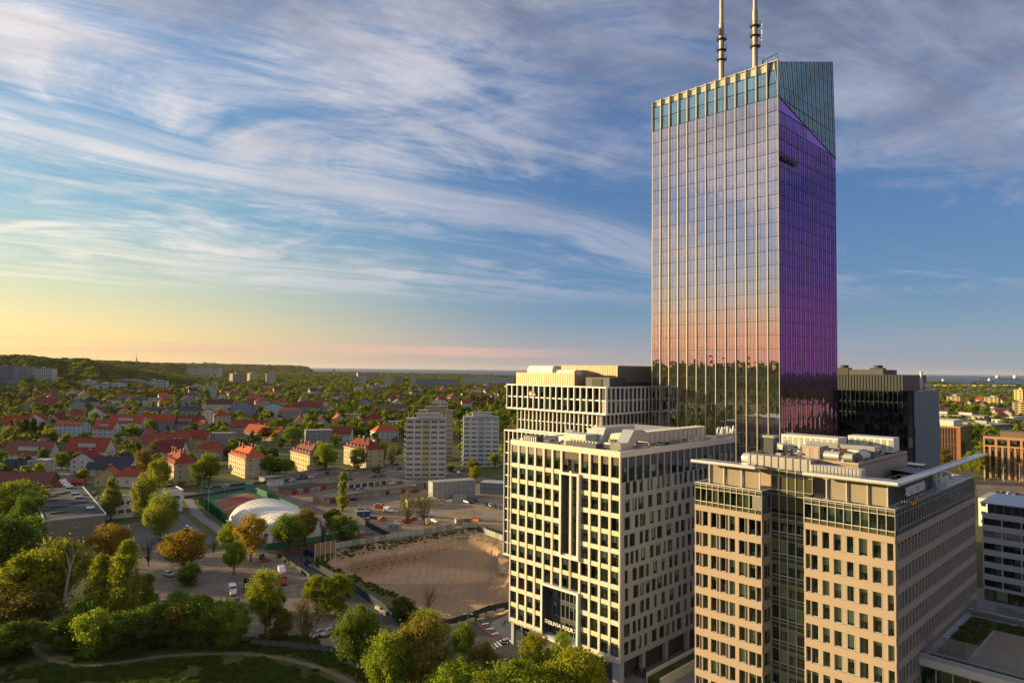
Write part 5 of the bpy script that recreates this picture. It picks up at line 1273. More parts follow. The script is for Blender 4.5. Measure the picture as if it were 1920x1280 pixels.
# trees in the housing quarter that stand out
for x, y, tp, w, c, k, l in [(610, 888, 829, 52, 'bright', 'maple', 'full round bright tree between the two middle yellow houses'), (672, 882, 836, 36, 'green', 'oak', 'green tree in front of the right-hand yellow house'), (505, 893, 853, 42, 'green', 'maple', 'green tree right of the yellow house by the court'),
        (478, 893, 862, 30, 'deep', 'oak', 'dark tree before the gable of the second yellow house'), (535, 890, 858, 40, 'green', 'oak', 'tree left of the third yellow house'), (392, 912, 848, 46, 'yellow', 'maple', 'large yellow-green tree right of the first yellow house'), (372, 915, 862, 36, 'green', 'oak', 'green tree beside the first yellow house gable'),
        (298, 925, 856, 46, 'yellow', 'oak', 'sunlit yellow tree covering the left wall of the first yellow house'), (268, 900, 838, 34, 'olive', 'oak', 'brown tree above the small red-roofed villa'), (330, 910, 898, 40, 'yellow', 'bush', 'low yellow bush behind the white school wing'),
        (98, 835, 802, 22, 'yellow', 'maple', 'yellow tree left of the pale blue house'), (80, 872, 838, 20, 'green', 'oak', 'round green tree at the gable of the long red roof'), (115, 880, 846, 30, 'green', 'oak', 'green tree beside the lane and timber chalet'), (208, 855, 820, 16, 'yellow', 'maple', 'slender yellow tree by the garden plots'),
        (48, 815, 785, 30, 'dark', 'conifer', 'dark conifer before the big red roofs at the left'), (62, 818, 783, 26, 'dark', 'conifer', 'taller dark conifer before the big red roofs at the left'), (80, 818, 790, 22, 'dark', 'conifer', 'small dark conifer right of the taller one'), (203, 865, 835, 14, 'olive', 'conifer', 'rusty conifer beside the slate villa'),
        (300, 850, 822, 40, 'olive', 'oak', 'brown-green tree in front of the long red roof row'), (330, 843, 812, 30, 'olive', 'oak', 'tree crossing the middle of the long red roof row'), (283, 815, 785, 26, 'green', 'maple', 'green tree by the striped sunlit gable'),
        (497, 828, 800, 28, 'red', 'maple', 'dark red copper beech in the gardens'), (515, 825, 785, 36, 'green', 'maple', 'large green tree left of the sunlit slanting roof'), (548, 835, 798, 46, 'green', 'oak', 'wide green tree below the sunlit slanting roof'), (575, 812, 780, 18, 'green', 'maple', 'green tree among the pointed lit gables'),
        (665, 815, 782, 30, 'green', 'maple', 'green tree above the right-hand yellow house'), (690, 818, 795, 26, 'green', 'oak', 'darker tree left of the dormered red house'), (890, 905, 873, 28, 'yellow', 'maple', 'yellow tree between the two container blocks'), (720, 870, 820, 26, 'olive', 'sparse', 'bare brown tree left of the front tower block'), (735, 880, 826, 26, 'olive', 'sparse', 'bare brown tree touching the front tower block')]:
    T('broadleaf_tree' if k not in ('bush', 'conifer') else ('bush' if k == 'bush' else 'conifer_tree'), k, x, y, tp, w, l, c)
for i, x in enumerate((882, 889, 896, 903, 910, 917, 923)): T('poplar_tree', 'poplar', x, 768, 735 + (i % 3) * 3, 9, 'slender poplar in the row behind the right tower block', 'olive', group='row of poplars behind the tower blocks')
for x, y, tp, w, c, l in [(1822, 895, 846, 30, 'bright', 'bright tree between the brick office and the rail yard'), (1840, 898, 845, 26, 'yellow', 'yellow-green tree nearest the orange-framed office'), (1770, 880, 838, 34, 'olive', 'brown tree in front of the dark brick office'), (1886, 862, 846, 14, 'bright', 'small bright tree before the orange-framed office'), (1752, 885, 850, 22, 'bright', 'low bright shrub beside the blue finned wall')]:
    T('broadleaf_tree', 'maple', x, y, tp, w, l, c)
# dead white tree
def dead_tree():
    P = G(112, 1172); t = thing('dead_tree', 'leaning dead white tree with bare branches above the footpath fork', 'tree', P, 0); sc = P.y / FPX; b = MB()
    def pt(px, py, dy=0): v = YD(px, py, P.y + dy); return v - P
    L = [((112, 1172), (118, 1150), .42, .38), ((118, 1150), (122, 1120), .38, .33), ((122, 1120), (126, 1095), .33, .28), ((126, 1095), (131, 1070), .28, .2)]
    for a, c, r0, r1 in L: b.tube(tuple(pt(*a)), tuple(pt(*c)), r0, r1, birch, 8)
    b.build('trunk', t)
    B = [((131, 1070), (127, 1045), .14, .1, -1), ((127, 1045), (118, 1022), .1, .03, -2), ((131, 1070), (138, 1045), .15, .1, 1), ((138, 1045), (135, 1010), .09, .03, 0), ((138, 1045), (146, 1030), .08, .06, 2), ((146, 1030), (158, 1018), .06, .02, 2), ((136, 1070), (150, 1055), .09, .05, 3), ((150, 1055), (157, 1040), .05, .02, 3),
         ((122, 1120), (140, 1098), .1, .06, -2), ((140, 1098), (162, 1062), .06, .02, -2), ((121, 1126), (135, 1110), .09, .06, 1), ((135, 1110), (158, 1093), .05, .02, 1), ((120, 1135), (135, 1124), .07, .05, 0), ((135, 1124), (152, 1108), .04, .02, 2), ((119, 1145), (132, 1132), .06, .03, -1), ((132, 1132), (146, 1118), .03, .015, -1), ((128, 1085), (118, 1055), .06, .02, -2), ((131, 1068), (132, 1030), .07, .02, 1), ((116, 1160), (134, 1158), .05, .02, 0), ((138, 1060), (141, 1078), .05, .02, 1)]
    for a, c, r0, r1, d in B: b = MB(); b.tube(tuple(pt(*a, d * .5)), tuple(pt(*c, d)), r0, r1, birch, 6); b.build('branch', t)
dead_tree()
# ================================================================== HOUSES AND BLOCKS
wcol = {'cream': (.50, .42, .28), 'white': (.55, .55, .52), 'grey': (.30, .30, .30), 'blue': (.38, .50, .52), 'pink': (.50, .36, .28), 'yellow': (.52, .42, .20), 'tan': (.36, .29, .21), 'brick': (.20, .075, .05), 'pale': (.54, .52, .45), 'slateblue': (.22, .26, .31)}
rcol = {'red': (.27, .055, .03), 'orange': (.36, .085, .035), 'dullred': (.20, .05, .035), 'slate': (.045, .05, .065), 'brown': (.17, .065, .05), 'felt': (.10, .10, .10), 'magenta': (.22, .03, .04), 'lightfelt': (.27, .26, .25)}
def wm(c): return mat(c + '_render_wall', wcol[c], .85, var=.1, vary=.08)
def m_roof(c):
    k = c + '_tile_roof'
    if k in MATS: return MATS[k]
    m = newmat(k); P = pos(); f = xnoise(P, .5, 5, .6); g = xnoise(P, 5, 3, .6); w = X.n('ShaderNodeTexWave'); w.wave_type = 'BANDS'; w.bands_direction = 'Z'; w.inputs['Scale'].default_value = 1.3; w.inputs['Distortion'].default_value = .4
    X.put(w.inputs['Vector'], P); k_ = (f - .5) * .7 + (g - .5) * .4 + X(w.outputs['Fac']) * .18 + .9 + (orand() - .5) * .6
    mu = X.n('ShaderNodeMix', data_type='RGBA', blend_type='MULTIPLY'); mu.inputs[0].default_value = 1; mu.inputs[6].default_value = rcol[c] + (1,); X.put(mu.inputs[7], k_)
    surf(m, princ(X(mu.outputs[2]), .85, spec=.15, bump=g, bstr=.4, bdist=.05)); MATS[k] = m; return m
hw_glass = mat('house_window_glass', (.035, .045, .055), .12, spec=.8, var=.1, vary=.5); hw_frame = mat('white_window_frame', (.60, .58, .54), .6, var=.1); chim = mat('chimney_brick', (.24, .09, .06), .9, var=.3, scale=2)
HW = {}
def hwin(w, h):
    k = (round(w, 1), round(h, 1))
    if k not in HW:
        b = MB(); b.box(0, -.06, 0, w, .02, .08, hw_frame); b.box(0, -.06, h - .08, w, .02, h, hw_frame); b.box(0, -.06, .08, .08, .02, h - .08, hw_frame); b.box(w - .08, -.06, .08, w, .02, h - .08, hw_frame)
        b.box(w / 2 - .04, -.05, .08, w / 2 + .04, .02, h - .08, hw_frame); b.box(.08, -.03, .08, w - .08, .015, h - .08, hw_glass); b.box(-.05, -.14, -.08, w + .05, .0, 0, hw_frame); HW[k] = b.mesh('window')
    return HW[k]
ALLB = []                                        # footprints, so trees keep clear
def windows(o, F, ln, floors, n, w=1.2, h=1.4, z0=1.2, fh=3.0, single=True, skip=0.0, b=None):
    for k in range(floors):
        for i in range(n):
            if random.random() < skip: continue
            M = F @ Matrix.Translation(((i + .5) * ln / n - w / 2, 0, z0 + k * fh))
            if single: inst('window', hwin(w, h), o, M)
            else: b.M = M; b.box(0, -.05, 0, w, .02, h, hw_frame); b.box(.1, -.08, .1, w - .1, -.04, h - .1, hw_glass)
def house(px, py, W_, L, h, rise, az, lab, wall='cream', roof='red', kind='gx', nw=(4, 3), chims=1, dorm=0, single=False, name='house', cat='house', group=None, z=0, xy=None, floors=None, wide_dormer=False):
    """px, py: near ground corner in the photo. W_ along the right face, L along the left face. kind: gx ridge along x, gy ridge along y, hip, flat"""
    P = G(px, py) if xy is None else Vector((xy[0], xy[1], 0)); a = R_(az); o = thing(name, lab, cat, (P.x, P.y, 0), a, group); m = wm(wall); rm = m_roof(roof)
    c = P + Matrix.Rotation(a, 3, 'Z') @ Vector((W_ / 2, L / 2, 0)); ALLB.append((c.x, c.y, math.hypot(W_, L) / 2))
    b = MB(); e = .5; t = .22
    if kind == 'flat': b.box(0, 0, -.5, W_, L, h, m); b.build('wall', o); b = MB(); b.box(-.2, -.2, h, W_ + .2, L + .2, h + .3, rm); b.build('roof', o)
    else:
        b.box(0, 0, -.5, W_, L, h, m); r = MB()
        if kind == 'gx':
            b.add([(0.02, .02, h), (.02, L - .02, h), (.02, L / 2, h + rise - .1)], [(0, 2, 1)], m); b.add([(W_ - .02, .02, h), (W_ - .02, L - .02, h), (W_ - .02, L / 2, h + rise - .1)], [(0, 1, 2)], m)
            s = rise / (L / 2); r.M = Matrix.Translation((-e, 0, 0)) @ Matrix(((0, 1, 0, 0), (1, 0, 0, 0), (0, 0, 1, 0), (0, 0, 0, 1)))
            r.prof([(-e, h - e * s), (L / 2, h + rise), (L + e, h - e * s), (L + e, h - e * s + t), (L / 2, h + rise + t), (-e, h - e * s + t)], 0, W_ + 2 * e, rm)
        elif kind == 'gy':
            b.add([(.02, .02, h), (W_ - .02, .02, h), (W_ / 2, .02, h + rise - .1)], [(0, 1, 2)], m); b.add([(.02, L - .02, h), (W_ - .02, L - .02, h), (W_ / 2, L - .02, h + rise - .1)], [(0, 2, 1)], m)
            s = rise / (W_ / 2); r.prof([(-e, h - e * s), (W_ / 2, h + rise), (W_ + e, h - e * s), (W_ + e, h - e * s + t), (W_ / 2, h + rise + t), (-e, h - e * s + t)], -e, L + e, rm)
        else:
            q = min(W_, L) / 2 * .95; x0, x1, y0, y1 = -e, W_ + e, -e, L + e
            if L >= W_: A, B = (W_ / 2, q), (W_ / 2, L - q)
            else: A, B = (q, L / 2), (W_ - q, L / 2)
            z_ = h - .1; vs = [(x0, y0, z_), (x1, y0, z_), (x1, y1, z_), (x0, y1, z_), (A[0], A[1], h + rise), (B[0], B[1], h + rise)]
            fs_ = [(0, 1, 4), (1, 2, 5, 4), (2, 3, 5), (3, 0, 4, 5), (0, 3, 2, 1)] if L >= W_ else [(0, 1, 5, 4), (1, 2, 5), (2, 3, 4, 5), (3, 0, 4), (0, 3, 2, 1)]
            r.add(vs, fs_, rm); r.box(x0, y0, h - .3, x1, y1, h - .1, hw_frame)
        b.build('wall', o); r.build('roof', o)
        rr = random.Random(px * 7 + py)
        for k in range(chims):
            fx, fy = (rr.uniform(.2, .8), rr.uniform(.42, .6)) if kind != 'gy' else (rr.uniform(.42, .6), rr.uniform(.2, .8))
            if kind == 'hip' and L >= W_: fx, fy = .5 + rr.choice([-.12, .14]), (k + 1) / (chims + 1)
            b = MB(); zb = h + rise * .45; b.box(fx * W_ - .4, fy * L - .5, zb, fx * W_ + .4, fy * L + .5, h + rise + 1.2, chim); b.box(fx * W_ - .5, fy * L - .6, h + rise + 1.2, fx * W_ + .5, fy * L + .6, h + rise + 1.4, hw_frame); b.build('chimney', o)
    fl = floors or max(1, int(h / 3.0)); fh = h / fl; jb = MB()
    if nw[0]: windows(o, FR(), W_, fl, nw[0], z0=fh * .35, fh=fh, single=single, b=jb, h=min(1.5, fh * .5))
    if nw[1]: windows(o, FL(0, L), L, fl, nw[1], z0=fh * .35, fh=fh, single=single, b=jb, h=min(1.5, fh * .5)); windows(o, FB(W_, 0), L, fl, nw[1], z0=fh * .35, fh=fh, single=False, b=jb, h=min(1.5, fh * .5))
    jb.M = Matrix.Identity(4)
    if jb.f: jb.build('window', o, kind='stuff')
    if wide_dormer:                              # long flat dormer on the near slope
        b = MB(); x0, x1 = W_ * .3, W_ * .72; b.box(x0, L * .12, h + .4, x1, L * .42, h + rise * .62, m); b.box(x0 - .2, L * .08, h + rise * .62, x1 + .2, L * .46, h + rise * .62 + .15, m_roof('felt')); b.build('dormer', o)
        for i in range(3): inst('window', hwin(1.2, 1.0), o, Matrix.Translation((x0 + (i + .5) * (x1 - x0) / 3 - .6, L * .12, h + .9)))
    for k in range(dorm):
        y = (k + .7) * L / (dorm + .4); b = MB(); b.box(.7, y - .7, h + .5, 2.6, y + .7, h + 2.1, hw_frame); b.prof([(.5, h + 2.1), (2.9, h + 2.1), (2.9, h + 2.6), (.9, h + 2.8)], y - .85, y + .85, rm); b.box(.64, y - .45, h + .8, .7, y + .45, h + 1.8, hw_glass); b.build('dormer', o)
    return o
H = house
ord_ = ['first (leftmost)', 'second', 'third', 'fourth (rightmost)']
for k, (px, py, W_, L, h, c) in enumerate([(325, 912, 12.5, 28, 12, 'cream'), (459, 897, 12.5, 30, 11.5, 'cream'), (580, 889, 12.5, 30, 11.5, 'yellow'), (686, 879, 13, 32, 12, 'cream')]):
    H(px, py, W_, L, h, 6, 40, ord_[k] + ' of the four big yellow apartment houses with hipped red roofs', c, ['red', 'orange', 'brown', 'dullred'][k], 'hip', (2, 8), 4, 6, True, 'apartment_house', 'apartment house', floors=4)
L_ = [  # px, py, W, L, h, rise, az, label, wall, roof, kind
 (3, 870, 31, 11, 7, 7.5, 0, 'long house with red roof and grey dormer left of the lane', 'pale', 'brown', 'gx', True), (0, 893, 22, 9, 3.5, 6, -3, 'dark slate roofed house at the left edge beside the grey flat house', 'slateblue', 'slate', 'gx'),
 (50, 893, 9, 11, 9, 0, -3, 'grey flat-roofed house beside the slate roof at the left edge', 'slateblue', 'lightfelt', 'flat'), (-14, 922, 28, 10, 4, 5.5, 2, 'brown roofed house behind the tree at the left edge', 'brick', 'brown', 'gx'),
 (50, 912, 28, 5, 2.2, 1.5, 6, 'low red roofed shed behind the flat school roof', 'brick', 'dullred', 'gx'), (120, 866, 28, 12, 8, 8, -2, 'long red roof with white dormer behind the timber chalet', 'pale', 'red', 'gx', True),
 (131, 890, 15, 10, 9, 4.5, -4, 'white chalet with timber balconies and magenta gables', 'white', 'magenta', 'gy'), (160, 892, 27, 10, 4.5, 6.5, -4, 'wide dark slate roof behind the small red villa', 'pale', 'slate', 'gx'),
 (176, 913, 12, 9, 5.5, 4.5, 14, 'small yellow villa wing with orange gable behind the school trees', 'yellow', 'orange', 'gy'), (212, 912, 15, 9, 5.5, 4.5, 0, 'small pale villa with red hipped roof and white dormer', 'pale', 'red', 'hip'),
 (208, 882, 9, 10, 5, 5.5, -5, 'white gabled cottage with slate roof by the garden path', 'white', 'slate', 'gy'), (100, 829, 24, 12, 15, 3, -4, 'pale blue four storey house with red roof edge', 'blue', 'dullred', 'gx'),
 (172, 826, 19, 11, 11, 6, -4, 'white walled house with long red roof beside the blue house', 'white', 'red', 'gx', True), (150, 848, 14, 10, 4, 6, 20, 'terracotta roofed house between the blue house and chalet', 'tan', 'orange', 'gy'),
 (60, 845, 12, 11, 4, 7, 25, 'ridged reddish gable left of the lane, nearest of three', 'tan', 'brown', 'gy'), (72, 833, 12, 11, 4, 7, 25, 'ridged reddish gable left of the lane, middle of three', 'pink', 'dullred', 'gy'), (85, 822, 12, 11, 4, 7, 25, 'ridged reddish gable left of the lane, farthest of three', 'tan', 'brown', 'gy'),
 (-2, 808, 26, 12, 7, 8, 5, 'big red roof at the far left edge behind the conifers', 'pale', 'red', 'gx'), (42, 803, 22, 12, 7, 8, 12, 'red roof with pale gable right of the conifers', 'pale', 'red', 'gy'), (88, 803, 14, 12, 9, 6, -10, 'grey gable end house above the blue house', 'grey', 'dullred', 'gy'),
 (200, 813, 34, 12, 11, 7, -3, 'long white walled terrace under one red roof, left end', 'white', 'red', 'gx', True), (262, 812, 32, 12, 11, 7, -3, 'terrace with red roof in the middle behind the gardens', 'grey', 'red', 'gx'), (312, 812, 34, 12, 10, 7, -3, 'grey walled terrace under red roof, right end', 'grey', 'red', 'gx', True),
 (265, 848, 34, 12, 8, 6.5, 2, 'long dark red roof row nearest the tall brown tree', 'tan', 'dullred', 'gx'), (325, 840, 26, 12, 8, 6, 1, 'long dark red roof row right part with yellow wall strip', 'yellow', 'red', 'gx'), (290, 872, 17, 12, 9, 7, 4, 'large plain dark red roof behind the first yellow house', 'pale', 'dullred', 'gx'),
 (362, 862, 20, 11, 7, 5, 2, 'grey house with red hipped roof and skylight', 'grey', 'orange', 'hip'), (386, 838, 20, 13, 11, 0, 5, 'grey flat-ended block in the gardens left of the red beech', 'grey', 'lightfelt', 'flat'),
 (262, 830, 9, 18, 6, 7, 18, 'striped sunlit gable row at the end of the dark red roofs', 'tan', 'orange', 'gy'), (372, 815, 12, 40, 7, 6, 48, 'sunlit orange row of roofs stepping down to the grey block', 'pink', 'orange', 'gy'),
 (378, 800, 12, 10, 16, 4, 20, 'pale sunlit tower-like house above the garden strip', 'white', 'dullred', 'gy'), (400, 805, 16, 12, 14, 5, 25, 'sunlit cream house with red gable, left of the town cluster', 'cream', 'red', 'hip'), (430, 817, 36, 11, 9, 6, 0, 'long brown-red roof in front of the town cluster', 'tan', 'dullred', 'gx'),
 (386, 778, 34, 14, 15, 6, 10, 'far red-brown roofed town house, left one', 'pale', 'brown', 'gx'), (432, 782, 28, 14, 15, 6, 8, 'far grey town house with pale gable', 'slateblue', 'dullred', 'gy'), (460, 765, 26, 18, 16, 5, 20, 'peach coloured town building catching the sun', 'pink', 'orange', 'hip'),
 (478, 775, 20, 14, 17, 4, 25, 'pink sunlit town house right of the peach one', 'pink', 'red', 'hip'), (494, 783, 24, 14, 14, 5, 12, 'white and blue town house with turrets', 'blue', 'slate', 'gy'), (520, 788, 26, 14, 12, 4, 8, 'grey town house with small sunlit gable', 'grey', 'orange', 'hip'), (545, 780, 40, 14, 13, 6, -2, 'long grey building with red dormered roof', 'slateblue', 'dullred', 'gx'),
 (520, 828, 11, 46, 7, 6, 58, 'bright sunlit orange-red slanting roof ridge', 'tan', 'orange', 'gy'), (573, 834, 22, 12, 12, 0, 22, 'grey three storey block with sunlit left end', 'grey', 'lightfelt', 'flat'), (616, 830, 19, 12, 8, 6, 2, 'plain dark red roof right of the grey block', 'pale', 'dullred', 'gx'),
 (552, 806, 12, 10, 8, 7, 20, 'steep dark roof with sunlit pointed gable, leftmost of three', 'cream', 'magenta', 'gy'), (566, 808, 12, 10, 8, 7, 20, 'steep dark roof with sunlit pointed gable, middle of three', 'cream', 'dullred', 'gy'), (590, 808, 14, 10, 8, 7, 20, 'steep dark roof with sunlit pointed gable, rightmost of three', 'cream', 'dullred', 'gy'),
 (602, 780, 24, 13, 9, 7, 10, 'cluster of steep red roofs above the pointed gables', 'cream', 'red', 'gy'), (625, 800, 14, 11, 7, 7, 30, 'small orange gable between the trees', 'cream', 'orange', 'gy'), (662, 810, 16, 11, 7, 7, 30, 'grey-cream gable house with red roof above the right yellow house', 'cream', 'red', 'gy'), (682, 802, 22, 12, 8, 7, 0, 'plum red hipped roof right of the grey-cream gable', 'pale', 'magenta', 'hip'),
 (646, 792, 24, 9, 10, 0, 10, 'building with curved yellow sunlit gable', 'yellow', 'lightfelt', 'flat'), (704, 828, 22, 14, 9, 6, 30, 'white house with orange hipped roof and dormer row beside the tower block', 'white', 'orange', 'hip'),
 (698, 777, 48, 14, 10, 4, 0, 'long grey institution with rows of windows in the trees', 'grey', 'brown', 'gx'), (700, 800, 50, 10, 6, 0, 0, 'low flat grey hall beneath the long institution', 'pale', 'lightfelt', 'flat'),
 (60, 768, 34, 18, 8, 10, 0, 'large red double-gabled roof in front of the park trees', 'tan', 'dullred', 'gx'), (185, 772, 40, 14, 10, 0, 0, 'pale blue flat building behind the double-gabled roof', 'slateblue', 'felt', 'flat'), (240, 760, 38, 14, 9, 4, 0, 'distant grey building with slate roof among the park trees', 'pale', 'slate', 'gx'),
 (265, 778, 60, 14, 6, 4, 0, 'long dark slate roof among the park trees', 'yellow', 'slate', 'gx'), (215, 782, 18, 12, 5, 7, 20, 'cream gabled villa with white roof lights', 'cream', 'orange', 'gy'), (250, 782, 18, 12, 5, 6, 12, 'brown gabled villa right of the cream one', 'tan', 'brown', 'gy'), (300, 784, 16, 12, 5, 6, 25, 'orange gabled villa among trees above the terrace', 'tan', 'orange', 'gy'),
 (325, 783, 34, 14, 9, 5, 0, 'dark gabled ensemble left of the pale tower house', 'grey', 'slate', 'hip'), (160, 790, 20, 12, 9, 8, 15, 'red roof with white curved gable above the blue house', 'white', 'dullred', 'gy'), (118, 790, 24, 12, 6, 7, 5, 'dark red hip roof right of the grey gable', 'tan', 'dullred', 'hip')]
for q in L_: H(*q[:8], wall=q[8], roof=q[9], kind=q[10], wide_dormer=len(q) > 11, nw=(max(2, int(q[2] / 4)), max(2, int(q[3] / 5))), chims=random.choice([1, 2, 2]), single=q[1] > 835)
# balconies of the chalet
P = G(131, 890)
# tower blocks
def tower_block(px, py, W_, L, h, az, lab, wall, accent, floors=11, groups=5, single=True, name='tower_block', rooms=True):
    P = G(px, py); o = thing(name, lab, 'apartment block', (P.x, P.y, 0), R_(az)); m = wm(wall); c = P + Vector((W_ / 2, L / 2, 0)); ALLB.append((c.x, c.y, W_ * .6))
    b = MB(); b.box(0, 0, 0, W_, L, h, m); b.build('wall', o); b = MB(); b.box(-.3, -.3, h, W_ + .3, L + .3, h + .6, m_roof('lightfelt')); b.box(W_ * .25, L * .2, h + .6, W_ * .8, L * .7, h + 3.2, m); b.box(W_ * .2, L * .15, h + 3.2, W_ * .85, L * .75, h + 3.5, m_roof('lightfelt')); b.build('roof', o)
    b = MB(); rr = random.Random(px)
    for k in range(7): x, y = rr.uniform(1, W_ - 1), rr.uniform(1, L - 1); b.tube((x, y, h + .5), (x, y, h + rr.uniform(2.5, 6.5)), .09, .06, alu, 5)
    b.build('roof_aerial', o, kind='stuff')
    fh = h / floors; gw = W_ / groups; key = ('tbw', round(gw, 1), round(fh, 1))
    if key not in PARTM:
        w = gw * .74; b = MB(); b.box(0, -.05, 0, w, .02, fh * .48, hw_frame)
        for q in range(4): b.box(.08 + q * w / 4, -.08, .1, (q + 1) * w / 4 - .08, -.04, fh * .48 - .1, hw_glass)
        PARTM[key] = b.mesh('window')
    for k in range(floors):
        for i in range(groups): inst('window', PARTM[key], o, Matrix.Translation((i * gw + gw * .13, 0, k * fh + fh * .35)))
    b = MB(); b.box(W_ * .4, -.03, .3, W_ * .6, -.005, h - .2, wm(accent)); b.build('accent_panel', o)
    for k in range(floors):
        b = MB(); b.box(-1.1, L * .15, k * fh + .1, 0, L * .8, k * fh + .25, m); b.box(-1.15, L * .15, k * fh + .25, -1.05, L * .8, k * fh + 1.2, wm(accent)); b.build('balcony', o)
        inst('window', hwin(1.4, 1.4), o, FL(-.01, L) @ Matrix.Translation((L * .08, 0, k * fh + 1)))
    return o
tower_block(760, 896, 24, 11, 35, 7, 'front eleven storey tower block, cream with yellow panels', 'pale', 'yellow'); tower_block(783, 862, 25, 11, 35, 7, 'rear cream tower block half hidden by the front one, masts on its roof', 'tan', 'cream')
tower_block(868, 875, 24, 11, 33, 5, 'right tower block with mint green stripe, nearest the offices', 'white', 'blue')
def slab(px, py, W_, L, h, az, lab, wall='white', roof='lightfelt', floors=10, bays=10, group=None, warm=None):
    P = G(px, py)
    if px < 560 and P.y > 1300:                  # on the foot of the hills: first place where the sight line meets the slope
        for q in range(1300, int(P.y), 20):
            v = YD(px, py, q); hh = hill_h(math.degrees(math.atan2(v.x, v.y)), math.hypot(v.x, v.y))
            if v.z <= hh: P = v; break
    r_ = math.hypot(P.x, P.y)
    o = thing('apartment_block', lab, 'apartment block', (P.x, P.y, P.z), R_(az), group); m = wm(wall); ALLB.append((P.x + W_ / 2, P.y, W_ * .5))
    if px < 560: ALLB.extend([(P.x * (1 - q / r_) + W_ / 2, P.y * (1 - q / r_), W_ * .55) for q in ((50, 100, 160) if h > 25 else (30,))])
    b = MB(); b.box(0, 0, -15, W_, L, h, m); b.build('wall', o); b = MB(); b.box(-.5, -.5, h, W_ + .5, L + .5, h + 1, m_roof(roof)); b.box(W_ * .3, L * .3, h + 1, W_ * .42, L * .6, h + 4, m); b.build('roof', o)
    b = MB(); fh = h / floors; bw = W_ / bays; big = 1 if h > 20 else .8
    for k in range(floors):
        for i in range(bays): b.box(i * bw + bw * .18, -.25, k * fh + fh * .35, i * bw + bw * .82, -.02, k * fh + fh * .85, hw_glass)
        for i in range(max(2, int(L / 6))): y = (i + .25) * L / max(2, int(L / 6)); b.box(-.25, y, k * fh + fh * .35, -.02, y + L / max(2, int(L / 6)) * .5, k * fh + fh * .85, hw_glass)
    b.build('window', o, kind='stuff'); return o
for q in [(-6, 712, 40, 16, 30, -4, 'leftmost white high-rise slab below the forested hill', 'slateblue'), (27, 712, 44, 16, 31, -4, 'middle high-rise slab below the hill with a pinkish end', 'grey'), (64, 714, 44, 16, 29, -4, 'right white high-rise slab below the forested hill', 'white'),
          (436, 720, 46, 40, 38, 38, 'first sunlit pink high-rise at the far avenue', 'pink'), (468, 718, 30, 34, 38, 38, 'second sunlit pink high-rise at the far avenue', 'pink'), (499, 719, 36, 20, 38, 25, 'third pale high-rise at the far avenue', 'white'),
          (671, 712, 120, 30, 38, 30, 'distant sunlit row block on the sea horizon', 'pink'), (659, 722, 18, 22, 34, 5, 'slim grey high-rise far left of the long slabs', 'grey'), (673, 724, 18, 22, 38, 5, 'slim pale high-rise beside the grey one', 'pale'), (720, 729, 18, 20, 38, 5, 'slim tower block right of the dark hall', 'pale'),
          (742, 724, 20, 20, 34, 5, 'slim grey tower block in the far row', 'grey'), (770, 724, 18, 22, 36, 5, 'slim white tower block next to the long slab', 'white'), (779, 729, 130, 14, 33, -3, 'long grey slab block with dark bays near the sea', 'grey'), (865, 723, 200, 14, 34, -4, 'longest far white slab block near the sea, left of the stacked box office', 'white'),
          (152, 728, 24, 30, 16, 0, 'white modern terraces in the trees, left group', 'white'), (172, 727, 62, 30, 9, -2, 'wide white low housing complex in the trees', 'white'), (212, 720, 60, 30, 10, -2, 'grey low housing complex behind the wide white one', 'grey'), (255, 724, 34, 30, 10, 0, 'pale low blocks right in the wide complex', 'pale'), (281, 730, 17, 18, 22, 6, 'narrow white block, left of the paired blocks', 'white'), (296, 732, 18, 18, 22, 6, 'narrow white block, right of the paired blocks', 'white'),
          (350, 702, 190, 40, 40, 0, 'hazy pale housing slabs below the far ridge', 'pale'), (690, 735, 46, 30, 14, 0, 'flat dark hall with blue stripe in the trees', 'slateblue'), (575, 728, 60, 20, 8, 0, 'white low greenhouse-like hall in the trees', 'white'), (626, 730, 20, 18, 8, 30, 'small bright sunlit house in the trees', 'yellow'), (565, 745, 95, 24, 9, 5, 'long brown flat school in the trees', 'tan')]:
    slab(*q[:7], wall=q[7], floors=max(2, int(q[4] / 3.2)), bays=max(3, int(q[2] / 5)), roof='lightfelt')
# right-hand background
for q in [(1800, 765, 30, 22, 22, 48, 'left sunlit yellow block with grey end, below the sea horizon', 'yellow'), (1872, 768, 34, 22, 22, 48, 'middle sunlit yellow block with grey end, below the sea horizon', 'yellow'), (1925, 790, 30, 16, 26, 48, 'sunlit yellow block cut by the right edge', 'yellow'), (1918, 762, 20, 16, 34, 30, 'narrow sunlit slab at the right edge near the sea', 'yellow'),
          (1802, 795, 34, 60, 11, 44, 'white low apartment row with sunlit end, left part', 'white'), (1845, 797, 30, 50, 11, 44, 'white low apartment row with dark gaps, right part', 'white'), (1862, 815, 40, 40, 10, 30, 'grey stepped low block with balconies', 'grey'), (1900, 797, 50, 30, 9, 30, 'flat sunlit pink roofed block at the right', 'pink'), (1885, 800, 60, 20, 8, 10, 'pale low block behind the stepped one', 'white')]:
    slab(*q[:7], wall=q[7], floors=max(2, int(q[4] / 3.2)), bays=max(3, int(q[2] / 5)))
rq = random.Random(8)
for k in range(16):                              # sunlit blocks past the right edge, seen mirrored in the purple glass
    a_ = R_(rq.uniform(56, 78)); r_ = rq.uniform(330, 1100); P = Vector((math.sin(a_) * r_, math.cos(a_) * r_, 0))
    H(0, 0, rq.uniform(18, 40), rq.uniform(40, 70), rq.uniform(14, 34), 0, rq.uniform(25, 50), 'sunlit apartment block outside the right edge, mirrored in the purple glass', rq.choice(['pink', 'cream', 'white', 'yellow']), 'lightfelt', 'flat', (6, 8), 0, name='apartment_block', cat='apartment block', group='blocks mirrored in the purple glass', xy=(P.x, P.y))
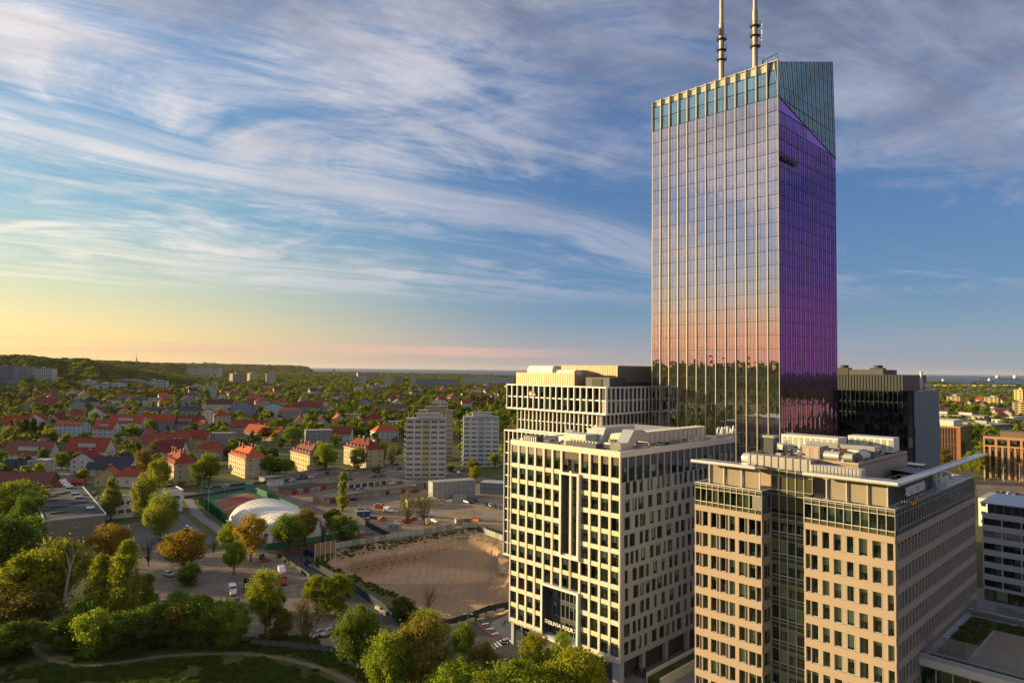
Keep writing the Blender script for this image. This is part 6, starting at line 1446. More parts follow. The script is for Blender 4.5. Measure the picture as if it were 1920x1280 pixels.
for k in range(22):                              # very long wavy blocks near the coast
    y = 728 + (k % 6) * 2.9; x = 1752 + (k * 37) % 120; P = G(x, y + 3)
    o = thing('apartment_block', 'very long low white banded block near the coast on the right', 'apartment block', (P.x, P.y, 0), R_(-3), 'long banded blocks near the coast'); b = MB(); w = 190
    b.box(0, 0, 0, w, 14, 11, wm('grey')); b.build('wall', o); b = MB()
    for f in range(2): b.box(-.5, -.8, 2.5 + f * 5, w + .5, 0, 5 + f * 5, wm('white'))
    b.build('balcony', o, kind='stuff')
for k in range(13):
    x = 1762 + k * 11.5 + (k * 7 % 5); P = G(x, 727.5); o = thing('apartment_block', 'tiny sunlit slab in the line of blocks along the shore', 'apartment block', (P.x, P.y, 0), R_(40), 'sunlit slabs along the shore'); b = MB(); b.box(0, 0, 0, 24, 26, 14, wm('yellow')); b.box(-.5, -.5, 14, 24.5, 26.5, 14.6, m_roof('lightfelt')); b.build('wall', o)
# orange-framed and brick offices
def frame_office():
    L, Wd, h = 46, 20, 26.5; P = Vector((336, 408, 0)); o = thing('office_building', 'orange brick framed office with tall glazed bays, sunlit, at the right edge', 'office building', (P.x, P.y, 0), AZO); m = mat('orange_brick', (.38, .20, .11), .85, var=.12); ws = WinSet(o)
    b = MB(); b.box(1.8, .2, 0, Wd, L, h - .8, room_d); b.build('core', o); b = MB(); b.box(.1, .1, h - .8, Wd + .2, L + .2, h - .3, m_roof('felt')); b.box(0, L - .1, 0, Wd, L + .3, h, m); b.box(4, 3, h - .3, Wd, L - 8, h + 3.2, mat('brown_screen', (.17, .11, .07), .7)); b.build('roof', o)
    F = FL(0, L); n = 7; w = L / n
    strips(o, 'pier', F, [(max(0, i * w - .7), -.3, 0, min(L, i * w + .7), .5, h - .8) for i in range(n + 1)] + [((i + .5) * w - .6, -.25, 0, (i + .5) * w + .6, .5, h - 6.4) for i in range(n)], m)
    strips(o, 'beam', F, [(0, -.32, h - 1.6, L, .5, h), (0, -.32, h - 6.6, L, .5, h - 5.6)], m)
    for i in range(n):
        for k in range(4): ws.add(F, i * w + .7, 1 + k * 4.2, w / 2 - 1.2, 4.1, 'split', gl_amz, mull_d, .2); ws.add(F, (i + .5) * w + .6, 1 + k * 4.2, w / 2 - 1.3, 4.1, 'split', gl_amz, mull_d, .2)
        ws.add(F, i * w + .7, h - 5.5, w - 1.4, 3.8, 'tower', gl_off, mull_d, .2)
    ws.done()
frame_office()
def brick_office():
    P = G(1801, 868); o = thing('office_building', 'dark brown brick office with vertical ribs and teal glass end', 'office building', (P.x, P.y, 0), R_(44)); m = mat('brown_brick', (.13, .06, .04), .85, var=.12); h = 26; L = 50
    b = MB(); b.box(0, 0, 0, 34, L, h, m); b.build('wall', o); b = MB(); b.box(-.3, -.3, h, 34, L, h + .8, mat('pink_coping', (.42, .25, .17), .8)); b.box(4, 5, h + .8, 30, L, h + 5, conc_cream); b.build('roof', o)
    F = FL(0, L)
    strips(o, 'rib', F, [(i * 1.9, -.35, 1, i * 1.9 + .7, .0, h - 1) for i in range(26)], mat('brown_rib', (.17, .08, .05), .8)); strips(o, 'glass_panel', F, [(i * 1.9 + .8, -.05, 2 + k * 6, i * 1.9 + 1.8, .02, 7 + k * 6) for i in range(26) for k in range(4)], gl_dark_solid)
    b = MB(); b.box(-.4, -.3, 0, 2, 2, h + .2, mat('rust_brick', (.30, .12, .04), .8)); b.build('corner_pier', o)
    tg = mat('teal_dark_glass', (.02, .055, .05), .08, spec=.9, vary=.5)
    strips(o, 'glass_panel', FR(2, 0), [(i * 2.6 + .1, -.2, k * 3.6 + .1, i * 2.6 + 2.5, -.05, k * 3.6 + 3.5) for i in range(12) for k in range(7)], tg)
brick_office()
# flat-roofed school and its white wing
def school():
    A, B_, C_ = G(84, 975, 9), G(198, 963, 9), G(50, 911, 9); ax = (B_ - A); az = math.atan2(ax.y, ax.x); W_ = ax.length; L = 74; h = 9
    o = thing('school_building', 'long flat-roofed school with dark felt roof, dome skylights and a blank brick end', 'school', (A.x, A.y, 0), az); ALLB.append((A.x - 22, A.y + 40, 34)); m = mat('yellow_grey_brick', (.26, .22, .17), .9, var=.12, scale=1)
    b = MB(); b.box(0, 0, 0, W_, L, h - .35, m); b.build('wall', o)
    b = MB()                                     # brick courses on the end wall
    for k in range(20): b.box(.1, -.035, .3 + k * .42, W_ - .1, 0, .62 + k * .42, mat('brick_course', (.30, .255, .20), .9, var=.2, scale=2))
    b.build('brick_course', o, kind='stuff')
    b = MB(); b.box(-.1, -.1, h - .35, W_ + .1, L + .1, h - .05, roofdark); b.build('roof', o); b = MB()
    for a in ((-.25, -.25, W_ + .25, .1), (-.25, L - .1, W_ + .25, L + .25), (-.25, .1, .1, L - .1), (W_ - .1, .1, W_ + .25, L - .1)): b.box(a[0], a[1], h - .5, a[2], a[3], h + .15, alu_w)
    b.build('roof_edge', o); orng = mat('orange_window_panel', (.50, .20, .08), .7)
    for k in range(2):
        for i in range(16): inst('window', hwin(2.6, 1.8), o, FL(0, L) @ Matrix.Translation((i * 4.5 + 1, 0, 1.6 + k * 3.6))); b = MB(); b.M = FL(0, L); b.box(i * 4.5 + 1, -.05, .6 + k * 3.6, i * 4.5 + 3.6, 0, 1.5 + k * 3.6, orng); b.build('panel', o)
    for k in range(2): inst('window', hwin(1.8, 1.7), o, Matrix.Translation((W_ * .46, 0, 1.4 + k * 3.9)))
    far_ = ['nearest one', 'second nearest', 'third nearest', 'fourth from the front', 'third from the far end', 'second from the far end', 'farthest one']
    for k, (x_, y_) in enumerate([(169, 955), (147, 934), (140, 927), (130, 915), (125.5, 911), (121, 907), (118, 903)]):
        t = thing('dome_skylight', 'white domed skylight on the dark school roof, ' + far_[k], 'skylight', G(x_, y_, 8.9), az)
        b = MB(); b.box(-1.5, -.9, 0, 1.5, .9, .6, dark_panel); b.build('curb', t); b = MB(); n = 6
        for i in range(n): a0, a1 = math.pi * i / n, math.pi * (i + 1) / n; b.quad((-1.4, math.cos(a0) * .8, .6 + math.sin(a0) * .7), (1.4, math.cos(a0) * .8, .6 + math.sin(a0) * .7), (1.4, math.cos(a1) * .8, .6 + math.sin(a1) * .7), (-1.4, math.cos(a1) * .8, .6 + math.sin(a1) * .7), white_m)
        b.build('dome', t)
    for (x_, y_) in [(265, 105), (265, 127), (290, 164), (300, 190), (318, 224), (345, 229), (352, 260), (468, 200), (412, 137), (330, 150), (250, 250)]:
        t = thing('roof_light', 'low dark strip roof light lying across the school roof', 'roof light', G(x_ / 3.2, 880 + y_ / 3.2, 8.95), az + .2, 'strip roof lights on the school')
        b = MB(); b.box(-3.2, -.3, 0, 3.2, .3, .4, dark_panel); b.box(-3.25, -.35, .4, 3.25, .35, .45, MATS['dark_roof_felt'])
        for q in range(8): b.box(-3.1 + q * .8, -.32, .46, -2.9 + q * .8, .32, .55, alu)
        b.build('curb', t)
    P = G(200, 974); Q = G(342, 958); d = Q - P; az = math.atan2(d.y, d.x); o = thing('school_building', 'white flat-roofed school wing behind the willows', 'school', (P.x, P.y, 0), az); W_ = d.length; b = MB(); b.box(0, 0, 0, W_, 12, 9.3, white_m); b.build('wall', o); ALLB.append((P.x + 15, P.y + 15, 18))
    b = MB(); b.box(.4, .4, 9.3, W_ - .4, 11.6, 9.5, roofdark); b.box(-.2, -.2, 9.3, W_ + .2, .4, 9.8, white_m); b.box(W_ - .4, .4, 9.3, W_ + .2, 12, 9.8, white_m); b.build('roof', o)
    for k in range(2):
        for i in range(9): inst('window', hwin(2.2, 1.7), o, Matrix.Translation((1 + i * W_ / 9.4, 0, 2 + k * 3.6)))
school()
# ================================================================== DOME, GARAGES, SITE, VEHICLES
def dome():
    A = G(424, 984); d = G(621, 1012) - A; az = R_(-51); u_ = Vector((math.cos(az), math.sin(az), 0)); L = d.dot(u_); W_ = d.dot(Vector((-u_.y, u_.x, 0))); Hh = 10.5
    t = thing('sports_dome', 'white ribbed air dome with green base wall over the court', 'sports hall', (A.x, A.y, 0), az); ALLB.append((A.x + 24, A.y - 10, 28))
    fab = mat('white_dome_fabric', (.62, .60, .56), .55, var=.08, scale=.3); grn = mat('green_dome_skirt', (.03, .20, .13), .6, var=.1); rib = mat('dome_seam', (.34, .33, .31), .6)
    n, m_ = 14, 18
    def prof(u):                                  # cross section across y at station u (0..1): rounded ends
        k = (1 - max(0, (abs(u - .5) - .36) / .14) ** 2.2 * .72) if abs(u - .5) > .36 else 1.0
        return k
    def pt(u, v, off=0): k = prof(u); a = math.pi * v; return (u * L, W_ / 2 - math.cos(a) * (W_ / 2 + off) * (.86 + .14 * k), 2.2 + (math.sin(a) ** .8) * ((Hh - 2.2) * k + off))
    for i in range(n):
        b = MB(); b.smooth = True
        for q in range(3):
            for j in range(m_):
                u0, u1 = (i + q / 3) / n, (i + (q + 1) / 3) / n; bul = lambda s: .18 * math.sin(math.pi * s)
                b.add([pt(u0, j / m_, bul(q / 3)), pt(u1, j / m_, bul((q + 1) / 3)), pt(u1, (j + 1) / m_, bul((q + 1) / 3)), pt(u0, (j + 1) / m_, bul(q / 3))], [(0, 1, 2, 3)], fab)
        b.build('fabric_panel', t)
    for i in range(1, n):
        b = MB()
        for j in range(m_): b.tube(pt(i / n, j / m_, .04), pt(i / n, (j + 1) / m_, .04), .07, .07, rib, 4)
        b.build('seam', t)
    for u in (0, 1):
        b = MB(); b.smooth = False; c = (u * L, W_ / 2, 2.2)
        for j in range(m_): b.add([c, pt(u, j / m_), pt(u, (j + 1) / m_)], [(0, 1, 2)], fab)
        b.build('end_panel', t)
    b = MB(); b.box(-.1, -.15, 0, L + .1, W_ + .15, 2.25, grn)
    for i in range(18): b.box(i * L / 17 - .1, -.25, 0, i * L / 17 + .1, -.15, 2.3, mat('dark_green_post', (.02, .09, .06), .6))
    b.build('base_wall', t)
dome()
mesh_green = glass('green_net', (.1, .3, .2), 0, .0, through=(.25, .55, .42))
def fence(lab, pts, h, m, panel=2.5, post=None, px=True, pw=.05, name='fence', gaps=(), cat='fence', alt=None, base=None):
    P = [Vector(G(*p)[:2]) if px else Vector(p) for p in pts]; t = thing(name, lab, cat, (P[0].x, P[0].y, 0), 0); o = P[0]; k = 0
    for a, c in zip(P, P[1:]):
        d = c - a; n = max(1, round(d.length / panel)); ang = math.atan2(d.y, d.x); w = d.length / n
        for i in range(n):
            s = a + d * i / n - o; M = Matrix.Translation((s.x, s.y, 0)) @ Matrix.Rotation(ang, 4, 'Z'); k += 1
            mm = alt if alt and (k * 7) % 11 in (0, 3, 8) else m
            if k not in gaps:
                key = (lab, round(w, 2), mm.name); 
                if key not in PARTM:
                    b = MB(); b.box(.05, -pw / 2, .08, w - .05, pw / 2, h, mm)
                    if pw > .04:
                        for q in range(int(w / .35)): b.box(.1 + q * .35, -pw / 2 - .03, .1, .2 + q * .35, -pw / 2, h - .04, mm)
                    PARTM[key] = b.mesh('panel')
                inst('panel', PARTM[key], t, M)
            key = ('post', h, (post or m).name)
            if key not in PARTM: b = MB(); b.box(-.06, -.06, 0, .06, .06, h + .25, post or m); PARTM[key] = b.mesh('post')
            inst('post', PARTM[key], t, M)
    return t
hoard_w = mat('pale_steel_hoarding', (.36, .40, .40), .5, .1, var=.15, scale=.5); hoard_w2 = mat('weathered_hoarding', (.25, .27, .26), .6, var=.2, scale=.5); hoard_b = mat('navy_fence_sheet', (.018, .035, .07), .6, var=.15); hoard_d = mat('dark_fence_sheet', (.03, .045, .05), .7, var=.2); post_d = mat('dark_post', (.04, .04, .04), .6)
fence('pale steel hoarding along the far side of the excavation', [(592, 1047), (617, 1031), (660, 1023), (700, 1017), (735, 1010), (770, 1004), (808, 999), (855, 990)], 2.2, hoard_w, 2.6, post_d, alt=hoard_w2)
fence('short pale hoarding near the orange digger', [(865, 989), (896, 988)], 2.2, hoard_w, 3, post_d); fence('pale hoarding running behind the cream block from the digger corner', [(899, 990), (912, 1002), (954, 1018)], 2.2, hoard_w, 2.4, post_d, alt=hoard_w2)
fence('dark blue sheet fence curving round the street bend', [(592, 1047), (574, 1040), (567, 1048), (572, 1060), (601, 1072), (640, 1094)], 2.2, hoard_b, 2.2, post_d)
fence('dark blue sheet fence along the street below the excavation', [(657, 1104), (709, 1139), (752, 1168)], 2.2, hoard_b, 2.4, post_d)
fence('dark sheet fence along the road at the lower edge of the excavation', [(830, 1180), (880, 1165), (915, 1150), (956, 1142)], 2.2, hoard_d, 2.4, post_d)
fence('low dark mesh fence between parking ground and street', [(520, 1044), (560, 1070), (600, 1098), (640, 1125)], 1.5, hoard_d, 2.2, post_d, pw=.02)
fence('grey mesh fence at the bottom of the parking ground', [(470, 1210), (540, 1215), (600, 1222), (650, 1226)], 1.6, mat('mesh_sheet', (.10, .11, .09), .8), 2.4, post_d, pw=.02)
fence('black sheet fence beside the access ramp of the building site', [(668, 974), (690, 988), (733, 1010)], 2.2, hoard_d, 2.4, post_d); fence('blue tarpaulin fence by the footpath fork', [(92, 1148), (96, 1160), (104, 1172)], 1.8, mat('blue_tarpaulin', (.02, .06, .22), .5), 2, post_d)
fence('green net fence on the left of the sports court', [(372, 926), (373, 945), (395, 962), (425, 985)], 4.5, mesh_green, 3, mat('green_post', (.02, .13, .09), .6), pw=.02); fence('green sheet fence on the right of the sports court', [(471, 920), (500, 933), (530, 947), (560, 962)], 3.0, mat('green_sheet', (.03, .16, .10), .7, var=.15), 3)
fence('brick and iron fence along the house street', [(345, 935), (400, 927), (460, 917)], 1.3, mat('fence_iron', (.08, .06, .05), .7), 3, mat('red_brick_pier', (.30, .10, .06), .9), pw=.02)
for i, (x, y) in enumerate([(528, 1040), (548, 1036), (565, 1030), (578, 1026), (594, 1022), (609, 1018), (625, 1015), (641, 1011), (657, 1008), (672, 1004), (687, 1003)]):
    P = G(x, y); t = thing('brick_pier', 'red brick fence pier in the row before the dome', 'fence pier', P, .3, 'red brick piers before the dome'); b = MB(); b.box(-.25, -.25, 0, .25, .25, 2.2, MATS['red_brick_pier']); b.box(-.32, -.32, 2.2, .32, .32, 2.35, MATS['red_brick_pier']); b.build('pier', t); b = MB(); b.box(.3, -.1, 0, 3.0, .1, .7, MATS['red_brick_pier']); b.build('low_wall', t)
# tall advertising frame by the pit
P = G(590, 1056); t = thing('billboard_frame', 'tall steel frame with plywood backs at the corner of the excavation', 'billboard', P, R_(48)); b = MB()
for k in range(5): b.box(k * 2.0, 0, 0, k * 2.0 + .18, .18, 6.5, alu_w)
b.build('post', t, kind='stuff'); b = MB(); b.box(.2, .2, 2.2, 8.0, .3, 6.3, mat('plywood', (.30, .21, .15), .9, var=.2)); b.build('board', t)
# garages
gd = [mat('red_garage_door', (.33, .03, .03), .6), mat('brown_garage_door', (.10, .05, .04), .6), mat('grey_garage_door', (.28, .26, .23), .7), mat('cream_garage_door', (.40, .35, .26), .7), mat('green_garage_door', (.05, .22, .16), .6)]
def garages(p0, p1, dep, h, n, lab, wall, doors, white=False):
    A, B_ = G(*p0), G(*p1); d = B_ - A; az = math.atan2(d.y, d.x); W_ = d.length; t = thing('garage_row', lab, 'garages', (A.x, A.y, 0), az); ALLB.append((A.x + d.x / 2, A.y + d.y / 2, W_ / 2))
    b = MB(); b.box(0, 0, 0, W_, dep, h, wall); b.build('wall', t); b = MB(); b.box(-.2, -.3, h, W_ + .2, dep + .2, h + .22, m_roof('felt')); b.build('roof', t); w = W_ / n
    for i in range(n):
        dm = gd[doors[i % len(doors)]]; b = MB(); b.box(i * w + .45, -.06, .05, (i + 1) * w - .45, .02, h - .5, dm)
        for q in range(4): b.box(i * w + .5, -.09, .2 + q * .5, (i + 1) * w - .5, -.06, .55 + q * .5, dm)
        b.build('garage_door', t)
        if white: b = MB(); b.box(i * w + .15, -.12, 0, i * w + .43, 0, h - .1, white_m); b.box((i + 1) * w - .43, -.12, 0, (i + 1) * w - .15, 0, h - .1, white_m); b.box(i * w + .43, -.12, h - .48, (i + 1) * w - .43, 0, h - .1, white_m); b.build('door_frame', t)
brk = mat('old_orange_brick', (.32, .17, .09), .9, var=.2, scale=1)
garages((546, 928), (633, 913), 11, 2.7, 8, 'garage row with brick end wall, red and grey doors, nearest the court', brk, [0, 2, 0, 3, 3, 0, 2, 2])
garages((652, 917), (725, 908), 9, 2.9, 6, 'garage row with white framed brown and green doors', conc_pier, [1, 1, 1, 1, 4, 1], True); garages((606, 946), (690, 932), 9, 2.7, 7, 'garage row with orange brick end behind the columnar poplar', brk, [3, 1, 2, 2, 3, 2, 3])
garages((690, 932), (780, 921), 9, 2.7, 9, 'garage row with one bright red door in front of the tower block', conc_pier, [2, 3, 2, 1, 3, 3, 0, 2, 2]); garages((780, 918), (800, 914), 8, 2.7, 3, 'short garage row beside the tall container block', conc_pier, [2, 2, 1])
garages((500, 905), (640, 886), 8, 2.6, 12, 'long low garage row behind the others with dark roof', conc_pier, [2, 1, 2, 3]); garages((652, 893), (725, 884), 8, 2.6, 7, 'rear garage row before the yellow houses', conc_pier, [2, 3, 2])
# site containers
cgrey = mat('grey_container_sheet', (.27, .30, .32), .5, .15, var=.08); cyel = mat('pale_container_sheet', (.44, .40, .30), .6, var=.1); cblue = mat('blue_container_sheet', (.15, .21, .27), .5, .1, var=.08)
def containers(P, az, nx, nz, cw, dep, ch, lab, m, win=False, name='site_office'):
    t = thing(name, lab, 'site office', (P.x, P.y, 0), az); ALLB.append((P.x + 6, P.y + 4, nx * cw * .5)); key = (lab, 'c')
    b = MB(); b.box(.03, 0, .05, cw - .03, dep, ch - .05, m)
    for q in range(int(cw / .3)): b.box(.08 + q * .3, -.03, .2, .2 + q * .3, 0, ch - .2, m)
    for x in (.0, cw - .12): b.box(x, -.05, 0, x + .12, .05, ch, alu)
    me = b.mesh('container')
    for k in range(nz):
        for i in range(nx):
            M = Matrix.Translation((i * cw, 0, k * ch)); inst('container', me, t, M)
            if win and (win == 1 or (i + k) % win == 0): inst('window', hwin(1.1, 1.1), t, M @ Matrix.Translation((cw * .25, -.06, 1.0))); 
    b = MB(); b.box(-.15, -.15, nz * ch, nx * cw + .15, dep + .15, nz * ch + .15, m_roof('lightfelt')); b.build('roof', t); return t
A, B_ = G(811, 938), G(891, 932); d = B_ - A
containers(A, math.atan2(d.y, d.x), 9, 3, d.length / 9, 7, 2.95, 'three storey grey container office with sunlit yellow end', cgrey)
containers(G(900, 925), R_(-14), 5, 2, 3.2, 9, 2.9, 'two storey blue grey container office with white windows beside the cream block', cblue, 1)
containers(G(765, 951), R_(22), 5, 1, 2.9, 6, 2.9, 'low pale container row behind the two bare trees', cyel); containers(G(850, 940), R_(10), 2, 1, 3, 3.5, 2.8, 'single grey box container in front of the tall container office', cyel)
containers(G(728, 995), R_(-10), 2, 1, 2.3, 3.2, 2.7, 'small grey guard hut by the hoarding', cgrey, 1); containers(G(855, 985), R_(18), 2, 1, 3.4, 2.6, 2.6, 'sunlit toll hut on the site road near the digger', cyel, 1); containers(G(668, 970), R_(20), 2, 1, 3, 2.6, 2.4, 'blue site container behind the black sheet fence', mat('royal_blue_container', (.03, .08, .22), .5))
containers(G(506, 912), R_(40), 3, 1, 2.6, 5, 2.8, 'white flat shed at the head of the garage lane', white_m)
# vehicles
tyre = mat('black_tyre', (.02, .02, .02), .9); carglass = mat('tinted_car_glass', (.015, .02, .025), .08, spec=1.0); lamp_w = mat('headlight_glass', (.6, .6, .58), .2); lamp_r = mat('tail_light', (.35, .01, .01), .3)
def carpaint(c, n): return mat(n + '_car_paint', c, .25, .2, var=.02, spec=.6)
CP = {'silver': carpaint((.42, .43, .44), 'silver'), 'white': carpaint((.72, .72, .70), 'white'), 'black': carpaint((.02, .022, .025), 'black'), 'blue': carpaint((.02, .04, .12), 'blue'), 'red': carpaint((.35, .02, .02), 'red'), 'grey': carpaint((.10, .105, .11), 'grey'), 'orange': carpaint((.5, .14, .02), 'orange')}
def loft(b, secs, m):
    """secs: list of (x, half width low, half width high, z low, z high)"""
    vs = []
    for x, w0, w1, z0, z1 in secs: zm = z0 + (z1 - z0) * .35; vs += [(x, -w0 * .94, z0), (x, -w0, zm), (x, -w1, z1), (x, w1, z1), (x, w0, zm), (x, w0 * .94, z0)]
    n = len(secs); fs = [tuple(range(6)), tuple(range(6 * n - 1, 6 * n - 7, -1))]
    for i in range(n - 1):
        for j in range(6): fs.append((6 * i + j, 6 * i + 6 + j, 6 * i + 6 + (j + 1) % 6, 6 * i + (j + 1) % 6))
    b.add(vs, fs, m)
CARM = {}
def vehicle_meshes(kind, col):
    if (kind, col) in CARM: return CARM[(kind, col)]
    m = CP[col]; r = []
    b = MB()
    if kind == 'car': L = 4.3; loft(b, [(-2.15, .72, .62, .35, .62), (-2.05, .86, .74, .25, .82), (-1.2, .90, .80, .22, .95), (.9, .90, .80, .22, 1.0), (1.95, .88, .76, .25, .98), (2.15, .76, .66, .4, .8)], m); loft(b, [(-.75, .78, .58, 1.28, 1.44), (-.3, .62, .56, 1.38, 1.47), (1.0, .62, .54, 1.38, 1.45), (1.35, .7, .5, 1.2, 1.40)], m)
    elif kind == 'hatch': L = 4.0; loft(b, [(-2.0, .74, .64, .35, .66), (-1.9, .85, .74, .25, .88), (-1.0, .88, .80, .22, 1.0), (1.8, .88, .80, .25, 1.05), (2.0, .80, .74, .35, .95)], m); loft(b, [(-.5, .64, .58, 1.42, 1.50), (1.5, .64, .58, 1.42, 1.52), (1.8, .66, .6, 1.3, 1.46)], m)
    else: L = 5.2 if kind == 'van' else 4.6; hh = 2.4 if kind == 'van' else 1.9; loft(b, [(-L / 2, .82, .72, .35, .85), (-L / 2 + .3, .95, .85, .3, 1.05), (-L / 2 + 1.0, .97, .9, .28, 1.25)], m); loft(b, [(-L / 2 + 1.0, .97, .92, .28, 1.3), (-L / 2 + 1.75, .97, .86, .28, hh), (L / 2 - .1, .97, .88, .28, hh), (L / 2, .95, .86, .35, hh - .1)], m)
    r.append(('body', b.mesh('body')))
    b = MB()
    if kind == 'car': loft(b, [(-1.15, .80, .70, .93, .97), (-.45, .82, .60, .95, 1.40), (1.05, .82, .58, .97, 1.40), (1.75, .78, .66, .95, 1.0)], carglass)
    elif kind == 'hatch': loft(b, [(-1.05, .80, .72, .95, 1.0), (-.45, .82, .62, .98, 1.44), (1.6, .82, .62, 1.0, 1.46), (1.92, .78, .70, .95, 1.05)], carglass)
    else: b.add([(-L / 2 + 1.02, -.8, 1.3), (-L / 2 + 1.02, .8, 1.3), (-L / 2 + 1.66, .75, hh - .1), (-L / 2 + 1.66, -.75, hh - .1)], [(0, 3, 2, 1)], carglass); b.box(-L / 2 + 1.3, -.985, 1.25, -L / 2 + 2.2, .985, hh - .45, carglass)
    r.append(('windscreen', b.mesh('windscreen')))
    b = MB(); b.tube((0, -.12, .33), (0, .12, .33), .33, .33, tyre, 10); b.tube((0, -.13, .33), (0, .13, .33), .18, .18, alu, 8); wh = b.mesh('wheel')
    for x in (-L * .31, L * .31):
        for y in (-.82, .82): r.append(('wheel', wh, (x, y, 0)))
    b = MB(); b.box(-L / 2 - .01, -.7, .6, -L / 2 + .12, -.4, .75, lamp_w); h1 = b.mesh('headlight'); r.append(('headlight', h1, (0, 0, 0))); r.append(('headlight', h1, (0, 1.1, 0)))
    b = MB(); b.box(L / 2 - .12, -.75, .75, L / 2 + .01, -.5, .9, lamp_r); h2 = b.mesh('tail_light'); r.append(('tail_light', h2, (0, 0, 0))); r.append(('tail_light', h2, (0, 1.25, 0)))
    CARM[(kind, col)] = r; return r
def vehicle(kind, col, px, py, az, lab, group=None, P=None, nm=None, cat=None):
    P = P or G(px, py); t = thing(nm or {'car': 'parked_car', 'hatch': 'parked_car', 'van': 'parked_van', 'minivan': 'parked_van'}[kind], lab, cat or ('car' if kind in ('car', 'hatch') else 'van'), (P.x, P.y, .004 * LAY[0]), R_(az), group)
    for q in vehicle_meshes(kind, col): inst(q[0], q[1], t, Matrix.Translation(q[2]) if len(q) > 2 else None)
    return t
vehicle('hatch', 'silver', 316, 1080, 150, 'silver hatchback alone at the left of the parking ground'); vehicle('van', 'white', 436, 1113, 118, 'white high van with red stripe on the parking ground')
vehicle('hatch', 'grey', 444, 1132, 115, 'dark car half hidden behind the white high van'); vehicle('minivan', 'white', 528, 1074, 118, 'small white van by the street fence'); vehicle('van', 'red', 531, 1094, 118, 'red van behind the golden-topped tree')
vehicle('car', 'silver', 594, 1193, 60, 'silver car under the mistletoe tree, left of the pair'); vehicle('car', 'silver', 614, 1190, 60, 'silver car under the mistletoe tree, right of the pair'); vehicle('car', 'black', 632, 1186, 60, 'dark car in the shade of the green chestnut'); vehicle('hatch', 'grey', 537, 1160, 118, 'grey car half covered by the golden-topped tree')
def flatbed():
    P = G(464, 1104); t = thing('flatbed_truck', 'black flatbed truck with lettering on its side beside the white van', 'truck', P, R_(112)); b = MB(); b.box(-3, -1.1, .6, 3, 1.1, .8, tyre); b.box(-1.2, -1.15, .8, 3, -1.05, 2.3, CP['black']); b.box(-1.2, 1.05, .8, 3, 1.15, 2.3, CP['black']); b.box(2.9, -1.05, .8, 3, 1.05, 2.3, CP['black']); b.build('cargo_bed', t)
    b = MB(); loft(b, [(-3.2, .95, .85, .6, 1.2), (-3.0, 1.0, .9, .5, 2.2), (-1.3, 1.0, .92, .5, 2.3)], CP['grey']); b.build('cab', t); b = MB(); b.box(-3.1, -.85, 1.4, -3.0, .85, 2.0, carglass); b.build('windscreen', t); b = MB(); b.tube((0, -.15, .42), (0, .15, .42), .42, .42, tyre, 10); w = b.mesh('wheel')
    for x in (-2.2, 1.4):
        for y in (-.95, .95): inst('wheel', w, t, Matrix.Translation((x, y, 0)))
    b = MB(); b.box(-.6, -1.18, 1.3, 1.6, -1.15, 1.7, white_m); b.build('side_stripe', t)
flatbed()
def tractor():
    P = G(492, 1050); t = thing('tractor', 'small blue tractor with a red front bucket in the shade of the dome trees', 'tractor', P, R_(-30)); b = MB(); loft(b, [(-.8, .5, .45, .5, 1.3), (.4, .5, .45, .5, 1.4), (1.6, .35, .3, .55, 1.2)], CP['blue']); b.box(-1.0, -.55, 1.3, .3, .55, 2.3, CP['blue']); b.build('body', t)
    for x, r in ((-.6, .65), (1.2, .42)):
        for y in (-.75, .75): b = MB(); b.tube((x, y - .15, r), (x, y + .15, r), r, r, tyre, 12); b.build('wheel', t)
    b = MB(); b.prof([(2.0, .1), (2.9, .1), (2.7, .8), (2.1, .9)], -.9, .9, CP['red']); b.build('bucket', t); b = MB()
    for y in (-.45, .45): b.tube((.6, y, 1.2), (2.2, y, .6), .08, .08, CP['red'], 5)
    b.build('loader_arm', t)
tractor()
def digger():
    P = G(878, 985); t = thing('backhoe_digger', 'orange backhoe digger working at the top corner of the excavation', 'digger', P, R_(5)); O = mat('orange_machine_paint', (.45, .17, .02), .5); b = MB(); b.box(-2, -.9, .7, 2.2, .9, 1.6, O); b.box(.6, -.6, 1.6, 2.4, .6, 2.0, O); b.build('body', t)
    b = MB(); b.box(-1, -.8, 1.6, .6, .8, 3.0, carglass); b.box(-1.1, -.85, 3.0, .7, .85, 3.15, O); b.build('cab', t)
    for x, r in ((-1.3, .8), (1.7, .6)):
        for y in (-1, 1): b = MB(); b.tube((x, y - .2, r), (x, y + .2, r), r, r, tyre, 12); b.build('wheel', t)
    b = MB(); b.tube((-2, 0, 1.4), (-3.6, 0, 4.0), .2, .16, O, 6); b.tube((-3.6, 0, 4.0), (-4.9, 0, 1.6), .15, .12, O, 6); b.build('boom', t); b = MB(); b.prof([(-5.3, .7), (-4.5, .7), (-4.5, 1.5), (-5.0, 1.6)], -.4, .4, O); b.build('bucket', t); b = MB(); b.prof([(3.2, .2), (4.0, .2), (3.9, 1.2), (3.3, 1.2)], -1.1, 1.1, O); b.build('front_bucket', t)
digger()
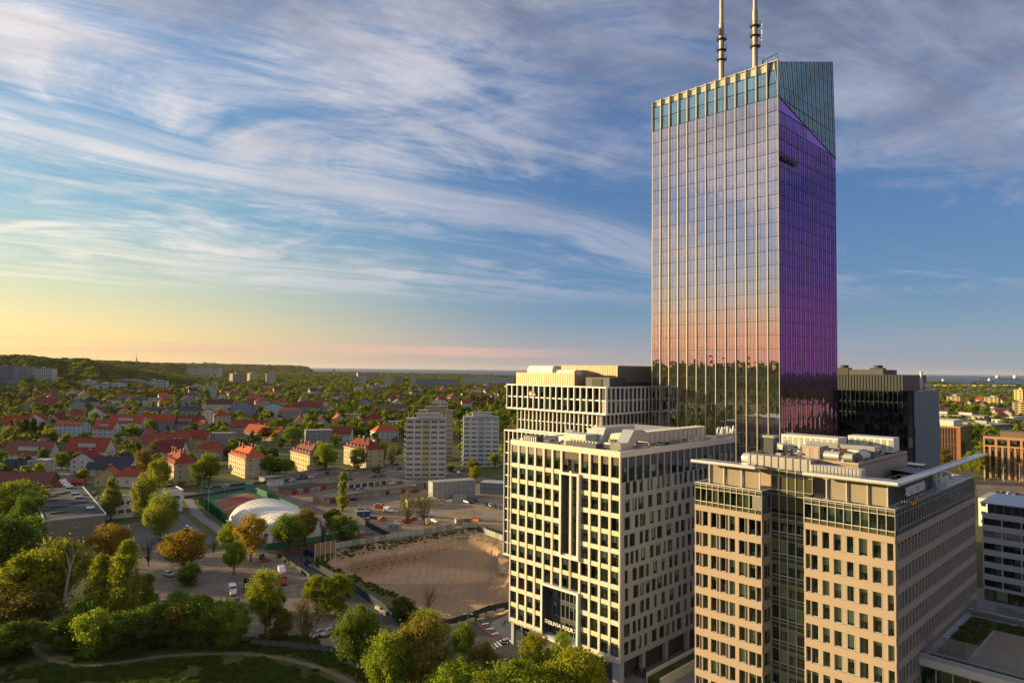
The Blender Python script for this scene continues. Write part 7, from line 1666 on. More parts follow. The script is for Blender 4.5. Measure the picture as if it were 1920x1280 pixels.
# cars on the building site
for i, (k, c, x, y, a, l) in enumerate([('van', 'white', 729, 960, 150, 'white van parked in the middle of the site yard'), ('minivan', 'white', 806, 968, -10, 'white van with open side door beside the bare trees'), ('hatch', 'silver', 754, 962, 160, 'silver car behind the left bare tree'), ('hatch', 'blue', 702, 974, 170, 'dark blue car among the red skips'),
        ('car', 'blue', 876, 943, 130, 'dark car at the container office, left of three'), ('car', 'grey', 883, 942, 130, 'dark car at the container office, middle of three'), ('car', 'blue', 891, 940, 130, 'dark car at the container office, right of three'), ('hatch', 'silver', 774, 959, 160, 'pale car between the two bare trees'), ('car', 'black', 662, 938, 10, 'black car near the foot of the columnar poplar'), ('hatch', 'red', 779, 922, 20, 'red car beside the container block')]): vehicle(k, c, x, y, a, l)
rub = [CP['orange'], CP['red'], mat('site_blue', (.04, .10, .25), .6), white_m, conc_pier, mat('pallet_wood', (.28, .18, .10), .9)]
for i, (x, y, w, dp, h, m_, l, c) in enumerate([(712, 952, 5, 2.2, 1.6, 0, 'orange skip in the site yard', 'skip'), (684, 977, 3.5, 2, 1.2, 1, 'red skip nearest the black fence', 'skip'), (716, 976, 3, 2, 1.5, 0, 'orange roller machine by the guard hut', 'machine'), (762, 980, 4, 2, 1.4, 1, 'red stacked formwork under the left bare tree', 'formwork'), (775, 975, 5, 1.6, 1.0, 1, 'red machine attachment between the bare trees', 'machine part'),
        (690, 962, 4, 2, 1.6, 2, 'blue material cage behind the skips', 'cage'), (677, 957, 5, 3, 1.8, 4, 'grey rubble heap box near the shed', 'rubble bin'), (800, 981, 6, 1.2, .8, 5, 'long stack of timber beams by the hoarding', 'timber stack'), (815, 977, 5, 1.2, .7, 3, 'pale stack of pipes by the hoarding', 'pipe stack'), (893, 976, 4, 1.5, 1.2, 0, 'sunlit orange timber crates on the site road', 'crates'), (745, 984, 3, 1.5, 1.0, 5, 'wooden pallets near the guard hut', 'pallets'), (826, 942, 4, 2, 1.2, 4, 'grey debris pile before the container office', 'debris'), (840, 941, 4, 2, 1.0, 3, 'white debris pile before the container office', 'debris')]):
    P = G(x, y); t = thing(c.replace(' ', '_'), l, c, (P.x, P.y, 0), R_(20 + i * 13)); rr = random.Random(i)
    b = MB(); b.prof([(-w / 2, 0), (w / 2, 0), (w / 2 + .3, h), (-w / 2 - .3, h)], -dp / 2, dp / 2, rub[m_]); b.build('body', t)
    b = MB()
    for q in range(7): xx = rr.uniform(-w / 2, w / 2 - .6); yy = rr.uniform(-dp / 2, dp / 2 - .3); b.box(xx, yy, h + .01 * q + .01, xx + rr.uniform(.4, 1.2), yy + rr.uniform(.2, .6), h + rr.uniform(.15, .6), rub[(m_ + q) % 6])
    b.build('load', t, kind='stuff')
# cars along the house street and lots
rr = random.Random(21); cols = ['black', 'grey', 'silver', 'blue', 'black', 'white', 'grey']
for i, x in enumerate(range(392, 545, 15)): vehicle(['car', 'hatch'][i % 2], cols[i % 7], x + rr.uniform(-2, 2), 914 - (x - 392) * .075, 8 + (i % 3) * 2, 'parked car in the row along the street before the yellow houses', 'cars parked before the yellow houses')
for i, (x, y) in enumerate([(548, 903), (560, 899), (571, 898), (583, 896), (628, 887), (635, 886), (641, 885), (648, 884)]): vehicle('hatch', cols[(i + 2) % 7], x, y, 60, 'car in the small car park beside the third yellow house', 'cars in the small car park')
for i, (x, y, l) in enumerate([(742, 872, 'dark car at the left foot of the tower blocks'), (748, 880, 'black car in the shade of the front tower block'), (735, 868, 'grey car farthest up the lane by the tower blocks'), (867, 882, 'blue grey car before the right tower block'), (143, 887, 'silver car under the timber chalet'), (176, 928, 'dark red car beside the flat-roofed school'), (184, 936, 'grey car behind the red one beside the school'), (352, 993, 'small white van top at the school benches'), (935, 868, 'white car at the far end of the tower block lawn')]): vehicle('hatch', ['blue', 'black', 'grey', 'grey', 'silver', 'red', 'grey', 'white', 'white'][i], x, y, 40 + i * 15, l)
for i, (x, y) in enumerate([(648, 924), (662, 921), (676, 919), (690, 917), (735, 908), (748, 906), (640, 903), (655, 901), (700, 896), (716, 893)]): vehicle(['hatch', 'car'][i % 2], cols[(i * 3) % 7], x, y, 38, 'car standing in the lanes between the garage rows', 'cars in the garage lanes')
for i, (x, y) in enumerate([(846, 884), (853, 886), (861, 888), (912, 948), (920, 950), (928, 952), (936, 954)]): vehicle('hatch', cols[(i * 2 + 1) % 7], x, y, 110, 'car in the small row ' + ('between the two tower blocks' if i < 3 else 'before the blue container office'), 'cars ' + ('between the tower blocks' if i < 3 else 'before the blue container office'))
for i, (x, y) in enumerate([(1868, 926), (1880, 925), (1892, 927), (1904, 929), (1886, 936), (1900, 940)]): vehicle('car', cols[i % 7], x, y, 20, 'car on the lot beyond the beige block at the right', 'cars on the right lot')
# concrete blocks, lamps, signs, people
for i, (x, y, s) in enumerate([(709, 1142, .9), (719, 1151, .9), (866, 1172, 1), (881, 1165, 1), (902, 1156, 1), (920, 1152, 1), (938, 1147, 1), (849, 1176, 1)]):
    P = G(x, y); t = thing('concrete_barrier', 'pale concrete barrier block in the line along the dark fence' if i > 1 else 'pale concrete barrier block by the street below the pit, ' + ('upper of two' if i == 0 else 'lower of two'), 'barrier', P, R_(-45 if i < 2 else 22), None if i < 2 else 'barrier blocks by the crossing'); b = MB(); b.prof([(-1.2, 0), (1.2, 0), (1.15, .9), (-1.15, .9)], -.35, .35, mat('pale_concrete', (.42, .38, .30), .9, var=.2)); b.build('block', t)
for i in range(16):
    x, y = [(412, 1152), (430, 1107), (500, 1086), (480, 1090), (462, 1092), (448, 1095), (395, 1058), (380, 1062), (362, 1066), (470, 1047), (490, 1045), (452, 1049), (350, 1118), (365, 1115), (335, 1121), (520, 1128)][i]
    P = G(x, y); tag_ = MB(); tag_.box(-.9, -.12, 0, .9, .12, .16, MATS['pale_concrete']); o = tag_.build('wheel_stop', None, P, R_(15)); props(o, 'pale concrete wheel stop on the parking dirt', 'wheel stop', 'wheel stops on the parking ground')
def lamp(x, y, top, lab, arm=1.4, group=None):
    P = G(x, y); h = YD(x, top, P.y).z; t = thing('street_lamp', lab, 'street lamp', P, 0, group); b = MB(); b.tube((0, 0, 0), (0, 0, h), .11, .07, alu, 6); b.build('pole', t); b = MB(); b.tube((-arm, 0, h - .1), (arm, 0, h - .1), .04, .04, alu, 5); b.build('arm', t)
    for s in (-1, 1): b = MB(); b.box(s * arm - .35, -.12, h - .12, s * arm + .35, .12, h + .02, white_m); b.build('lamp_head', t)
for x, y, tp, l in [(473, 927, 888, 'floodlight mast at the right corner of the sports court'), (378, 925, 886, 'floodlight mast at the far left corner of the court'), (420, 950, 912, 'slim floodlight mast in front of the red court'), (390, 968, 912, 'double-armed lamp on the court footpath'), (561, 963, 916, 'lamp mast by the lane between dome and garages'), (520, 938, 900, 'lamp mast beside the green sheet fence'), (588, 905, 868, 'tall lamp before the third yellow house'), (635, 905, 868, 'tall lamp in front of the fourth yellow house'),
        (105, 873, 842, 'street lamp on the lane beside the red roofs'), (94, 880, 852, 'lower street lamp on the lane beside the red roofs'), (877, 1182, 1150, 'road lamp at the dark fence near the crossing'), (1846, 905, 872, 'mast at the rail yard left end'), (1882, 908, 876, 'mast in the middle of the rail yard'), (1912, 905, 868, 'mast at the right edge of the rail yard')]: lamp(x, y, tp, l, .9)
P = G(945, 1231); t = thing('road_sign', 'blue direction sign on a post at the lower crossing', 'road sign', P, R_(20)); b = MB(); b.tube((0, 0, 0), (0, 0, 3.6), .06, .06, alu, 6); b.build('post', t); b = MB(); b.box(-.7, -.06, 2.8, .7, .0, 3.8, mat('blue_sign_sheet', (.03, .10, .30), .4)); b.build('plate', t); b = MB(); b.box(-.5, -.08, 3.2, .5, -.06, 3.4, white_m); b.build('arrow', t)
P = G(953, 1226); t = thing('traffic_light', 'slim dark traffic signal right of the blue sign', 'traffic light', P, 0); b = MB(); b.tube((0, 0, 0), (0, 0, 3.4), .06, .05, post_d, 6); b.build('post', t); b = MB(); b.box(-.16, -.15, 2.6, .16, .15, 3.5, post_d); b.build('signal_head', t)
P = G(967, 1180); t = thing('notice_totem', 'black notice totem with white round logo under the cream block', 'totem', P, R_(30)); b = MB(); b.box(-.7, -.15, 0, .7, .15, 2.8, post_d); b.build('panel', t); b = MB(); b.tube((-.2, -.18, 2.1), (-.2, -.15, 2.1), .35, .35, white_m, 12); b.build('logo', t)
# people: one continuous skinned body each
def person(x, y, lab, az, stride, top):
    P = G(x, y); t = thing('person', lab, 'person', P, R_(az)); s = stride
    J = [(0, 0, .95), (0, 0, 1.2), (0, 0, 1.45), (0, 0, 1.55), (0, .02, 1.68), (-.1, 0, .9), (-.11, s * .5, .5), (-.11, s, .08), (-.11, s + .14, .04), (.1, 0, .9), (.11, -s * .4, .5), (.11, -s, .08), (.11, -s + .14, .04), (-.2, 0, 1.42), (-.25, -s * .4, 1.15), (-.24, -s * .4 + .1, .9), (.2, 0, 1.42), (.25, s * .4, 1.15), (.24, s * .4 + .1, .9)]
    E = [(0, 1), (1, 2), (2, 3), (3, 4), (0, 5), (5, 6), (6, 7), (7, 8), (0, 9), (9, 10), (10, 11), (11, 12), (2, 13), (13, 14), (14, 15), (2, 16), (16, 17), (17, 18)]
    Rr = [.14, .13, .14, .055, .10, .10, .07, .045, .04, .10, .07, .045, .04, .06, .045, .035, .06, .045, .035]
    me = bpy.data.meshes.new('body'); me.from_pydata(J, E, []); me.materials.append(mat(top[0], top[1], .9)); o = bpy.data.objects.new('body', me); COL.objects.link(o); o.parent = t
    sk = o.modifiers.new('skin', 'SKIN')
    for i, v in enumerate(me.skin_vertices[0].data): v.radius = (Rr[i], Rr[i]); v.use_root = i == 0
    sb = o.modifiers.new('sub', 'SUBSURF'); sb.levels = sb.render_levels = 1
person(974, 1184, 'person in dark clothes walking past the totem under the cream block', 40, .22, ('dark_clothes', (.02, .02, .025))); person(946, 1172, 'person in grey jacket standing with a bicycle on the round plaza corner', 100, .06, ('grey_clothes', (.12, .12, .13)))
# bicycles
def bicycle(x, y, az, lab):
    P = G(x, y); t = thing('bicycle', lab, 'bicycle', (P.x, P.y, .004 * LAY[0]), R_(az)); b = MB(); bk = post_d
    for a, c in (((-.5, 0, .34), (-.1, 0, .8)), ((-.1, 0, .8), (.4, 0, .8)), ((.4, 0, .8), (.5, 0, .34)), ((-.1, 0, .8), (.05, 0, .3)), ((.05, 0, .3), (.4, 0, .8)), ((-.5, 0, .34), (.05, 0, .3))): b.tube(a, c, .025, .025, bk, 5)
    b.box(-.22, -.06, .88, .02, .06, .94, bk); b.tube((.38, -.25, 1.0), (.38, .25, 1.0), .02, .02, bk, 5); b.tube((.4, 0, .8), (.38, 0, 1.0), .02, .02, bk, 5); b.build('frame', t)
    for cx in (-.5, .5):
        b = MB(); n = 14
        for i in range(n): a0, a1 = 2 * math.pi * i / n, 2 * math.pi * (i + 1) / n; b.tube((cx + math.cos(a0) * .32, 0, .34 + math.sin(a0) * .32), (cx + math.cos(a1) * .32, 0, .34 + math.sin(a1) * .32), .025, .025, bk, 4)
        b.build('wheel', t)
for i, (x, y) in enumerate([(944, 1174), (948, 1170), (952, 1168)]): bicycle(x, y, 60, 'dark bicycle parked on the plaza corner, ' + ['nearest the crossing', 'middle of three', 'nearest the cream block'][i])
for i in range(3):
    P = G(1186 + i * 11, 1262 + i * 3); t = thing('plant_pot', 'brown plant pot behind the cream block corner, ' + ['left', 'middle', 'right'][i] + ' of three', 'plant pot', P, 0); b = MB(); b.tube((0, 0, 0), (0, 0, .9), .45, .6, mat('brown_pot', (.16, .09, .06), .7), 12); b.build('pot', t); inst('foliage', PRO['bush'][0], t, Matrix.Translation((0, 0, .8)) @ Matrix.Scale(1.1, 4))
P = G(1170, 1280); t = thing('sandwich_board', 'small white sandwich board at the corner column of the cream block', 'sign board', P, 0); b = MB(); b.prof([(-.3, 0), (-.25, 0), (0, 1.1), (-.05, 1.1)], -.35, .35, white_m); b.build('panel', t); b = MB(); b.prof([(.25, 0), (.3, 0), (.06, 1.1), (.01, 1.1)], -.35, .35, white_m); b.build('panel', t)
P = G(1240, 1290); t = thing('ramp_wall', 'pale ramp wall with planting between the cream and beige blocks', 'wall', P, AZO); b = MB(); b.box(0, 0, 0, 22, .4, 2.0, conc_cream); b.box(0, 3.4, 0, 22, 3.8, 2.0, conc_cream); b.build('wall', t); b = MB(); b.box(0, .4, 0, 22, 3.4, 1.3, GRS); b.build('planting_bed', t)
# rail wall with graffiti, tank wagons of rail cars
P = G(1858, 892); t = thing('rail_wall', 'long pale noise wall with graffiti beside the tracks', 'wall', P, R_(-14)); b = MB(); b.box(0, 0, 0, 90, .4, 4.0, conc_pier); b.build('wall', t)
gcol = [mat('graffiti_blue', (.10, .18, .32), .8), mat('graffiti_dark', (.04, .04, .05), .8), mat('graffiti_rose', (.38, .16, .16), .8)]; rr = random.Random(4); b = MB()
for i in range(26): x = rr.uniform(1, 40); z = rr.uniform(.4, 2.4); b.add([(x, -.03, z), (x + rr.uniform(.5, 2), -.03, z + rr.uniform(-.3, .3)), (x + rr.uniform(.6, 2), -.03, z + rr.uniform(.4, 1.2)), (x + .2, -.03, z + rr.uniform(.5, 1.3))], [(0, 1, 2, 3)], gcol[i % 3])
b.build('graffiti', t, kind='stuff')
P = G(1832, 908); t = thing('rail_wall', 'lower pinkish retaining wall along the rail yard behind the terrace', 'wall', P, R_(-14)); b = MB(); b.box(-30, 0, 0, 80, .4, 2.4, mat('pink_wall', (.36, .24, .20), .9, var=.2)); b.build('wall', t)
# ships on the bay
def ship(px, py, L, lab, hull, sc=1.0):
    P = G(px, py, -1.5); t = thing('cargo_ship', lab, 'ship', P, R_(2)); h = L * .045; b = MB()
    for x0, x1, w0, w1 in ((-L / 2, -L / 2 + L * .1, .4, 1), (-L / 2 + L * .1, L / 2 - L * .06, 1, 1), (L / 2 - L * .06, L / 2, 1, .8)):
        W2 = L * .07; b.add([(x0, -W2 * w0, 0), (x1, -W2 * w1, 0), (x1, W2 * w1, 0), (x0, W2 * w0, 0), (x0, -W2 * w0, h), (x1, -W2 * w1, h), (x1, W2 * w1, h), (x0, W2 * w0, h)], [(0, 3, 2, 1), (4, 5, 6, 7), (0, 1, 5, 4), (1, 2, 6, 5), (2, 3, 7, 6), (3, 0, 4, 7)], hull)
    b.build('hull', t); b = MB(); b.box(L * .30, -L * .05, h, L * .42, L * .05, h + L * .09, white_m); b.box(L * .32, -L * .06, h + L * .09, L * .37, L * .06, h + L * .11, white_m); b.build('superstructure', t); b = MB(); b.tube((L * .39, 0, h + L * .09), (L * .39, 0, h + L * .14), L * .015, L * .012, hull, 8); b.build('funnel', t)
    b = MB()
    for k in range(4): b.tube((-L * .35 + k * L * .15, 0, h), (-L * .35 + k * L * .15, 0, h + L * .05), L * .004, L * .004, white_m, 4)
    b.build('deck_mast', t)
rh, bh = mat('red_ship_hull', (.30, .07, .06), .7), mat('black_ship_hull', (.04, .045, .06), .7)
ship(1757, 716, 150, 'small red hulled ship, leftmost of four on the bay', rh); ship(1842, 715.5, 190, 'dark hulled ship, second from the left and lowest of four on the bay', bh); ship(1856, 710, 330, 'long grey ship with bright stern house, third on the bay', bh); ship(1887, 711, 360, 'long reddish ship, rightmost of four on the bay', rh)
# far tower on the ridge, church spire
P = G(257, 686); P = Vector((math.sin(R_(pxaz(257))) * 5200, math.cos(R_(pxaz(257))) * 5200, 60)); t = thing('radio_tower', 'thin radio tower on the far ridge', 'tower', P, 0); b = MB(); b.tube((0, 0, 0), (0, 0, 75), 3, 1, post_d, 6); b.build('shaft', t); b = MB(); b.tube((0, 0, 40), (0, 0, 46), 7, 7, post_d, 10); b.build('platform', t)
P = G(626, 704); t = thing('church_tower', 'tiny green church spire against the sea', 'church', P, 0); b = MB(); b.box(-9, -9, 0, 9, 9, 30, wm('pale')); b.build('tower', t); b = MB(); b.add([(-9, -9, 30), (9, -9, 30), (9, 9, 30), (-9, 9, 30), (0, 0, 62)], [(0, 1, 4), (1, 2, 4), (2, 3, 4), (3, 0, 4), (3, 2, 1, 0)], mat('green_copper', (.10, .22, .18), .7)); b.build('spire', t)
for i, (x, s) in enumerate([(362, 1), (372, .8), (385, 1.2), (394, 1), (401, 1.1), (410, .8)]):
    a = R_(pxaz(x)); r = 9300; P = Vector((math.sin(a) * r, math.cos(a) * r, hill_h(pxaz(x), r) - 5)); o = thing('apartment_block', 'tiny hazy high-rise on the skyline of the far ridge', 'apartment block', P, 0, 'high-rises on the far ridge'); b = MB(); b.box(-25 * s, 0, 0, 25 * s, 30, 32 * s, wm('slateblue')); b.box(-10, 5, 32 * s, 10, 20, 37 * s, wm('grey')); b.build('wall', o)
# ================================================================== TREES OF THE TOWN AND THE WOODS
MIDK = [('round', 26, 1700, .075, 31), ('round', 20, 1500, .085, 32), ('tall', 22, 1500, .065, 33), ('poplar', 20, 900, .05, 34), ('cone', 24, 1300, .06, 35)]
midm = []
for i, (sh, K, n, lf, sd) in enumerate(MIDK):
    row = []
    for j, lc in enumerate((['green', 'yellow', 'olive', 'deep', 'bright'] if i < 3 else ['olive', 'yellow']) if sh != 'cone' else ['dark']):
        cr, tk = crown_mesh('tree', sh, K, n, lf, sd + j, limbs=4, m_leaf=LEAF[lc]); bm = bmesh.new(); bm.from_mesh(cr); nf = len(bm.faces); bm.from_mesh(tk); bm.faces.ensure_lookup_table()
        for f in bm.faces[nf:]: f.material_index = 1
        cr.materials.append(bark); bm.to_mesh(cr); bm.free(); row.append(cr)
    midm.append(row)
def blocked(x, y, pad):
    for bx, by, br in ALLB:
        if (x - bx) ** 2 + (y - by) ** 2 < (br + pad) ** 2: return True
    return False
def proj(x, y, z):
    z -= EYE; f = y * math.cos(PITCH) + z * math.sin(PITCH); v = (-y * math.sin(PITCH) + z * math.cos(PITCH)) / f; u = x / f; c, s = math.cos(ROLL), math.sin(ROLL)
    return 960 + FPX * (u * c + v * s), 640 - FPX * (-u * s + v * c)
rr = random.Random(99); cnt = 0; tries = 0
where = {0: 'among the red-roofed houses', 1: 'in the gardens beyond the yellow houses', 2: 'on the lawns round the tower blocks', 3: 'beyond the rail yard'}
lab_k = {'green': 'mid green', 'yellow': 'yellow-green', 'olive': 'brownish', 'deep': 'dark green', 'bright': 'bright green', 'dark': 'dark conifer'}
while cnt < 285 and tries < 20000:
    tries += 1
    if rr.random() < .86: px, py = rr.uniform(-40, 955), rr.uniform(770, 925) ** 1.0
    else: px, py = rr.uniform(1760, 1960), rr.uniform(775, 900)
    P = G(px, py)
    if blocked(P.x, P.y, -3): continue
    if 350 < px < 960 and py > 893: continue
    if 1830 < px and py > 880: continue
    if 45 < px < 345 and py > 905: continue
    if 85 < px < 130 and 865 < py: continue
    i = rr.choice([0, 0, 0, 1, 1, 2, 4 if rr.random() < .4 else 0]); j = rr.choice([0, 1, 2, 3, 0, 1, 4, 2]) if i < 4 else 0
    j = min(j, len(midm[i]) - 1); lc = midm[i][j].materials[0].name
    h = rr.uniform(6, 11.5); w = h * rr.uniform(.75, 1.15)
    key = [k for k, v in LEAF.items() if v.name == lc][0]
    q = 3 if px > 1700 else (2 if px > 690 else (1 if px > 400 else 0))
    o = inst('conifer_tree' if i == 4 else 'broadleaf_tree', midm[i][j], None, Matrix.Translation(P) @ Matrix.Rotation(rr.random() * 6.28, 4, 'Z') @ Matrix.Diagonal((w, w, h, 1)))
    shp = {0: 'round', 1: 'broad', 2: 'upright', 3: 'slender', 4: 'pointed'}[i]; dpt = 'nearest' if P.y < 480 else ('nearer' if P.y < 600 else ('farther' if P.y < 760 else 'farthest'))
    props(o, '%s %s tree in the %s rows %s' % (shp, lab_k[key], dpt, where[q]), 'tree', '%s %s trees %s, %s rows' % (shp, lab_k[key], where[q], dpt)); ALLB.append((P.x, P.y, 2.5)); cnt += 1
# scattered roofs far among the woods
k = 0
while k < 135:
    px, py = (rr.uniform(0, 950), rr.uniform(738, 772) if k % 2 else rr.uniform(722, 745)) if k % 6 else (rr.uniform(1760, 1950), rr.uniform(758, 800)); P = G(px, py)
    if blocked(P.x, P.y, 10): continue
    side = 'left' if px < 500 else ('middle' if px < 1000 else 'right')
    wc, rc = rr.choice(['pale', 'white', 'tan', 'cream', 'grey']), rr.choice(['red', 'brown', 'dullred', 'slate', 'orange', 'lightfelt'])
    H(px, py, rr.uniform(14, 26), rr.uniform(10, 13), rr.uniform(9, 14), rr.uniform(4, 7), rr.uniform(-10, 50), 'small far house with %s roof half sunk in the trees, %s of the picture' % ({'lightfelt': 'pale flat-looking', 'dullred': 'dull red'}.get(rc, rc), side), wc, rc, rr.choice(['gx', 'gy', 'hip']), (4, 3), 1, group='far %s roofed houses in the trees on the %s' % (rc if rc != 'lightfelt' else 'pale', side)); k += 1
# woods: instanced on points by geometry nodes
def woods(name, pts, me, lab=None):
    """pts: (x, y, z, width, height)"""
    if not pts: return
    A = np.array(pts, np.float32); m = bpy.data.meshes.new(name); m.vertices.add(len(A)); m.vertices.foreach_set('co', A[:, :3].ravel())
    at = m.attributes.new('size', 'FLOAT_VECTOR', 'POINT'); at.data.foreach_set('vector', np.stack([A[:, 3], A[:, 3], A[:, 4]], 1).ravel())
    at = m.attributes.new('turn', 'FLOAT_VECTOR', 'POINT'); r = np.zeros((len(A), 3), np.float32); r[:, 2] = rng.random(len(A)) * 6.28; at.data.foreach_set('vector', r.ravel())
    src = SRC[me.name]
    ng = bpy.data.node_groups.new(name, 'GeometryNodeTree'); ng.interface.new_socket('Geometry', in_out='INPUT', socket_type='NodeSocketGeometry'); ng.interface.new_socket('Geometry', in_out='OUTPUT', socket_type='NodeSocketGeometry')
    n = ng.nodes; gi, go = n.new('NodeGroupInput'), n.new('NodeGroupOutput'); ip = n.new('GeometryNodeInstanceOnPoints'); oi = n.new('GeometryNodeObjectInfo'); oi.inputs['Object'].default_value = src; oi.inputs['As Instance'].default_value = True; oi.transform_space = 'ORIGINAL'
    a1 = n.new('GeometryNodeInputNamedAttribute'); a1.data_type = 'FLOAT_VECTOR'; a1.inputs[0].default_value = 'size'; a2 = n.new('GeometryNodeInputNamedAttribute'); a2.data_type = 'FLOAT_VECTOR'; a2.inputs[0].default_value = 'turn'
    l = ng.links; l.new(gi.outputs[0], ip.inputs['Points']); l.new(oi.outputs['Geometry'], ip.inputs['Instance']); l.new(a1.outputs[0], ip.inputs['Scale']); l.new(a2.outputs[0], ip.inputs['Rotation']); l.new(ip.outputs[0], go.inputs[0])
    o = bpy.data.objects.new(name, m); COL.objects.link(o); o['kind'] = 'stuff'; md = o.modifiers.new('trees', 'NODES'); md.node_group = ng
SRC = {}
for o in COL.objects:
    if o.type == 'MESH' and o.parent is None and o.get('category') == 'tree': SRC.setdefault(o.data.name, o)
pools = {}
def put(me, p): pools.setdefault(me.name, (me, []))[1].append(p)
allm = [m for row in midm[:3] for m in row if m.name in SRC]; con = [m for m in midm[4] if m.name in SRC]
dkm = [m for m in allm if any(k in m.materials[0].name for k in ('deep', 'olive'))] + con
def choose(dark=0.0):
    if con and rr.random() < .06 + dark * .2: return con[0]
    return rr.choice(allm)
n = 0
for _ in range(26000):                          # the wooded plain ahead
    az = rr.uniform(-43, 43) if rr.random() < .9 else rr.uniform(-60, 60); r = 620 * math.exp(rr.random() * 2.75)
    x, y = math.sin(R_(az)) * r, math.cos(R_(az)) * r
    if blocked(x, y, 5): continue
    px = 960 + FPX * x / y
    lim = (1250 if px < 560 else 950) if px < 1000 else 800
    if y < lim * rr.uniform(.7, 1.05) and rr.random() < (.72 if px < 1000 else .8): continue
    coast = 9300 if px < 585 else (9300 - (px - 585) * 6.9 if px < 960 else 6700 - (px - 960) * 2.7)
    if y > coast * .97: continue
    if 395 < px < 412 and 1000 < y < 2600: continue
    k_ = max(1.0, r / 1100); w = rr.uniform(9, 15) * k_ ** .9; h = rr.uniform(8, 14) * min(k_, 1.5) ** .5
    put(choose(.5 if px < 300 else 0), (x, y, hill_h(az, r) - .5 if r > 1200 and az < -15 else 0, w, h)); n += 1
for _ in range(15000):                          # forested hills
    az = rr.uniform(-44, -15) if rr.random() < .75 else rr.uniform(-140, -44); r = rr.choice([rr.uniform(1350, 3300), rr.uniform(1350, 3300), rr.uniform(3300, 6500), rr.uniform(6500, 10500)])
    h_ = hill_h(az, r)
    if h_ < 1: continue
    if az > -44 and blocked(math.sin(R_(az)) * r, math.cos(R_(az)) * r, 6): continue
    k_ = max(1, r / 1500); put(rr.choice(dkm), (math.sin(R_(az)) * r, math.cos(R_(az)) * r, h_ - 1.5, rr.uniform(14, 24) * k_, rr.uniform(10, 16) * k_ ** .35))
for _ in range(2600):                           # country behind and to the left, seen in the glass
    az = rr.uniform(-150, -48); r = 260 * math.exp(rr.random() * 2.1); put(choose(), (math.sin(R_(az)) * r, math.cos(R_(az)) * r, 0, rr.uniform(9, 15) * max(1, r / 900), rr.uniform(8, 15)))
for _ in range(1100):                           # just outside the left edge
    az = rr.uniform(-85, -39); r = 150 * math.exp(rr.random() * 1.9); x, y = math.sin(R_(az)) * r, math.cos(R_(az)) * r
    if not blocked(x, y, 4) and (y < 5 or 960 + FPX * x / y < -140): put(choose(), (x, y, 0, rr.uniform(8, 13), rr.uniform(7, 13)))
for _ in range(2600):                           # and to the right
    az = rr.uniform(44, 105); r = 240 * math.exp(rr.random() * 2.3); x, y = math.sin(R_(az)) * r, math.cos(R_(az)) * r
    if not blocked(x, y, 3): put(choose(), (x, y, 0, rr.uniform(9, 15) * max(1, r / 900), rr.uniform(8, 15)))
def tuft_mesh():
    r = np.random.default_rng(5); n = 260; p = r.normal(size=(n, 3)) * np.array([.3, .3, 0]); h = r.uniform(.3, 1.0, n); a = r.uniform(0, 6.28, n); w = .05
    dx, dy = np.cos(a) * w, np.sin(a) * w; ln = r.normal(size=(n, 2)) * .16; V = np.stack([p + np.stack([-dx, -dy, 0 * dx], 1), p + np.stack([dx, dy, 0 * dx], 1), p + np.stack([dx * .6 + ln[:, 0], dy * .6 + ln[:, 1], h], 1), p + np.stack([-dx * .6 + ln[:, 0], -dy * .6 + ln[:, 1], h], 1)], 1).reshape(-1, 3)
    return npmesh('grass_tuft', V, np.arange(len(V)).reshape(-1, 4), [LEAF['deep']])
tm = tuft_mesh(); P = G(420, 1262); o = inst('grass_tuft', tm, None, Matrix.Translation(P)); o['kind'] = 'stuff'; SRC[tm.name] = o; tp = []
pathp = [G(a, c) for a, c in [(60, 1200), (75, 1225), (130, 1245), (200, 1245), (300, 1230), (400, 1225), (500, 1229), (600, 1252), (680, 1290)]]
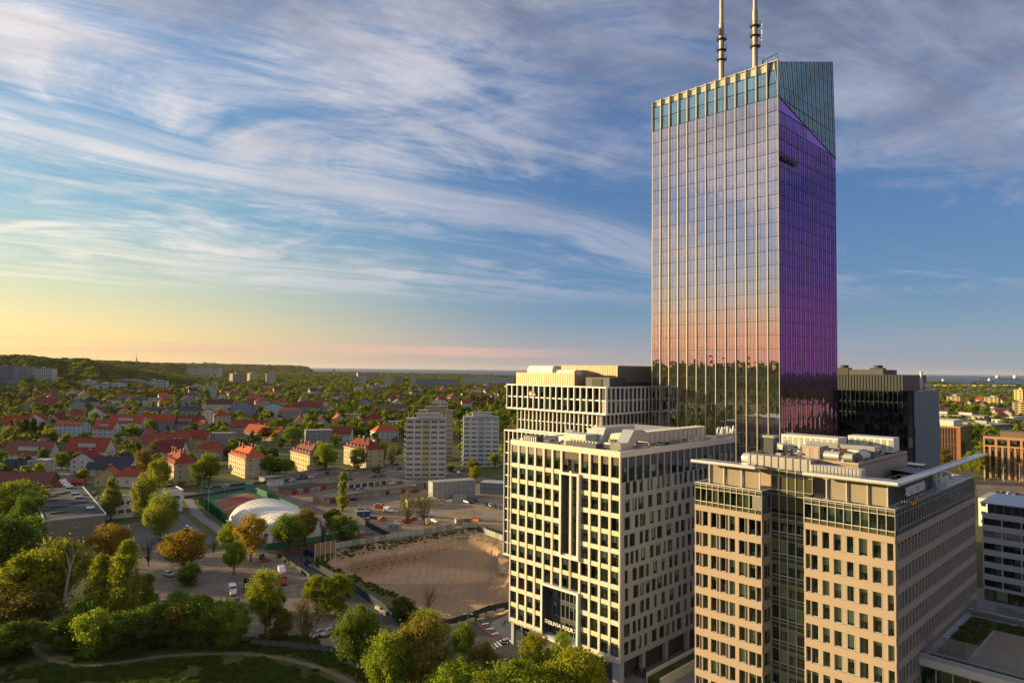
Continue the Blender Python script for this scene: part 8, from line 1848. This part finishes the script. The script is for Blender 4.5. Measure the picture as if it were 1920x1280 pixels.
for _ in range(9000):
    px, py = rr.uniform(-20, 700), 1190 + 100 * rr.random() ** .8; P = G(px, py)
    if px > 600 and py < 1225: continue
    if min(((P - a).length + (P - c).length - (a - c).length) for a, c in zip(pathp, pathp[1:])) < .9: continue
    if vnoise(np.array([[P.x, P.y]]), .16, 9)[0] < rr.uniform(-.25, .2): continue
    s_ = rr.uniform(.35, .95); tp.append((P.x, P.y, 0, s_, s_ * rr.uniform(.4, .8)))
for _ in range(420):                            # weeds along the rim of the excavation and the lot edges
    a, c = rr.choice(list(zip(pit_poly[:5], pit_poly[1:6])) + [((-49, 218), (-68, 237)), ((-32, 199), (-49, 218))]); t_ = rr.random(); P = Vector((a[0] + (c[0] - a[0]) * t_ + rr.uniform(-1, 2.5), a[1] + (c[1] - a[1]) * t_ + rr.uniform(-3.5, .3), 0)); P.z = float(pit_z(np.array([[P.x, P.y]]))[0]) if PX0 < P.x < PX1 else 0
    s_ = rr.uniform(.4, .9); tp.append((P.x, P.y, P.z, s_, s_ * rr.uniform(.4, .8)))
for x0, x1, y0, y1 in ((4.3, 25.7, 25.8, 29.2), (22.3, 25.7, 15.3, 25)):
    for _ in range(120): x, y = rr.uniform(x0, x1), rr.uniform(y0, y1); tp.append((Lw[0] + E1.x * x + E2.x * y, Lw[1] + E1.y * x + E2.y * y, 22.63, rr.uniform(.3, .8), rr.uniform(.12, .4)))
woods('wild_grass', tp, tm)
for k_, (me_, P_) in pools.items(): woods('woodland', P_, me_)
# ================================================================== AIR
def haze():
    m = bpy.data.materials.new('haze_air'); m.use_nodes = True; nt_ = m.node_tree; nt_.nodes.clear(); o = nt_.nodes.new('ShaderNodeOutputMaterial'); v = nt_.nodes.new('ShaderNodeVolumePrincipled')
    v.inputs['Color'].default_value = (.80, .82, .86, 1); v.inputs['Density'].default_value = HAZE; v.inputs['Anisotropy'].default_value = .2; nt_.links.new(v.outputs[0], o.inputs['Volume'])
    b = MB(); b.box(-35000, -9500, -8, 35000, 46000, 225, m); b.build('haze', kind='stuff')
HAZE = 1.0e-5
haze()
